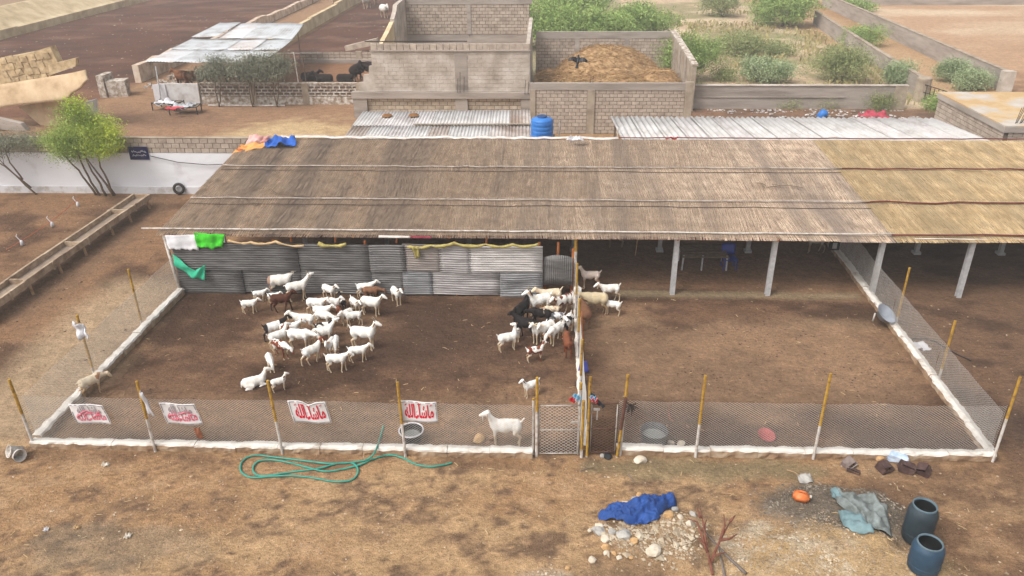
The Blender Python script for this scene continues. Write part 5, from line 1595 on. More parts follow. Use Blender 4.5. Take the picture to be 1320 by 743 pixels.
# cattle
for nm, kw in {'cow': dict(neck=20, head=-40, fat=1.3, nlen=.3, tail=0, leg=.9), 'cowdown': dict(neck=-30, head=-60, fat=1.3, nlen=.36, tail=0, leg=.9), 'cowlie': dict(neck=34, head=-20, fat=1.3, nlen=.3, tail=0, lying=True)}.items():
    pr, hf = quad_prims(**kw); PM[nm] = (skin_mesh(pr, .022, .05, nm), hf)
CG = 'cattle in the lots behind'
for (u, v, h, s, po, co, la) in (
 (496, 23, -60, 2.1, 'cow', 'whitecow', 'white cow standing apart near the end of the block building'),
 (473, 11, -100, 2.1, 'cow', 'whitecow', 'white cow standing at the head of the dark lot, next to the lone cow'),
 (478, 6, 160, 2.1, 'cow', 'grey', 'grey white cow behind the group at the top of the dark lot'),
 (447, 5, 20, 2.1, 'cow', 'grey', 'greyish cow standing between the lot wall and the white cows'),
 (436, 8, 60, 2.1, 'cowdown', 'whitecow', 'white cow with lowered head by the end of the pale yellow wall'),
 (399, 5, 70, 2.1, 'cow', 'whitecow', 'white cow in the lane between the two pale lot walls'),
 (252, 113, 0, 1.75, 'cowdown', 'rustcow', 'rust coloured cow feeding under the tin roof'),
 (238, 112, 160, 1.75, 'cow', 'rustcow', 'rust brown cow at the white panel end under the tin roof'),
 (272, 110, 10, 1.75, 'cow', 'darkcow', 'dark brown cow under the tin roof behind the chequered wall'),
 (300, 108, 190, 1.7, 'cow', 'darkcow', 'blackish cow standing under the tin roof, behind the thin trees'),
 (366, 105, 100, 1.7, 'cow', 'grey', 'pale grey cow beside the whitish pole'),
 (400, 104, 0, 1.6, 'cowlie', 'darkcow', 'black cow lying behind the chequered wall, close to the pole'),
 (418, 106, 180, 1.6, 'cowlie', 'darkcow', 'black cow lying in the middle of the open cattle pen'),
 (446, 106, 0, 1.6, 'cowlie', 'darkcow', 'black cow lying behind the chequered wall, between two others'),
 (460, 104, 80, 1.75, 'cow', 'darkcow', 'black cow standing beside the broken building end'),
 (476, 100, 10, 1.75, 'cow', 'darkcow', 'black cow half hidden by the broken building end')):
    animal('cow', u, v, h, s, po, co, la, 'cow', CG, parts=False)

# crows
m_crow = M('crow_black', [(22, 22, 26), (36, 35, 40)], 20, .5, spec=.4)
m_crowg = M('crow_grey', [(110, 104, 104), (136, 130, 128)], 20, .8)
def crow(loc, rot, flying, label):
    t = bpy.data.objects.new('crow', skin_mesh([((-.10, 0, .0), .045, (.05, 0, .015), .062, .03), ((.05, 0, .02), .05, (.13, 0, .05), .035, .03), ((.13, 0, .05), .036, (.17, 0, .052), .028, .02), ((.17, 0, .05), .018, (.235, 0, .04), .006, .01), ((-.10, 0, 0), .035, (-.19, 0, -.01), .02, .03)], .012, .03, 'crow'))
    t.data.materials.append(m_crow); COL.objects.link(t)
    b = MB().grid(lambda a, c: (-.14 - .17 * c, (a - .5) * (.06 + .07 * c), -.005 - .01 * c), 4, 4, thick=.008)
    b.build('tail', m_crow, None, True).parent = t
    MB().lathe([(.01, -.052), (.052, -.02), (.058, .02), (.01, .045)], (.075, 0, .028), 10).build('collar', m_crowg, None, True).parent = t
    for s in (1, -1):
        if flying:
            def wing(a, c):
                y = (.04 + .30 * a) * s
                ch = .19 * (1 - .55 * a ** 2)
                return (.08 - .10 * a - ch * c + .03 * math.sin(a * 3), y, .03 + .10 * math.sin(a * 2.2) - .05 * a * a + .012 * math.sin(a * 30) * c)
            MB().grid(wing, 14, 4, thick=.01).build('wing', m_crow, None, True).parent = t
        else:
            MB().grid(lambda a, c: (.06 - .27 * a, (.058 - .03 * a + .012 * math.sin(c * 3)) * s, .05 - .07 * c - .04 * a), 6, 4, thick=.012).build('wing', m_crow, None, True).parent = t
            MB().tube([(.0, .025 * s, -.03), (.01, .025 * s, -.115)], .007, 5).build('foot', m_crow, None).parent = t
    t.location = loc; t.rotation_euler = rot; t.scale = (1.05,) * 3
    tag(t, label, 'bird')
crow(yz(745, 78, 30), (R(8), R(-48), R(80)), True, 'black crow flying with spread wings in front of the hay heap')
pc = yz(766, 515, FY + .08)
crow((pc.x, FY + .08, 1.75), (0, R(-24), R(148)), False, 'grey and black crow perched on top of the rusty gate')

# ------------------------------------------------------------------ plants
def leaves_mat(name, cols, island=.3):
    m = M(name, cols, 1.2, .75, 0, spec=.2, pos=True, island=island, contrast=(.34, .66))
    n = m.node_tree.nodes['Principled BSDF']
    return m
m_lgreen = leaves_mat('acacia_leaf', [(108, 128, 64), (146, 166, 82), (178, 194, 104)])
m_lyellow = leaves_mat('young_leaf', [(150, 172, 52), (182, 198, 66), (204, 212, 92)])
m_lolive = leaves_mat('grey_olive_leaf', [(96, 98, 82), (124, 126, 106), (146, 146, 124)])
m_lfar = leaves_mat('thorn_bush_leaf', [(104, 126, 66), (136, 158, 88), (164, 182, 112)])
m_lpale = leaves_mat('pale_bush_leaf', [(118, 134, 94), (148, 162, 120), (172, 182, 146)])
m_ldry = leaves_mat('dry_bush_leaf', [(112, 122, 76), (138, 146, 96), (160, 162, 114)])
m_blos = leaves_mat('yellow_blossom', [(184, 180, 24), (214, 206, 40)], .15)

def crown_mesh(blobs, nclump, per, leaf, seed, clump_r=.3, aspect=.26, hollow=.55, droop=.0, want_tips=False):
    """Many small leaf faces in clumps spread through a few uneven lobes."""
    rs = np.random.RandomState(seed)
    V, F, tips = [], [], []
    wts = np.array([b[3] * b[4] * b[5] for b in blobs]); wts = wts / wts.sum()
    for _ in range(nclump):
        bl = blobs[rs.choice(len(blobs), p=wts)]
        d = rs.normal(size=3); d /= np.linalg.norm(d)
        r = (hollow + (1 - hollow) * rs.rand()) * (1 + rs.normal() * .10)
        c = np.array(bl[:3]) + d * r * np.array(bl[3:6])
        tips.append(c)
        k = max(3, int(per * rs.uniform(.4, 1.5)))
        o = c + rs.normal(size=(k, 3)) * clump_r * np.array([1, 1, .6])
        o[:, 2] -= droop * rs.rand(k)
        a = rs.normal(size=(k, 3)); a /= np.linalg.norm(a, axis=1)[:, None]
        b = np.cross(a, rs.normal(size=(k, 3))); b /= np.linalg.norm(b, axis=1)[:, None]
        s = leaf * rs.uniform(.6, 1.4, (k, 1))
        q = np.stack([o - a * s, o + b * s * aspect, o + a * s, o - b * s * aspect], 1)
        V.append(q.reshape(-1, 3))
    V = np.concatenate(V)
    n = len(V) // 4
    return V, np.arange(n * 4).reshape(n, 4), tips

def leaf_object(name, V, F, mat, parent, base):
    me = bpy.data.meshes.new(name)
    me.vertices.add(len(V)); me.vertices.foreach_set('co', (V - np.array(base)).astype(np.float32).ravel())
    me.loops.add(F.size); me.loops.foreach_set('vertex_index', F.astype(np.int32).ravel())
    me.polygons.add(len(F)); me.polygons.foreach_set('loop_start', np.arange(0, F.size, 4, dtype=np.int32))
    me.update(calc_edges=True); me.materials.append(mat)
    o = bpy.data.objects.new(name, me); COL.objects.link(o); o.parent = parent; o['_b'] = tuple(base)
    return o

def tree(name, base, stems, blobs, mat, label, cat, nclump, per, leaf, seed, group=None, r=.05, blossom=None, **kw):
    t = thing(name, base, label, cat, group)
    V, F, tips = crown_mesh(blobs, nclump, round(per * 1.9), leaf * .85, seed, **kw)
    leaf_object('crown', V, F, mat, t, base)
    if blossom:
        V2, F2, _ = crown_mesh(blossom[0], blossom[1], blossom[2], leaf, seed + 5, **kw)
        leaf_object('young_foliage', V2, F2, m_lyellow, t, base)
    rr = random.Random(seed)
    for st in stems:
        P = [Vector(p) for p in st]
        Q = []
        for i in range(len(P) - 1):
            for k in range(4):
                q = P[i].lerp(P[i + 1], k / 4)
                Q.append(q + Vector((rr.uniform(-1, 1), rr.uniform(-1, 1), 0)) * .03)
        Q.append(P[-1])
        MB().tube(Q, [r * (1 - .7 * i / (len(Q) - 1)) for i in range(len(Q))], 6).build('trunk', m_bark, t, True)
    bb = MB()
    ends = [Vector(st[-1]) for st in stems]
    for tip in rr.sample(tips, min(len(tips), 40)):
        tip = Vector(tip)
        e = min(ends, key=lambda q: (q - tip).length)
        st = stems[ends.index(e)]
        s0 = e.lerp(Vector(st[-2]), rr.uniform(0, .5))
        mid = s0.lerp(tip, .5) + Vector((rr.uniform(-.1, .1), rr.uniform(-.1, .1), .08))
        bb.tube([s0, mid, tip], [r * .3, r * .2, r * .08], 4, cap=False)
    tag(bb.build('twig', m_bark, t), kind='stuff')
    return t
B3 = lambda u, v, y: yz(u, v, y)
# trees in front of the white wall
b0 = Vector((-21.5, 35.3, 0))
tree('acacia_tree', (-21.5, 35.3, 0), [[(-21.9, 35.3, 0), (-22.4, 35.2, 1.3), (-23.1, 35.1, 2.5)], [(-21.75, 35.25, 0), (-22.0, 35.1, 1.4), (-22.2, 35.0, 2.9)], [(-21.35, 35.2, 0), (-21.6, 35.0, 1.3), (-21.9, 34.9, 3.2)], [(-21.0, 35.3, 0), (-21.2, 35.1, 1.5), (-21.0, 34.9, 3.4)], [(-20.95, 35.25, 0), (-21.5, 35.2, 1.2), (-21.9, 35.2, 2.1)]],
     [(-22.4, 35.0, 3.0, 1.3, 1.0, .75), (-21.3, 34.9, 3.7, 1.1, .9, .8), (-20.9, 35.0, 2.8, .95, .8, .7), (-21.7, 35.0, 4.4, .7, .6, .45), (-22.6, 35, 2.3, .8, .6, .4)], m_lgreen,
     'bushy green acacia tree with yellow-green young foliage before the white wall', 'tree', 300, 62, .052, 11, r=.06, clump_r=.24, hollow=.4, droop=.15,
     blossom=([(-20.7, 34.9, 3.2, .95, .7, .85), (-21.5, 34.9, 4.5, .65, .5, .4), (-20.5, 34.8, 2.6, .6, .5, .4)], 170, 44))
tree('acacia_tree', (-25.0, 35.4, 0), [[(-24.9, 35.3, 0), (-25.6, 35.2, 1.0), (-26.3, 35.1, 2.2)], [(-25.05, 35.3, .35), (-25.9, 35.1, 1.5), (-26.9, 35.1, 2.3)], [(-25.3, 35.25, .8), (-25.6, 35.1, 1.7), (-25.6, 35, 2.6)]],
     [(-26.0, 35.0, 2.75, 1.5, .9, .55), (-24.7, 35.0, 2.8, 1.0, .8, .5), (-27.5, 35, 2.7, 1.0, .8, .5)], m_lolive, 'thin grey-green acacia tree leaning before the white wall', 'tree', 190, 46, .045, 12, r=.045, clump_r=.26, hollow=.35, droop=.1)
# yard trees
for (u, h, rx, seed, cl, lab) in ((283, 1.0, 1.2, 21, 100, 'small round olive tree before the chequered yard wall next to the white panel'), (326, 1.15, 1.3, 22, 130, 'slender olive tree under the tin roof edge before the chequered wall'), (357, 1.2, 1.7, 23, 170, 'widest olive tree before the chequered wall, beside the whitish pole')):
    p = G(u, 138)
    z0 = 2.4 if u < 300 else 2.55
    tree('yard_tree', (p.x, p.y, 0), [[(p.x, p.y, 0), (p.x - .1, p.y, 1.0), (p.x + .1, p.y, 2.1)], [(p.x + .05, p.y, .2), (p.x + .25, p.y, 1.1), (p.x + .5, p.y, 2.3)]],
         [(p.x - .2, p.y, z0, rx, .9, .62 * h), (p.x + .4, p.y + .1, z0 + .5, rx * .7, .7, .5 * h)], m_lolive, lab, 'tree', cl, 40, .075, seed, 'olive trees along the yard wall', r=.06, clump_r=.34, hollow=.3)
# shrubs on the waste ground
def shrub(u, v, wd, ht, mat, label, seed, n, per, leaf, name='shrub', cat='shrub', spiky=False, y=None, **kw):
    p = G(u, v) if y is None else Vector((yz(u, v, y).x, y, 0))
    rr = random.Random(seed)
    bl = [(p.x, p.y, ht * .55, wd * .8, wd * .7, ht * .5)]
    for _ in range(4):
        bl.append((p.x + rr.uniform(-.75, .75) * wd, p.y + rr.uniform(-.4, .4) * wd, ht * rr.uniform(.35, .7), wd * rr.uniform(.35, .55), wd * .45, ht * rr.uniform(.25, .42)))
    st = [[(p.x + rr.uniform(-.1, .1), p.y, -.02), (p.x + rr.uniform(-.3, .3) * wd, p.y, ht * .3), (p.x + rr.uniform(-.7, .7) * wd, p.y + rr.uniform(-.3, .3), ht * .6)] for _ in range(4)]
    return tree(name, (p.x, p.y, 0), st, bl, mat, label, cat, n, per, leaf, seed, 'shrubs and thorn trees on the waste ground', r=.05, **kw)
KW = dict(clump_r=.45, hollow=.3)
shrub(700, 40, 4.2, 4.6, m_lfar, 'broad green thorn tree directly behind the block building corner', 31, 260, 40, .15, 'thorn_tree', 'tree', y=76, **KW)
shrub(758, 42, 4.4, 4.2, m_lfar, 'green thorn tree in the middle of the row behind the hay yard', 32, 260, 40, .15, 'thorn_tree', 'tree', y=74, **KW)
shrub(822, 44, 4.0, 3.6, m_lfar, 'green thorn tree at the open end of the row behind the hay yard', 33, 230, 40, .15, 'thorn_tree', 'tree', y=80, **KW)
shrub(735, 20, 6.0, 4.8, m_lfar, 'hazy green thorn tree far beyond the hay yard', 34, 240, 36, .2, 'thorn_tree', 'tree', y=96, **KW)
shrub(882, 104, 2.3, 3.4, m_lfar, 'tall green shrub pressed against the sloping end wall of the hay yard', 35, 260, 44, .11, **KW)
shrub(982, 106, 2.0, 1.7, m_lpale, 'pale silvery green shrub behind the low rendered wall', 36, 190, 42, .1, clump_r=.32, hollow=.4)
shrub(933, 104, 1.0, .9, m_ldry, 'small dry shrub beside the pale silvery one', 37, 60, 30, .09, **KW)
shrub(1085, 106, 2.6, 2.7, m_ldry, 'wide dusty olive thorn shrub beside the lane wall', 38, 230, 38, .1, **KW)
shrub(1008, 34, 4.6, 4.4, m_lfar, 'large round green thorn tree at the far end of the lane wall', 39, 270, 40, .16, 'thorn_tree', 'tree', **KW)
shrub(931, 22, 2.4, 3.2, m_ldry, 'dark little thorn tree standing on the open sand', 40, 140, 34, .13, 'thorn_tree', 'tree', **KW)
shrub(953, 72, 2.6, 1.8, m_ldry, 'faded low bush on the sandy waste ground', 41, 130, 34, .12, **KW)
shrub(1156, 112, 1.35, 1.9, m_lpale, 'pale leafy shrub beside the round gate pillar', 42, 150, 40, .09, clump_r=.3, hollow=.4)
shrub(1228, 106, 1.1, 1.7, m_lpale, 'pale leafy shrub standing in the lane at the foot of the long wall', 43, 130, 40, .09, clump_r=.3, hollow=.4)
shrub(1252, 116, 1.2, 1.5, m_lpale, 'second pale shrub in the lane, next to the slab roof', 44, 130, 40, .09, clump_r=.3, hollow=.4)
shrub(1118, 60, 2.0, 1.9, m_lfar, 'green bush growing over the middle of the lane wall', 45, 130, 36, .11, **KW)
shrub(1130, 140, .8, .9, m_ldry, 'scrubby plant at the foot of the low wall near its end pier', 46, 70, 30, .08, **KW)
shrub(1210, 142, .8, .7, m_lfar, 'low green plant by the iron bar gate', 47, 60, 30, .08, **KW)
shrub(1018, 139, .5, .5, m_ldry, 'tiny bush at the foot of the low wall near the blue drum', 48, 40, 26, .07, **KW)
shrub(1065, 138, .5, .6, m_ldry, 'tiny bush at the foot of the low wall near the red cloth', 49, 40, 26, .07, **KW)
shrub(1098, 14, 2.0, 1.2, m_lfar, 'low bush at the corner of the far field wall', 50, 70, 30, .16, **KW)
shrub(50, -6, 5.5, 3.6, m_lolive, 'grey-green thorn tree behind the long pale lot wall', 51, 160, 34, .2, 'thorn_tree', 'tree', **KW)
shrub(1000, 72, 1.6, 1.0, m_ldry, 'flat dry bush on the sand behind the silvery shrub', 52, 80, 30, .1, **KW)
# dry grass on the waste ground
rs = np.random.RandomState(8)
pts = np.stack([rs.uniform(9.8, 28, 5200), rs.uniform(53.5, 100, 5200)], 1)
keep = fbm(pts[:, 0] * .3, pts[:, 1] * .3, 61) > .5
pts = pts[keep]
k = len(pts)
a = rs.uniform(0, 2 * PI, k); h = rs.uniform(.15, .5, k)
z = ground_h(pts[:, 0], pts[:, 1])
dx, dy = np.cos(a) * .05, np.sin(a) * .05
V = np.stack([np.stack([pts[:, 0] - dx, pts[:, 1] - dy, z], 1), np.stack([pts[:, 0] + dx, pts[:, 1] + dy, z], 1), np.stack([pts[:, 0] + dx * 3 + rs.normal(size=k) * .1, pts[:, 1] + dy * 3, z + h], 1), np.stack([pts[:, 0] - dx * .5, pts[:, 1], z + h * .8], 1)], 1).reshape(-1, 3)
o = leaf_object('dry_grass', V, np.arange(len(V)).reshape(-1, 4), M('dry_grass', [(140, 132, 88), (176, 160, 116)], 1, 1, pos=True, island=.2), None, (0, 0, 0))
tag(o, kind='stuff')
rs = np.random.RandomState(18)
bl = []
while len(bl) < 120:
    x, y = rs.uniform(10.5, 27.5), rs.uniform(55, 98)
    if fbm(np.array([x * .2]), np.array([y * .25]), 66)[0] < .5: continue
    s_ = rs.uniform(.4, 1.0)
    bl.append((x, y, .12 * s_, s_, s_, .3 * s_))
V, F, _ = crown_mesh(bl, 420, 46, .075, 77, clump_r=.35, hollow=.1)
V[:, 2] = np.maximum(V[:, 2], .0)
tag(leaf_object('undergrowth', V, F, m_ldry, None, (0, 0, 0)), kind='stuff')

# ------------------------------------------------------------------ feed trough at the left
ft = thing('feed_trough', (-19, 29, 0), 'long narrow weathered trough on short legs, running to the white wall', 'trough')
TA, TB = Vector((-18.85, 22.2, 0)), Vector((-18.45, 33.9, 0))
td = (TB - TA).normalized(); tn = Vector((-td.y, td.x, 0))
m_trough = M('trough_board', [(122, 102, 84), (160, 139, 117), (186, 168, 146)], 2.5, .95, .4, 20, pos=True, island=.08)
m_trbot = M('trough_bottom', [(122, 106, 92), (154, 137, 120)], 2, .95, .3, 20, pos=True)
rz = math.atan2(td.y, td.x)
L = (TB - TA).length
n = 5
for i in range(n):
    s0, s1 = L * i / n, L * (i + 1) / n - .012
    c = TA + td * (s0 + s1) / 2
    for (off, zc, hh_) in ((0, .5, .26), (.74, .5, .26)):
        p = c + tn * off
        MB().box((p.x, p.y, zc + random.uniform(-.015, .015)), (s1 - s0, .09, hh_), rz, jit=.012).build('side_board', m_trough, ft)
    p = c + tn * .37
    MB().box((p.x, p.y, .40), (s1 - s0, .65, .06), rz).build('bottom', m_trbot, ft)
for s in (.15, 2.55, 6.0, 9.6, L - .1):
    p = TA + td * s + tn * .37
    MB().box((p.x, p.y, .5), (.1, .64, .22), rz).build('divider', m_trough, ft)
for s in (.5, 2.6, 4.4, 6.1, 8.2, 9.7, 11.4):
    for off in (.03, .71):
        p = TA + td * s + tn * off
        MB().tube([(p.x + .05, p.y, -.03), (p.x, p.y, .4)], .055, 6).build('leg', m_wood, ft)
for s in (1.5, 4.0, 6.4, 8.0, 10.2):
    p = TA + td * s + tn * -.07
    MB().box((p.x, p.y, .5), (.07, .05, .34), rz).build('cleat', m_trough, ft)
# red string with white tassels across the left yard
A, Bq = G(8, 322, .2), G(104, 254, .5)
tag(MB().tube([A.lerp(Bq, i / 16) + Vector((0, 0, -.5 * (i / 16) * (1 - i / 16))) for i in range(17)], .012, 5).build('red_string', M('red_string', [(176, 92, 66)], 1), None, loc=A), 'thin red string slung low over the bare yard by the feed trough', 'string')
for (u, v, lab) in ((101, 266, 'white tassel on the red string, closest to the white wall'), (68, 292, 'white tassel at the middle of the red string'), (29, 316, 'white tassel on the red string, farthest from the white wall')):
    p = G(u, v, .02)
    tt = thing('tassel', (p.x, p.y, 0), lab, 'tassel', 'white tassels on the red string')
    MB().tube([(p.x - .12, p.y + .02, .5), (p.x - .16, p.y, .42), (p.x - .04, p.y, .22)], .018, 5).build('cord', m_fabric_white, tt)
    MB().lathe([(.015, .24), (.06, .2), (.075, .02), (.02, .0)], (p.x, p.y, 0), 8, close=True).build('tuft', m_fabric_white, tt, True)

# ------------------------------------------------------------------ things on the reed roof
cloth('blue_tarp', (G(341, 188, 3.02), G(382, 187, 3.05), G(380, 175, 3.2), G(346, 176, 3.2)), 16, 8, M('roof_tarp_blue', [(24, 72, 150), (36, 98, 188)], 3, .6, .2), 'crumpled bright blue tarp lying on the reed roof corner', 'tarp', .09, 11, .08)
cloth('pink_blanket', (G(316, 186, 2.98), G(343, 184, 3.0), G(350, 175, 3.34), G(322, 174, 3.3)), 14, 8, M('pink_print', [(160, 84, 78), (196, 150, 146), (206, 180, 174)], 2.5, .9, .2, pos=True), 'faded pink printed blanket on the reed roof corner beside the blue tarp', 'blanket', .05, 12, .05)
cloth('orange_cloth', (G(298, 200, 2.8), G(340, 190, 2.92), G(345, 182, 3.05), G(312, 186, 3.0)), 14, 8, M('orange_print', [(150, 70, 50), (206, 136, 66), (214, 156, 92)], 1.6, .9, .2, pos=True, contrast=(.36, .5)), 'orange and maroon cloth spread over the edge of the reed roof', 'cloth', .035, 13, .05)
cloth('white_bag', (G(729, 181, 3.2), G(753, 181, 3.2), G(750, 175, 3.34), G(735, 176, 3.34)), 10, 5, m_fabric_white, 'scrunched white plastic bag on the roof ridge beside the blue tank', 'bag', .06, 14, .05)
cloth('red_rag', (G(857, 179.5, 3.2), G(872, 179.5, 3.2), G(875, 177.4, 3.3), G(860, 177.5, 3.3)), 8, 3, m_red, 'red rag caught on the roof ridge before the bright tin roof', 'cloth', .03, 15)
for (u, v, z, n_, lab) in ((345, 247, 2.6, 5, 'thin grey sticks lying on the reed roof near its free end'), (990, 238, 2.7, 6, 'tangle of dark twigs on the reed roof near the yellow mats')):
    p = G(u, v, z); b = MB(); rr = random.Random(u)
    for _ in range(n_):
        q = p + Vector((rr.uniform(-.5, .5), rr.uniform(-.2, .2), .06)); d = Vector((rr.uniform(-.9, .9), rr.uniform(-.25, .35), 0))
        d.z = d.y * math.tan(SLOPE)
        q.z = roof_z(q.y) + .13
        b.tube([q, q + d * .5 + Vector((0, 0, .03)), q + d], .012, 4)
    tag(b.build('twig_bundle', m_bark, None, loc=p), lab, 'twigs')

# ------------------------------------------------------------------ things behind: drum, cloth, cots, litter
bp_ = G(1056, 153)
tag(MB().lathe([(.02, 0), (.26, .02), (.28, .2), (.27, .55), (.2, .62), (.02, .64)], (bp_.x, bp_.y, 0), 14, rot=Euler((R(20), R(25), 0)).to_matrix()).build('blue_can', m_tank, None, True, loc=(bp_.x, bp_.y, 0)), 'blue plastic drum on the rubbish strip behind the bright tin roof', 'drum')
pr_ = G(1125, 152)
cloth('red_heap', (pr_ + Vector((-1.0, -.3, .05)), pr_ + Vector((1.0, -.3, .05)), pr_ + Vector((.8, .4, .3)), pr_ + Vector((-.8, .4, .28))), 16, 10, M('crimson_cloth', [(150, 50, 66), (176, 78, 90)], 4, .9, .2), 'heap of red cloth on the rubbish strip by the low wall', 'cloth', .11, 16, .12)
rs = np.random.RandomState(12)
lb = MB()
for _ in range(900):
    x, y = rs.uniform(9.8, 24), rs.uniform(46.5, 52.6)
    if fbm(np.array([x * .6]), np.array([y * .6]), 63)[0] < .47: continue
    s = rs.uniform(.04, .17)
    lb.box((x, y, ground_z(x, y) + s * .3), (s, s * rs.uniform(.5, 1.2), s * rs.uniform(.15, .5)), rs.uniform(0, 3), jit=s * .2)
tag(lb.build('litter', M('litter', [(150, 136, 124), (196, 190, 186), (170, 160, 156)], 2, .9, island=.3, pos=True), None), kind='stuff')
def cot(u, v, rz, label, clothcol):
    p = G(u, v)
    t = thing('rope_cot', (p.x, p.y, 0), label, 'cot', 'rope cots in the yard')
    mt = Matrix.Rotation(rz, 3, 'Z')
    W2 = lambda x, y, z: Vector((p.x, p.y, 0)) + mt @ Vector((x, y, z))
    for (x, y) in ((-.9, -.5), (.9, -.5), (.9, .5), (-.9, .5)): MB().tube([W2(x, y, 0), W2(x, y, .55)], .04, 6).build('leg', m_black, t)
    for (a, b_) in (((-.9, -.5), (.9, -.5)), ((.9, -.5), (.9, .5)), ((.9, .5), (-.9, .5)), ((-.9, .5), (-.9, -.5))): MB().tube([W2(*a, .48), W2(*b_, .48)], .035, 6).build('rail', m_black, t)
    MB().grid(lambda a, c: W2(-.88 + 1.76 * a, -.48 + .96 * c, .47 - .06 * math.sin(a * PI) * math.sin(c * PI)), 8, 6, thick=.02).build('woven_bed', m_cement, t)
    cloth('bedding', (W2(-.7, -.55, .42), W2(.6, -.55, .44), W2(.7, .3, .62), W2(-.8, .3, .62)), 14, 9, clothcol[0], clothcol[1], 'bedding', .09, int(u), .1)
cot(240, 146, .1, 'rope cot heaped with bedding in front of the white panel', (M('pale_bedding', [(90, 92, 100), (170, 170, 174), (206, 206, 210)], 2.2, .9, pos=True), 'pale grey bedding piled on the rope cot by the white panel'))
cloth('red_bedding', (G(212, 141, .62), G(238, 140, .62), G(236, 137.5, .7), G(216, 138, .7)), 10, 4, m_red, 'strip of red bedding on the cot before the white panel', 'bedding', .04, 91)
cot(218, 141, -.15, 'empty rope cot beside the bedding heap at the yard corner', (m_fabric_white, 'white cloth thrown on the second rope cot'))
dd = MB(); rs = np.random.RandomState(3)
for _ in range(70):
    x, y = rs.uniform(-30.6, -28.4), rs.uniform(58.5, 64); s = rs.uniform(.08, .4)
    dd.box((x, y, s * .3), (s, s * .7, s * .6), rs.uniform(0, 3), jit=s * .15)
tag(dd.build('rubble', m_whiteworn, None), kind='stuff')

# ------------------------------------------------------------------ things at the front
def gz(p, dz=0.0):
    return Vector((p.x, p.y, ground_z(p.x, p.y) + dz))
# green hose
HP = [(760, 425), (745, 480), (725, 540), (705, 575), (670, 602), (610, 613), (500, 618), (400, 611), (300, 598), (200, 583), (130, 577), (75, 588), (45, 612), (38, 640), (52, 668), (100, 686), (200, 681), (300, 680), (400, 688), (500, 707), (570, 708), (612, 692), (632, 660), (620, 628), (590, 614), (520, 621), (440, 642), (300, 661), (200, 675), (140, 678), (107, 660), (105, 630), (135, 605), (200, 598), (280, 612), (380, 640), (460, 656), (540, 650), (640, 625), (720, 590), (790, 572), (850, 586), (920, 620), (990, 633), (1060, 625), (1105, 612)]
pts = []
for i, (X, Y) in enumerate(HP):
    u, v = 300 + X / 3.909, 440 + Y / 3.909
    z = .25 if 3 <= i <= 3 else (.24 if i == 2 else .02)
    p = G(u, v, z)
    if z < .1: p = gz(p, .028 + .006 * (i % 3))
    pts.append(p)
sm_ = []
for i in range(len(pts) - 1):                       # Catmull-Rom through the points
    p0, p1, p2, p3 = pts[max(i - 1, 0)], pts[i], pts[i + 1], pts[min(i + 2, len(pts) - 1)]
    for k in range(5):
        t_ = k / 5
        sm_.append(.5 * ((2 * p1) + (p2 - p0) * t_ + (2 * p0 - 5 * p1 + 4 * p2 - p3) * t_ ** 2 + (3 * p1 - p0 - 3 * p2 + p3) * t_ ** 3))
sm_.append(pts[-1])
tag(MB().tube(sm_, .026, 7).build('hose', M('hose_green', [(30, 112, 98), (54, 146, 128)], 4, .45, spec=.5), None, True, loc=gz(G(445, 600))), 'long teal garden hose looped on the dirt outside the front fence', 'hose')

# blue tarp over stones
def lump(c, r, seed, mat, name='stone', squash=.7, sub=2):
    bm = bmesh.new(); bmesh.ops.create_icosphere(bm, subdivisions=sub, radius=1)
    rr = random.Random(seed)
    ax_ = [rr.uniform(.75, 1.2), rr.uniform(.7, 1.1), squash * rr.uniform(.8, 1.15)]
    cuts_ = [(Vector((rr.gauss(0, 1), rr.gauss(0, 1), rr.gauss(0, .7))).normalized(), rr.uniform(.55, .85)) for _ in range(7)]
    for v in bm.verts:
        p = v.co.copy()
        for (n_, d_) in cuts_:
            e = p.dot(n_) - d_
            if e > 0: p -= n_ * e
        p *= 1 + .12 * mnoise.noise(p * 2 + Vector((seed, 0, 0)))
        v.co = Vector((p.x * ax_[0], p.y * ax_[1], p.z * ax_[2])) * r
    me = bpy.data.meshes.new(name); bm.to_mesh(me); bm.free()
    me.materials.append(mat)
    o = bpy.data.objects.new(name, me); COL.objects.link(o)
    o.location = c
    o.rotation_euler = (0, 0, rr.uniform(0, 6))
    return o
m_st1 = M('pale_stone', [(164, 150, 132), (196, 184, 166), (208, 200, 188)], 4, .9, .4, 20)
m_st2 = M('grey_stone', [(130, 126, 122), (164, 160, 154), (182, 178, 172)], 4, .9, .4, 20)
m_st3 = M('tan_stone', [(160, 124, 84), (188, 152, 108), (200, 170, 130)], 4, .9, .4, 20)
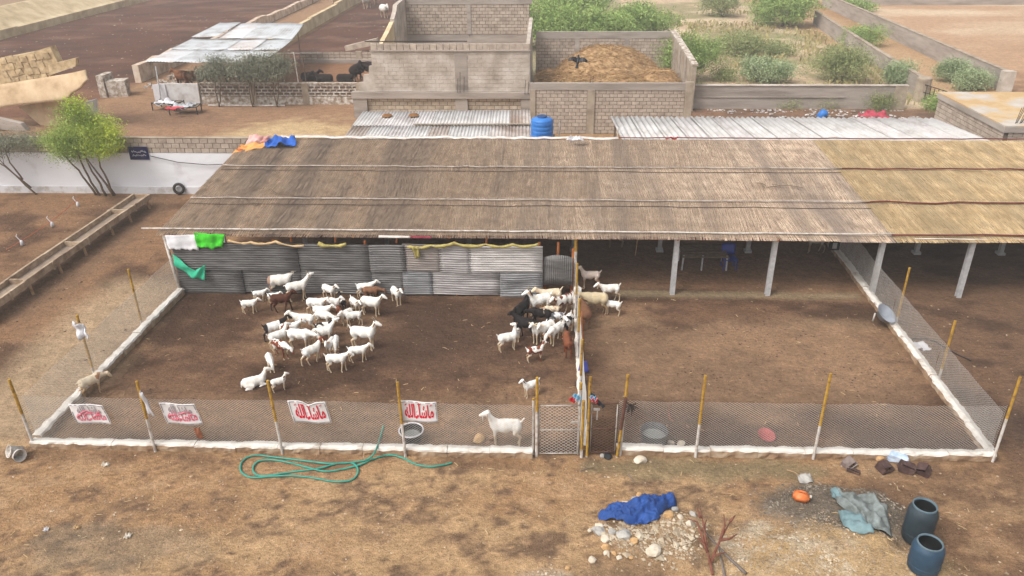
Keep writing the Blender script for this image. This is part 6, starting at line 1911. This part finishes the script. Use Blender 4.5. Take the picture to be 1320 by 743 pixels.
STN = [(772, 681, .13, m_st1, 'chalky stone at the corner of the blue tarp, on top of the stone row'), (772, 688, .19, m_st2, 'large rounded grey stone just below the tarp corner'), (761, 684, .09, m_st1, 'small pale stone outermost beside the large rounded grey one'),
       (780, 700, .17, m_st1, 'pale stone in the middle of the row running down from the tarp'), (788, 692, .12, m_st2, 'flat grey stone between the stone row and the slab'), (803, 697, .2, m_st2, 'big grey slab shaped stone below the blue tarp'),
       (781, 709, .14, m_st3, 'tan stone near the lower end of the stone row'), (781, 714, .1, m_st1, 'whitish stone at the lower end of the row'), (792, 716, .1, m_st3, 'small tan stone beside the whitish one'), (817, 705, .15, m_st3, 'reddish tan stone beside the big grey slab'),
       (764, 723, .12, m_st1, 'lone pale stone lying apart below the stone row'), (841, 718, .23, m_st1, 'largest pale boulder below the blue tarp'), (731, 733, .09, m_st3, 'yellowish stone lying alone at the lower edge, far from the tarp'),
       (888, 683, .15, m_st1, 'pale flat stone between the tarp and the dry branch'), (893, 666, .12, m_st2, 'grey stone apart on the bare dirt beside the tarp end'), (861, 671, .17, m_st3, 'ochre stone peeping from beneath the tarp end'), (869, 660, .13, m_st2, 'grey stone against the upper tarp end'),
       (795, 655, .15, m_st3, 'tan stone against the upper long edge of the tarp'), (806, 650, .12, m_st1, 'pale stone on the upper edge of the tarp, next to the tan one'), (818, 646, .13, m_st2, 'grey stone on the upper edge of the tarp'), (824, 639, .12, m_st3, 'tan stone furthest above the tarp'),
       (876, 672, .1, m_st1, 'small pale stone just off the end of the tarp'), (798, 721, .08, m_st1, 'little whitish stone below the big slab, near the tan one'), (813, 721, .07, m_st3, 'little tan stone between the slab and the boulder')]
for i, (u, v, r, m_, la) in enumerate(STN):
    r *= .85
    p = gz(G(u, v), r * .25)
    tag(lump(p, r, i + 1, m_, 'stone'), la, 'stone', 'stones round the blue tarp')
def tarp_fn():
    P = {}
    top = [(770, 664), (790, 652), (808, 655), (830, 641), (850, 644), (866, 641), (873, 647)]
    bot = [(772, 671), (790, 676), (806, 684), (822, 686), (845, 680), (858, 664), (872, 655)]
    T = [gz(G(*p)) for p in top]; B_ = [gz(G(*p)) for p in bot]
    def lerpl(Ls, a):
        k = min(len(Ls) - 2, int(a * (len(Ls) - 1))); t_ = a * (len(Ls) - 1) - k
        return Ls[k].lerp(Ls[k + 1], t_)
    def fn(a, c):
        p = lerpl(T, a).lerp(lerpl(B_, a), c)
        e = math.sin(PI * min(1, max(0, a))) ** .6 * math.sin(PI * (c * .86 + .07))
        f = .5 + .5 * math.sin(a * 9 - c * 7 + 2.5 * mnoise.noise(p * 1.7)); f2 = mnoise.noise(p * 5)
        f3 = abs(mnoise.noise(p * 2.6 + Vector((3, 0, 0)))); z = .05 + .16 * e + .10 * f * (.35 + .65 * e) + .05 * f2 + .30 * (.5 - f3) * e - .16 * abs(mnoise.noise(p * 5.5 + Vector((0, 4, 0)))) + .04 * mnoise.noise(p * 12)
        return Vector((p.x + .05 * f2, p.y, p.z + z))
    return fn
tag(MB().grid(tarp_fn(), 110, 50, thick=.008).build('blue_tarp', m_blue, None, True, loc=gz(G(822, 670))), 'rumpled royal blue tarp spread over stones on the front dirt', 'tarp')
# dry branches
def branch(u, v, seed, segs, mat, label):
    b = MB()
    for s in segs:
        P = [gz(G(*q[:2]), q[2]) for q in s]
        b.tube(P, [.036 * (1 - .7 * i / (len(P) - 1)) for i in range(len(P))], 6)
    tag(b.build('dry_branch', mat, None, True, loc=gz(G(u, v))), label, 'branch')
m_redbranch = M('red_brown_bark', [(96, 58, 46), (132, 84, 68)], 8, .9, .4, 40)
m_greybranch = M('grey_bark', [(92, 82, 76), (124, 114, 108)], 8, .9, .4, 40)
branch(912, 730, 1, [[(918, 745, .05), (911, 722, .2), (904, 695, .35), (900, 680, .45)], [(911, 722, .2), (896, 692, .3), (884, 688, .3)], [(914, 732, .1), (926, 712, .35), (938, 694, .5)], [(926, 712, .35), (938, 712, .4), (947, 708, .45)], [(904, 700, .3), (908, 690, .4)], [(900, 690, .4), (895, 682, .5)], [(926, 712, .35), (931, 700, .5), (929, 690, .6)], [(938, 694, .5), (944, 688, .55)], [(914, 732, .1), (920, 726, .2), (934, 724, .25)], [(911, 722, .2), (905, 716, .3), (897, 712, .35)]], m_redbranch, 'forked reddish dry branch lying on the front dirt')
branch(945, 735, 2, [[(960, 748, .05), (940, 728, .12), (918, 704, .15), (908, 692, .1)], [(934, 748, .03), (930, 730, .06), (926, 712, .1)]], m_greybranch, 'straight grey dry stick crossing the red branch')
for (a, b_, lab) in (((930, 636), (950, 640), 'pale thin stick on the dirt above the tarp'), ((1015, 606), (1032, 614), 'pale thin stick below the front wall near the metal scrap'), ((748, 608), (766, 603), 'grey twig on the dirt outside the rusty gate'), ((810, 612), (817, 622), 'short dark twig above the blue tarp')):
    tag(MB().tube([gz(G(*a), .02), gz(G((a[0] + b_[0]) / 2, (a[1] + b_[1]) / 2 - .5), .04), gz(G(*b_), .02)], [.014, .012, .008], 5).build('stick', m_wood if 'pale' in lab else m_greybranch, None, loc=gz(G(*a))), lab, 'stick')
# orange jerrycan
jc = thing('jerrycan', gz(G(1030, 656)), 'orange plastic jerrycan lying on the grey sand heap', 'jerrycan')
p = gz(G(1030, 653), .12)
bm = bmesh.new(); bmesh.ops.create_cube(bm, size=1)
bmesh.ops.scale(bm, vec=(.36, .24, .24), verts=bm.verts); bmesh.ops.bevel(bm, geom=bm.edges[:], offset=.055, segments=3, affect='EDGES')
b = MB(); mt = Euler((.15, .1, -.3)).to_matrix()
bm.verts.ensure_lookup_table()
b.add([p + mt @ v.co for v in bm.verts], [[v.index for v in f.verts] for f in bm.faces]); bm.free()
m_or = M('orange_plastic', [(196, 98, 44), (218, 128, 70)], 5, .5, .05, spec=.4)
b.build('body', m_or, jc, True)
MB().tube([p + mt @ Vector((-.1, .0, .12)), p + mt @ Vector((-.06, 0, .18)), p + mt @ Vector((.06, 0, .18)), p + mt @ Vector((.1, 0, .12))], .02, 6).build('handle', m_or, jc, True)
MB().lathe([(.035, 0), (.035, .05), (.01, .055)], p + mt @ Vector((.18, .05, .03)), 10, rot=Euler((0, R(90), -.3)).to_matrix()).build('cap', M('cap_white', [(206, 200, 190)], 1), jc, True)
# grey sheet on the sand heap
m_sheet = M('grey_green_sheet', [(80, 102, 106), (104, 128, 132), (124, 146, 150)], 3, .6, .2, 14, spec=.35)
m_sheetd = M('dusty_sheet', [(80, 82, 78), (110, 116, 114), (136, 144, 144)], 4, .85, .5, 14)
def sheet(poly_top, poly_bot, amp, seed, mat, name, label, nu=36, nv=22, base=.03, freq=8):
    T = [gz(G(*q)) for q in poly_top]; B_ = [gz(G(*q)) for q in poly_bot]
    def lerpl(Ls, a):
        k = min(len(Ls) - 2, int(a * (len(Ls) - 1))); t_ = a * (len(Ls) - 1) - k
        return Ls[k].lerp(Ls[k + 1], t_)
    def fn(a, c):
        q = lerpl(T, a).lerp(lerpl(B_, a), c)
        f = .5 + .5 * math.sin(a * freq + 4 * mnoise.noise(q * 1.9 + Vector((seed, 0, 0))) - c * freq * .7)
        q = gz(q)
        ed = min(1, 6 * min(a, 1 - a, c, 1 - c) + .25)
        return Vector((q.x, q.y, q.z + base + amp * ed * (f + .6 * mnoise.noise(q * 6) + .7 - 1.1 * abs(mnoise.noise(q * 4 + Vector((seed, 2, 0)))))))
    return tag(MB().grid(fn, nu, nv, thick=.008).build(name, mat, None, True, loc=gz(G(*poly_bot[len(poly_bot) // 2]))), label, 'sheet')
sheet([(1078, 668), (1085, 668), (1100, 668), (1112, 676)], [(1084, 692), (1094, 702), (1110, 708), (1121, 710)], .09, 3, m_sheet, 'plastic_sheet', 'smooth grey-green plastic sheet slumped off the grey sand heap', freq=4)
sheet([(1070, 642), (1090, 652), (1115, 646), (1140, 664)], [(1078, 662), (1098, 674), (1122, 702), (1146, 706)], .15, 7, m_sheetd, 'plastic_sheet', 'torn dusty plastic sheet crumpled on the grey sand heap', 44, 30, freq=13)
sheet([(1068, 640), (1080, 645)], [(1070, 652), (1090, 658)], .10, 9, m_sheet, 'plastic_sheet', 'small twisted end of grey-green plastic at the top of the sand heap', 14, 10, freq=9)
# two blue grey barrels
m_bar1 = M('slate_barrel', [(34, 46, 54), (50, 63, 71)], 2, .55, .06, 20, spec=.4)
m_bar2 = M('blue_barrel', [(34, 58, 78), (48, 76, 98)], 2, .55, .06, 20, spec=.4)
m_inshade = M('barrel_inside_shade', [(26, 28, 30), (40, 42, 44)], 3, .7)  # near-black inner wall: shade inside the barrel painted into the colour
def barrel(uv, zt, r, mat, label):
    c = G(uv[0], uv[1], zt)
    g = ground_z(c.x, c.y)
    t = thing('barrel', (c.x, c.y, g), label, 'barrel', 'open plastic barrels')
    b = Vector((c.x, c.y, g)); H = zt - g
    MB().lathe([(r * .9, 0), (r * 1.0, .04), (r * 1.02, H * .5), (r * 1.03, H * .74), (r * .99, H * .84), (r * .86, H * .92), (r * .80, H * .95)], b, 32).build('body', mat, t, True)
    MB().lathe([(r * .74, H * .97), (r * .76, H * .9), (r * .95, H * .8), (r * .95, .06), (.01, .05)], b, 32).build('inside', m_inshade, t, True)
    MB().lathe([(r * .80, H * .94), (r * .83, H * .96), (r * .82, H), (r * .74, H), (r * .73, H * .95)], b, 32).build('rim', M('barrel_rim_' + label[:4], [(70, 88, 98), (96, 114, 122)], 3, .5), t, True)
    for k in (.25, .5):
        MB().lathe([(r * 1.0, H * k - .015), (r * 1.045, H * k), (r * 1.0, H * k + .015)], b, 32).build('hoop', mat, t, True)
    return b, H
b1, h1 = barrel((1193, 651), 1.08, .305, m_bar1, 'slate grey open plastic barrel, standing farther from the camera')
b2, h2 = barrel((1199.5, 699), 1.14, .305, m_bar2, 'bluer open plastic barrel standing in front of the slate grey one')
# scrap metal boxes and bag by the front wall
m_scrap = M('rusted_sheet', [(52, 38, 36), (78, 58, 54), (104, 84, 78)], 5, .85, .3, 30)
def scrap(u, v, d, rz, tilt, label, mat=m_scrap, dz=.0):
    p = gz(G(u, v), d[2] / 2 - .01 + dz)
    o = MB()
    mt = Euler((tilt[0], tilt[1], rz)).to_matrix()
    w_, l_, h_ = d; th = .012
    for (c, s) in (((0, 0, -h_ / 2), (w_, l_, th)), ((w_ / 2, 0, 0), (th, l_ - .01, h_)), ((-w_ / 2, 0, 0), (th, l_ - .01, h_)), ((0, l_ / 2, 0), (w_ - .03, th, h_)), ((0, -l_ / 2, 0), (w_ - .03, th, h_)), ((.0, .04, h_ / 2 + .01), (w_ * .95, l_ * .8, th))):
        o.box(p + mt @ Vector(c), s, rot=mt, jit=.012)
    tag(o.build('scrap_box', mat, None, loc=gz(G(u, v))), label, 'scrap metal', 'rusty scrap below the front wall')
scrap(1094, 601, (.3, .26, .14), .6, (.25, -.1), 'grey brown scrap metal box standing alone by the front wall', M('dusty_sheet_metal', [(92, 78, 74), (126, 112, 106), (146, 132, 126)], 5, .85, .3))
scrap(1100, 609, (.3, .12, .06), -.5, (0, .1), 'flat dark bent strip beside the lone scrap box')
scrap(1140, 606, (.34, .3, .16), .5, (.2, .2), 'dark rusty box nearest the blue bag under the front wall')
scrap(1168, 606, (.36, .28, .18), -.3, (-.1, .25), 'dark rusty box with a hole under the front wall')
scrap(1189, 610, (.26, .28, .2), -.8, (.3, -.4), 'bent dark rusty plate leaning at the end of the scrap')
tag(lump(gz(G(1154, 594), .13), .27, 77, M('bag_print', [(124, 160, 204), (172, 188, 210), (200, 206, 212)], 3, .6, .6, 9), 'blue_white_bag', .62, 4), 'pale blue and white plastic bag against the front wall', 'bag')
tag(lump(gz(G(1133, 593), .06), .12, 55, m_st3, 'stone'), 'tan stone by the front wall beside the blue and white bag', 'stone')
# white buckets at the corner
for (u, v, rot, la) in ((31, 587, (R(62), 0, R(-40)), 'white plastic bucket tipped over at the fence corner, on top of another'), (20, 590, (R(80), 0, R(60)), 'second white bucket lying behind the tipped one at the fence corner')):
    p = gz(G(u, v), .16)
    tag(MB().lathe([(.01, 0), (.12, 0), (.155, .32), (.17, .33), (.16, .34), (.145, .32), (.11, .02), (.01, .02)], p, 18, rot=Euler(rot).to_matrix()).build('bucket', m_post_white, None, True, loc=gz(G(u, v))), la, 'bucket')
MB_ = None
# tubs inside the pens
m_tubg = M('grey_rubber', [(62, 64, 68), (88, 90, 94)], 4, .7, .05)
def tub(u, v, r, h, mat, label, cat='tub', flare=1.15, fill=None, fillz=.3, rot=None, name='tub'):
    p = gz(G(u, v), -.005)
    t = thing(name, tuple(p), label, cat)
    m_ = rot.to_matrix() if rot is not None else None
    MB().lathe([(.01, .0), (r * .88, 0), (r * flare * .98, h * .96), (r * flare * 1.05, h), (r * flare, h * 1.01), (r * flare * .93, h * .96), (r * .82, .03), (.01, .03)], p + (Vector((0, 0, .05)) if rot is not None else Vector()), 28, rot=m_).build('body', mat, t, True)
    if fill is not None:
        MB().lathe([(.002, h * fillz + .01), (r * .9, h * fillz)], p, 22).build('contents', fill, t, True)
    return t, p
m_water = M('murky_water', [(120, 122, 120), (140, 142, 138)], 2, .15, spec=.5)
tub(842, 571, .36, .42, m_tubg, 'large round grey rubber tub of water inside the fence near the rusty gate', fill=m_water, fillz=.55, flare=1.0)
tk2, pk2 = tub(531, 567, .27, .32, m_dark, 'black bucket half full of water below the straight red banner', 'bucket', 1.2, m_water, .5, name='bucket')
MB().tube([pk2 + Vector((.32 * math.cos(a), .32 * math.sin(a), .325)) for a in [2 * PI * k / 24 for k in range(25)]], .022, 6).build('rim', m_fabric_white, tk2, True)
tub(987, 564, .19, .09, M('dull_red_plastic', [(140, 62, 62), (166, 86, 84)], 4, .5), 'dull red shallow bowl on the floor of the emptier pen', 'bowl', 1.2, name='bowl', rot=Euler((R(14), R(8), 0)))
for (u, v, r, la, m_) in ((865, 573, .12, 'broken whitish block beside the big grey tub', m_st1), (878, 574, .12, 'second broken whitish block, farther from the big grey tub', m_st1), (617, 567, .2, 'round tan clod at the feet of the bearded goat', m_st3), (636, 566, .17, 'flatter brown clod behind the legs of the bearded goat', M('clod', [(110, 84, 64), (136, 108, 84)], 4, 1, .5)),
                   (825, 595, .17, 'flat pale broken stone outside the front wall near the rusty gate', m_st1), (784, 589, .13, 'dark round stone by the rusty gate post', m_dark), (776, 588, .08, 'small grey stone touching the dark round one by the gate', m_st2)):
    tag(lump(gz(G(u, v), r * .3), r, int(u), m_, 'stone'), la, 'stone')
# shovel leaning, tied things
sh = thing('shovel', gz(G(752, 484)), 'blue plastic shovel with an orange handle leaning on the dividing fence', 'shovel')
p0 = gz(G(752, 484), .04); p1 = Vector((1.22, 21.2, 1.5))
MB().tube([p0 + Vector((0, .1, .12)), p1], .018, 6).build('handle', m_orangewood, sh, True)
MB().grid(lambda a, c: p0 + Vector(((a - .5) * .34 * (.55 + .45 * (1 - c)), .05 + .1 * c, .02 + .34 * c + .05 * abs(a - .5))), 8, 6, thick=.014).build('blade', M('violet_blue_plastic', [(52, 56, 130), (72, 78, 156)], 4, .5), sh, True)
def bow(c, cols, label, name='ribbon_bow'):
    t = thing(name, tuple(c), label, 'ribbon')
    rr = random.Random(int(c[0] * 100))
    for i, m_ in enumerate(cols):
        d = Vector((rr.uniform(-.09, .09), -.03, rr.uniform(-.1, .1)))
        q = Vector(c) + d
        MB().grid(lambda a, k: q + Vector(((a - .5) * .14 + .02 * math.sin(k * 9), -.04 * math.sin(a * 9) , (k - .5) * .13 + .03 * math.sin(a * 7))), 6, 6, thick=.006).build('loop', m_, t, True)
m_lblue = M('light_blue_cloth', [(120, 176, 208)], 1); m_bred2 = M('bright_red_cloth', [(196, 40, 48)], 1)
bow((.86, FY + .0, 1.86), [m_fabric_white, m_lblue, m_bred2, m_lblue], 'white, red and pale blue ribbons tied on the post beside the white gate')
bow((1.25, FY - .05, 1.86), [m_bred2, m_fabric_white, m_bred2, m_lblue], 'red and white ribbons tied on the post beside the rusty gate')
tf = thing('black_tuft', (2.26, FY, 1.5), 'black plastic tuft tied on the leaning yellow gate post', 'tuft')
b = MB(); rr = random.Random(2)
for _ in range(26):
    d = Vector((rr.gauss(0, .6), rr.gauss(0, .6), rr.gauss(-.2, .6))).normalized() * rr.uniform(.1, .22)
    c = Vector((2.24, FY - .04, 1.62)); b.tube([c, c + d * .6, c + d + Vector((0, 0, -.04))], [.02, .016, .006], 4)
b.build('strands', m_black, tf)
cloth('white_bag', (Vector((-13.72, 19.3, 1.98)), Vector((-13.35, 19.25, 1.9)), Vector((-13.22, 19.2, 1.5)), Vector((-13.62, 19.25, 1.44))), 10, 8, m_fabric_white, 'white plastic bag caught on a post of the side fence', 'bag', .07, 31, .06)
cloth('white_rag', (Vector((-10.08, FY - .22, 1.95)), Vector((-9.95, FY - .24, 1.92)), Vector((-9.86, FY - .2, 1.2)), Vector((-9.98, FY - .2, 1.25))), 5, 10, m_fabric_white, 'strip of white rag tied to the post between the two faded banners', 'rag', .04, 32, .05)
cloth('brown_rag', (Vector((-9.0, FY - .06, .72)), Vector((-8.85, FY - .06, .72)), Vector((-8.8, FY - .07, .42)), Vector((-8.92, FY - .07, .4))), 5, 6, M('brown_rag', [(150, 96, 70)], 1), 'brown rag on the wire below the second faded banner', 'rag', .03, 33, .05)
# grey pan on the side wall, sack, cable
pn_ = G(1141, 409, .3)
pt = thing('grey_pan', (pn_.x, pn_.y, .22), 'grey plastic feeding pan tipped on the side wall under the reed roof edge', 'pan')
MB().lathe([(.01, 0), (.2, 0), (.36, .24), (.38, .25), (.35, .24), (.19, .02), (.01, .02)], (pn_.x - .12, pn_.y, .3), 24, rot=Euler((R(24), R(28), 0)).to_matrix()).build('body', M('grey_plastic', [(126, 130, 138), (150, 154, 162)], 3, .5), pt, True)
MB().tube([(pn_.x - .45, pn_.y - .15, .22), (pn_.x - .4, pn_.y - .1, .5)], .03, 6).build('handle', m_bar_white, pt, True)
sk = G(1181, 448)
cloth('white_sack', (gz(sk + Vector((-.3, -.2, 0)), .04), gz(sk + Vector((.35, -.25, 0)), .05), gz(sk + Vector((.3, .2, 0)), .14), gz(sk + Vector((-.35, .22, 0)), .12)), 12, 8, m_fabric_white, 'flattened white sack lying outside the side fence', 'sack', .05, 34, .05)
P = [gz(G(u, v), .02) for (u, v) in ((1168, 442), (1178, 437), (1192, 437), (1206, 441), (1218, 449), (1235, 458), (1252, 466))]
tag(MB().tube(P, .022, 6).build('black_cable', m_dark, None, True, loc=P[0]), 'dark cable lying on the ground outside the side fence', 'cable')
P = [gz(G(u, v), .02) for (u, v) in ((863, 523), (862, 533), (864, 541), (868, 543))]
tag(MB().tube(P, .03, 6).build('dark_strap', m_redbranch, None, True, loc=P[0]), 'short dark strap lying in the emptier pen above the grey tub', 'strap')
# under the shed roof
cs = G(905, 343)
ct = thing('rope_cot', (cs.x, cs.y, 0), 'wooden rope cot standing deep in the open shed', 'cot')
for (x, y) in ((-.85, -.4), (.85, -.4), (.85, .45), (-.85, .45), (-.1, -.4)): MB().tube([(cs.x + x, cs.y + y, 0), (cs.x + x * .97, cs.y + y, .62)], .035, 6).build('leg', m_steelpillar, ct)
for k in range(9): MB().box((cs.x, cs.y - .4 + .105 * k, .62 + random.uniform(-.02, .02)), (1.75, .05, .03), random.uniform(-.03, .03)).build('slat', m_bark, ct)
for (a, b_) in (((-.9, -.45), (.9, -.45)), ((-.9, .5), (.9, .5))): MB().tube([(cs.x + a[0], cs.y + a[1], .58), (cs.x + b_[0], cs.y + b_[1], .58)], .035, 6).build('rail', m_bark, ct)
for y in (.62, .8, .98): MB().box((cs.x + .05, cs.y + .52, y), (1.5, .04, .06)).build('back_slat', m_bark, ct)
ch = G(939, 346)
cht = thing('blue_chair', (ch.x, ch.y, 0), 'blue plastic chair beside the cot deep in the shed', 'chair')
m_chair = M('chair_blue', [(20, 44, 128), (32, 60, 156)], 3, .4, spec=.5)
MB().box((ch.x, ch.y, .44), (.5, .46, .04), .1).build('seat', m_chair, cht)
MB().grid(lambda a, c: (ch.x - .27 + .5 * a, ch.y + .24 + .08 * c + .05 * math.sin(a * PI), .48 + .42 * c), 6, 4, thick=.025).build('backrest', m_chair, cht, True)
for (x, y) in ((-.21, -.19), (.21, -.19), (.21, .2), (-.21, .2)): MB().tube([(ch.x + x * 1.15, ch.y + y * 1.15, 0), (ch.x + x, ch.y + y, .43)], .022, 6).build('leg', m_chair, cht)
bx = yz(1073, 321, 29.0)
bt = thing('speaker_box', (11.6, 28.95, 0), 'small black box with a pale front fixed to a rear pillar of the shed', 'box')
MB().span((11.45, 28.86, .25), (11.8, 29.1, .68)).build('case', m_dark, bt)
MB().span((11.51, 28.85, .32), (11.68, 28.858, .58)).build('face', m_steelpillar, bt)
MB().tube([(11.62, 29.0, .68), (11.7, 29.05, 2.4)], .02, 5).build('bracket', m_dark, bt)
hp = yz(820, 330, 26.4)
tag(MB().tube([(hp.x + .05, 26.4, 2.2), (hp.x + .02, 26.4, 1.9), (hp.x - .03, 26.42, hp.z)], [.015, .02, .014], 6).build('hanging_stick', m_wood, None, loc=(hp.x, 26.4, hp.z)), 'thin pale stick hanging from the shed roof between two pillars', 'stick')
# small rags and paper on the front dirt
for (u, v, s, la, m_) in ((137, 600, .08, 'scrap of crumpled pinkish paper below the front wall near the first banner', m_st1), (165, 692, .08, 'crumpled pale scrap with a dark tail on the lower dirt', m_st1), (60, 683, .05, 'tiny white scrap on the dirt at the lower corner', m_fabric_white), (100, 681, .05, 'tiny tan scrap beside the white one on the lower dirt', m_st3), (1038, 618, .2, 'grey torn bag scrap at the top of the sand heap', m_st2)):
    p = gz(G(u, v), .01)
    cloth('paper_scrap', (p + Vector((-s, -s, .02)), p + Vector((s, -s * .6, .03)), p + Vector((s * .8, s, .05)), p + Vector((-s * .9, s * .7, .04))), 6, 6, m_, la, 'litter', .03, int(u), .03)
# pebbles, gravel and straw
def scatter(name, n, xr, yr, mask, s0, s1, mat, seed, flat=.6, straw=False):
    rs = np.random.RandomState(seed)
    x, y = rs.uniform(*xr, n), rs.uniform(*yr, n)
    keep = rs.rand(n) < mask(x, y)
    x, y = x[keep], y[keep]; k = len(x)
    z = ground_h(x, y)
    s = s0 + (s1 - s0) * rs.rand(k) ** 2.5
    if straw: base = np.array([(-1, -.12, 0), (1, -.12, 0), (1, .12, 0), (-1, .12, 0), (0, 0, .25)]); fc = np.array([(0, 1, 4, 4), (1, 2, 4, 4), (2, 3, 4, 4), (3, 0, 4, 4)])[:, :3]
    else: base = np.array([(1, 0, 0), (.1, .9, .1), (-.9, .2, 0), (-.2, -1, .05), (.1, .1, .8), (0, 0, -.5)]); fc = np.array([(0, 1, 4), (1, 2, 4), (2, 3, 4), (3, 0, 4), (1, 0, 5), (2, 1, 5), (3, 2, 5), (0, 3, 5)])
    V = base[None] * s[:, None, None] * (1 + .35 * rs.normal(size=(k, len(base), 3)) * (0 if straw else 1))
    V[:, :, 2] *= flat
    a = rs.uniform(0, 2 * PI, k); ca, sa = np.cos(a)[:, None], np.sin(a)[:, None]
    Vx = V[:, :, 0] * ca - V[:, :, 1] * sa + x[:, None]; Vy = V[:, :, 0] * sa + V[:, :, 1] * ca + y[:, None]; Vz = V[:, :, 2] + z[:, None] + s[:, None] * .15
    V = np.stack([Vx, Vy, Vz], -1).reshape(-1, 3)
    F = (fc[None] + (np.arange(k) * len(base))[:, None, None]).reshape(-1, 3)
    me = bpy.data.meshes.new(name)
    me.from_pydata(V.tolist(), [], F.tolist()); me.materials.append(mat)
    o = bpy.data.objects.new(name, me); COL.objects.link(o); tag(o, kind='stuff')
m_peb = M('pebble', [(120, 100, 80), (160, 138, 112), (190, 174, 152)], 2, .95, pos=True, island=.3)
m_pebp = M('pale_pebble', [(140, 124, 102), (170, 154, 132), (192, 180, 162)], 2, .95, pos=True, island=.2)
m_pebg = M('dark_gravel', [(84, 76, 68), (116, 106, 94), (150, 140, 128)], 2, .95, pos=True, island=.3)
m_dung = M('dung', [(58, 44, 36), (86, 66, 52)], 2, 1, pos=True, island=.2)
m_straw2 = M('straw_bit', [(168, 140, 98), (200, 176, 136)], 2, 1, pos=True, island=.2)
scatter('pebbles', 6500, (-14, 13), (10.3, 16), lambda x, y: .22 + .6 * sm(fbm(x * .5, y * .5, 81), .5, .65), .008, .04, m_peb, 1)
scatter('gravel', 15000, (3, 10), (9.6, 14.2), lambda x, y: blob(x, y, 6.4, 11.8, 3.2, 2.1, 1, .3), .008, .032, m_peb, 2)
scatter('gravel', 3600, (3, 8), (11, 14.2), lambda x, y: blob(x, y, 5.2, 12.9, 1.6, 1.0, 12, .6), .01, .045, m_pebp, 3)
scatter('gravel', 5200, (4.5, 9.4), (12.8, 15.6), lambda x, y: blob(x, y, 6.8, 14.25, 1.9, 1.05, 2, .3), .012, .04, m_pebg, 4)
scatter('gravel', 2600, (1, 4.4), (12.2, 14.6), lambda x, y: blob(x, y, 2.6, 13.2, 1.3, .9, 3, .4), .012, .055, m_pebp, 5)
scatter('gravel', 420, (1.1, 4.2), (12.3, 14.5), lambda x, y: blob(x, y, 2.5, 13.2, 1.25, .8, 3, .4) * (1 - blob(x, y, 2.4, 13.9, .7, .4, 3, .1)), .03, .11, m_pebp, 15)
scatter('gravel', 220, (-.8, 1.2), (11.3, 12.5), lambda x, y: blob(x, y, .2, 11.9, .9, .5, 14, .8), .015, .07, m_pebp, 8)
scatter('dung', 9000, (-13, 11.4), (16.5, 25), lambda x, y: .15 + .75 * sm(fbm(x * .4, y * .4, 82), .48, .62), .012, .04, m_dung, 6)
scatter('straw', 900, (-13, 11.4), (16.5, 26), lambda x, y: .2 + .6 * sm(fbm(x * .5, y * .7, 83), .5, .62), .03, .09, m_straw2, 7, straw=True)
scatter('straw', 700, (-14, 12), (10.3, 16), lambda x, y: .2 + .6 * sm(fbm(x * .5, y * .7, 84), .5, .62), .03, .1, m_straw2, 9, straw=True)
scatter('dung', 900, (-34, -14), (17, 35), lambda x, y: .5 + 0 * x, .015, .06, m_dung, 10)
scatter('pebbles', 900, (-34, -14), (16, 35), lambda x, y: .5 + 0 * x, .012, .05, m_peb, 11)
scatter('pebbles', 900, (12, 26), (14, 25), lambda x, y: .5 + 0 * x, .012, .05, m_peb, 12)
scatter('pebbles', 700, (-57, -32), (56, 100), lambda x, y: .4 + 0 * x, .05, .14, m_pebp, 13, flat=.3)
scatter('pebbles', 300, (-24, -11), (70, 100), lambda x, y: .4 + 0 * x, .05, .14, m_pebp, 14, flat=.3)

# ------------------------------------------------------------------ thin dusty air
hz = MB().span((-2700, -600, -1.6), (2700, 3300, 14.5))
hm = bpy.data.materials.new('haze'); hm.use_nodes = True
hn, hl = hm.node_tree.nodes, hm.node_tree.links
hn.remove(hn['Principled BSDF'])
pv = hn.new('ShaderNodeVolumePrincipled')
pv.inputs['Color'].default_value = (.92, .91, .90, 1)
pv.inputs['Density'].default_value = .0015
hl.new(pv.outputs[0], hn['Material Output'].inputs['Volume'])
tag(hz.build('haze', hm), kind='stuff')

# ------------------------------------------------------------------ tidy: drop the working property
for o in bpy.data.objects:
    if '_b' in o:
        del o['_b']
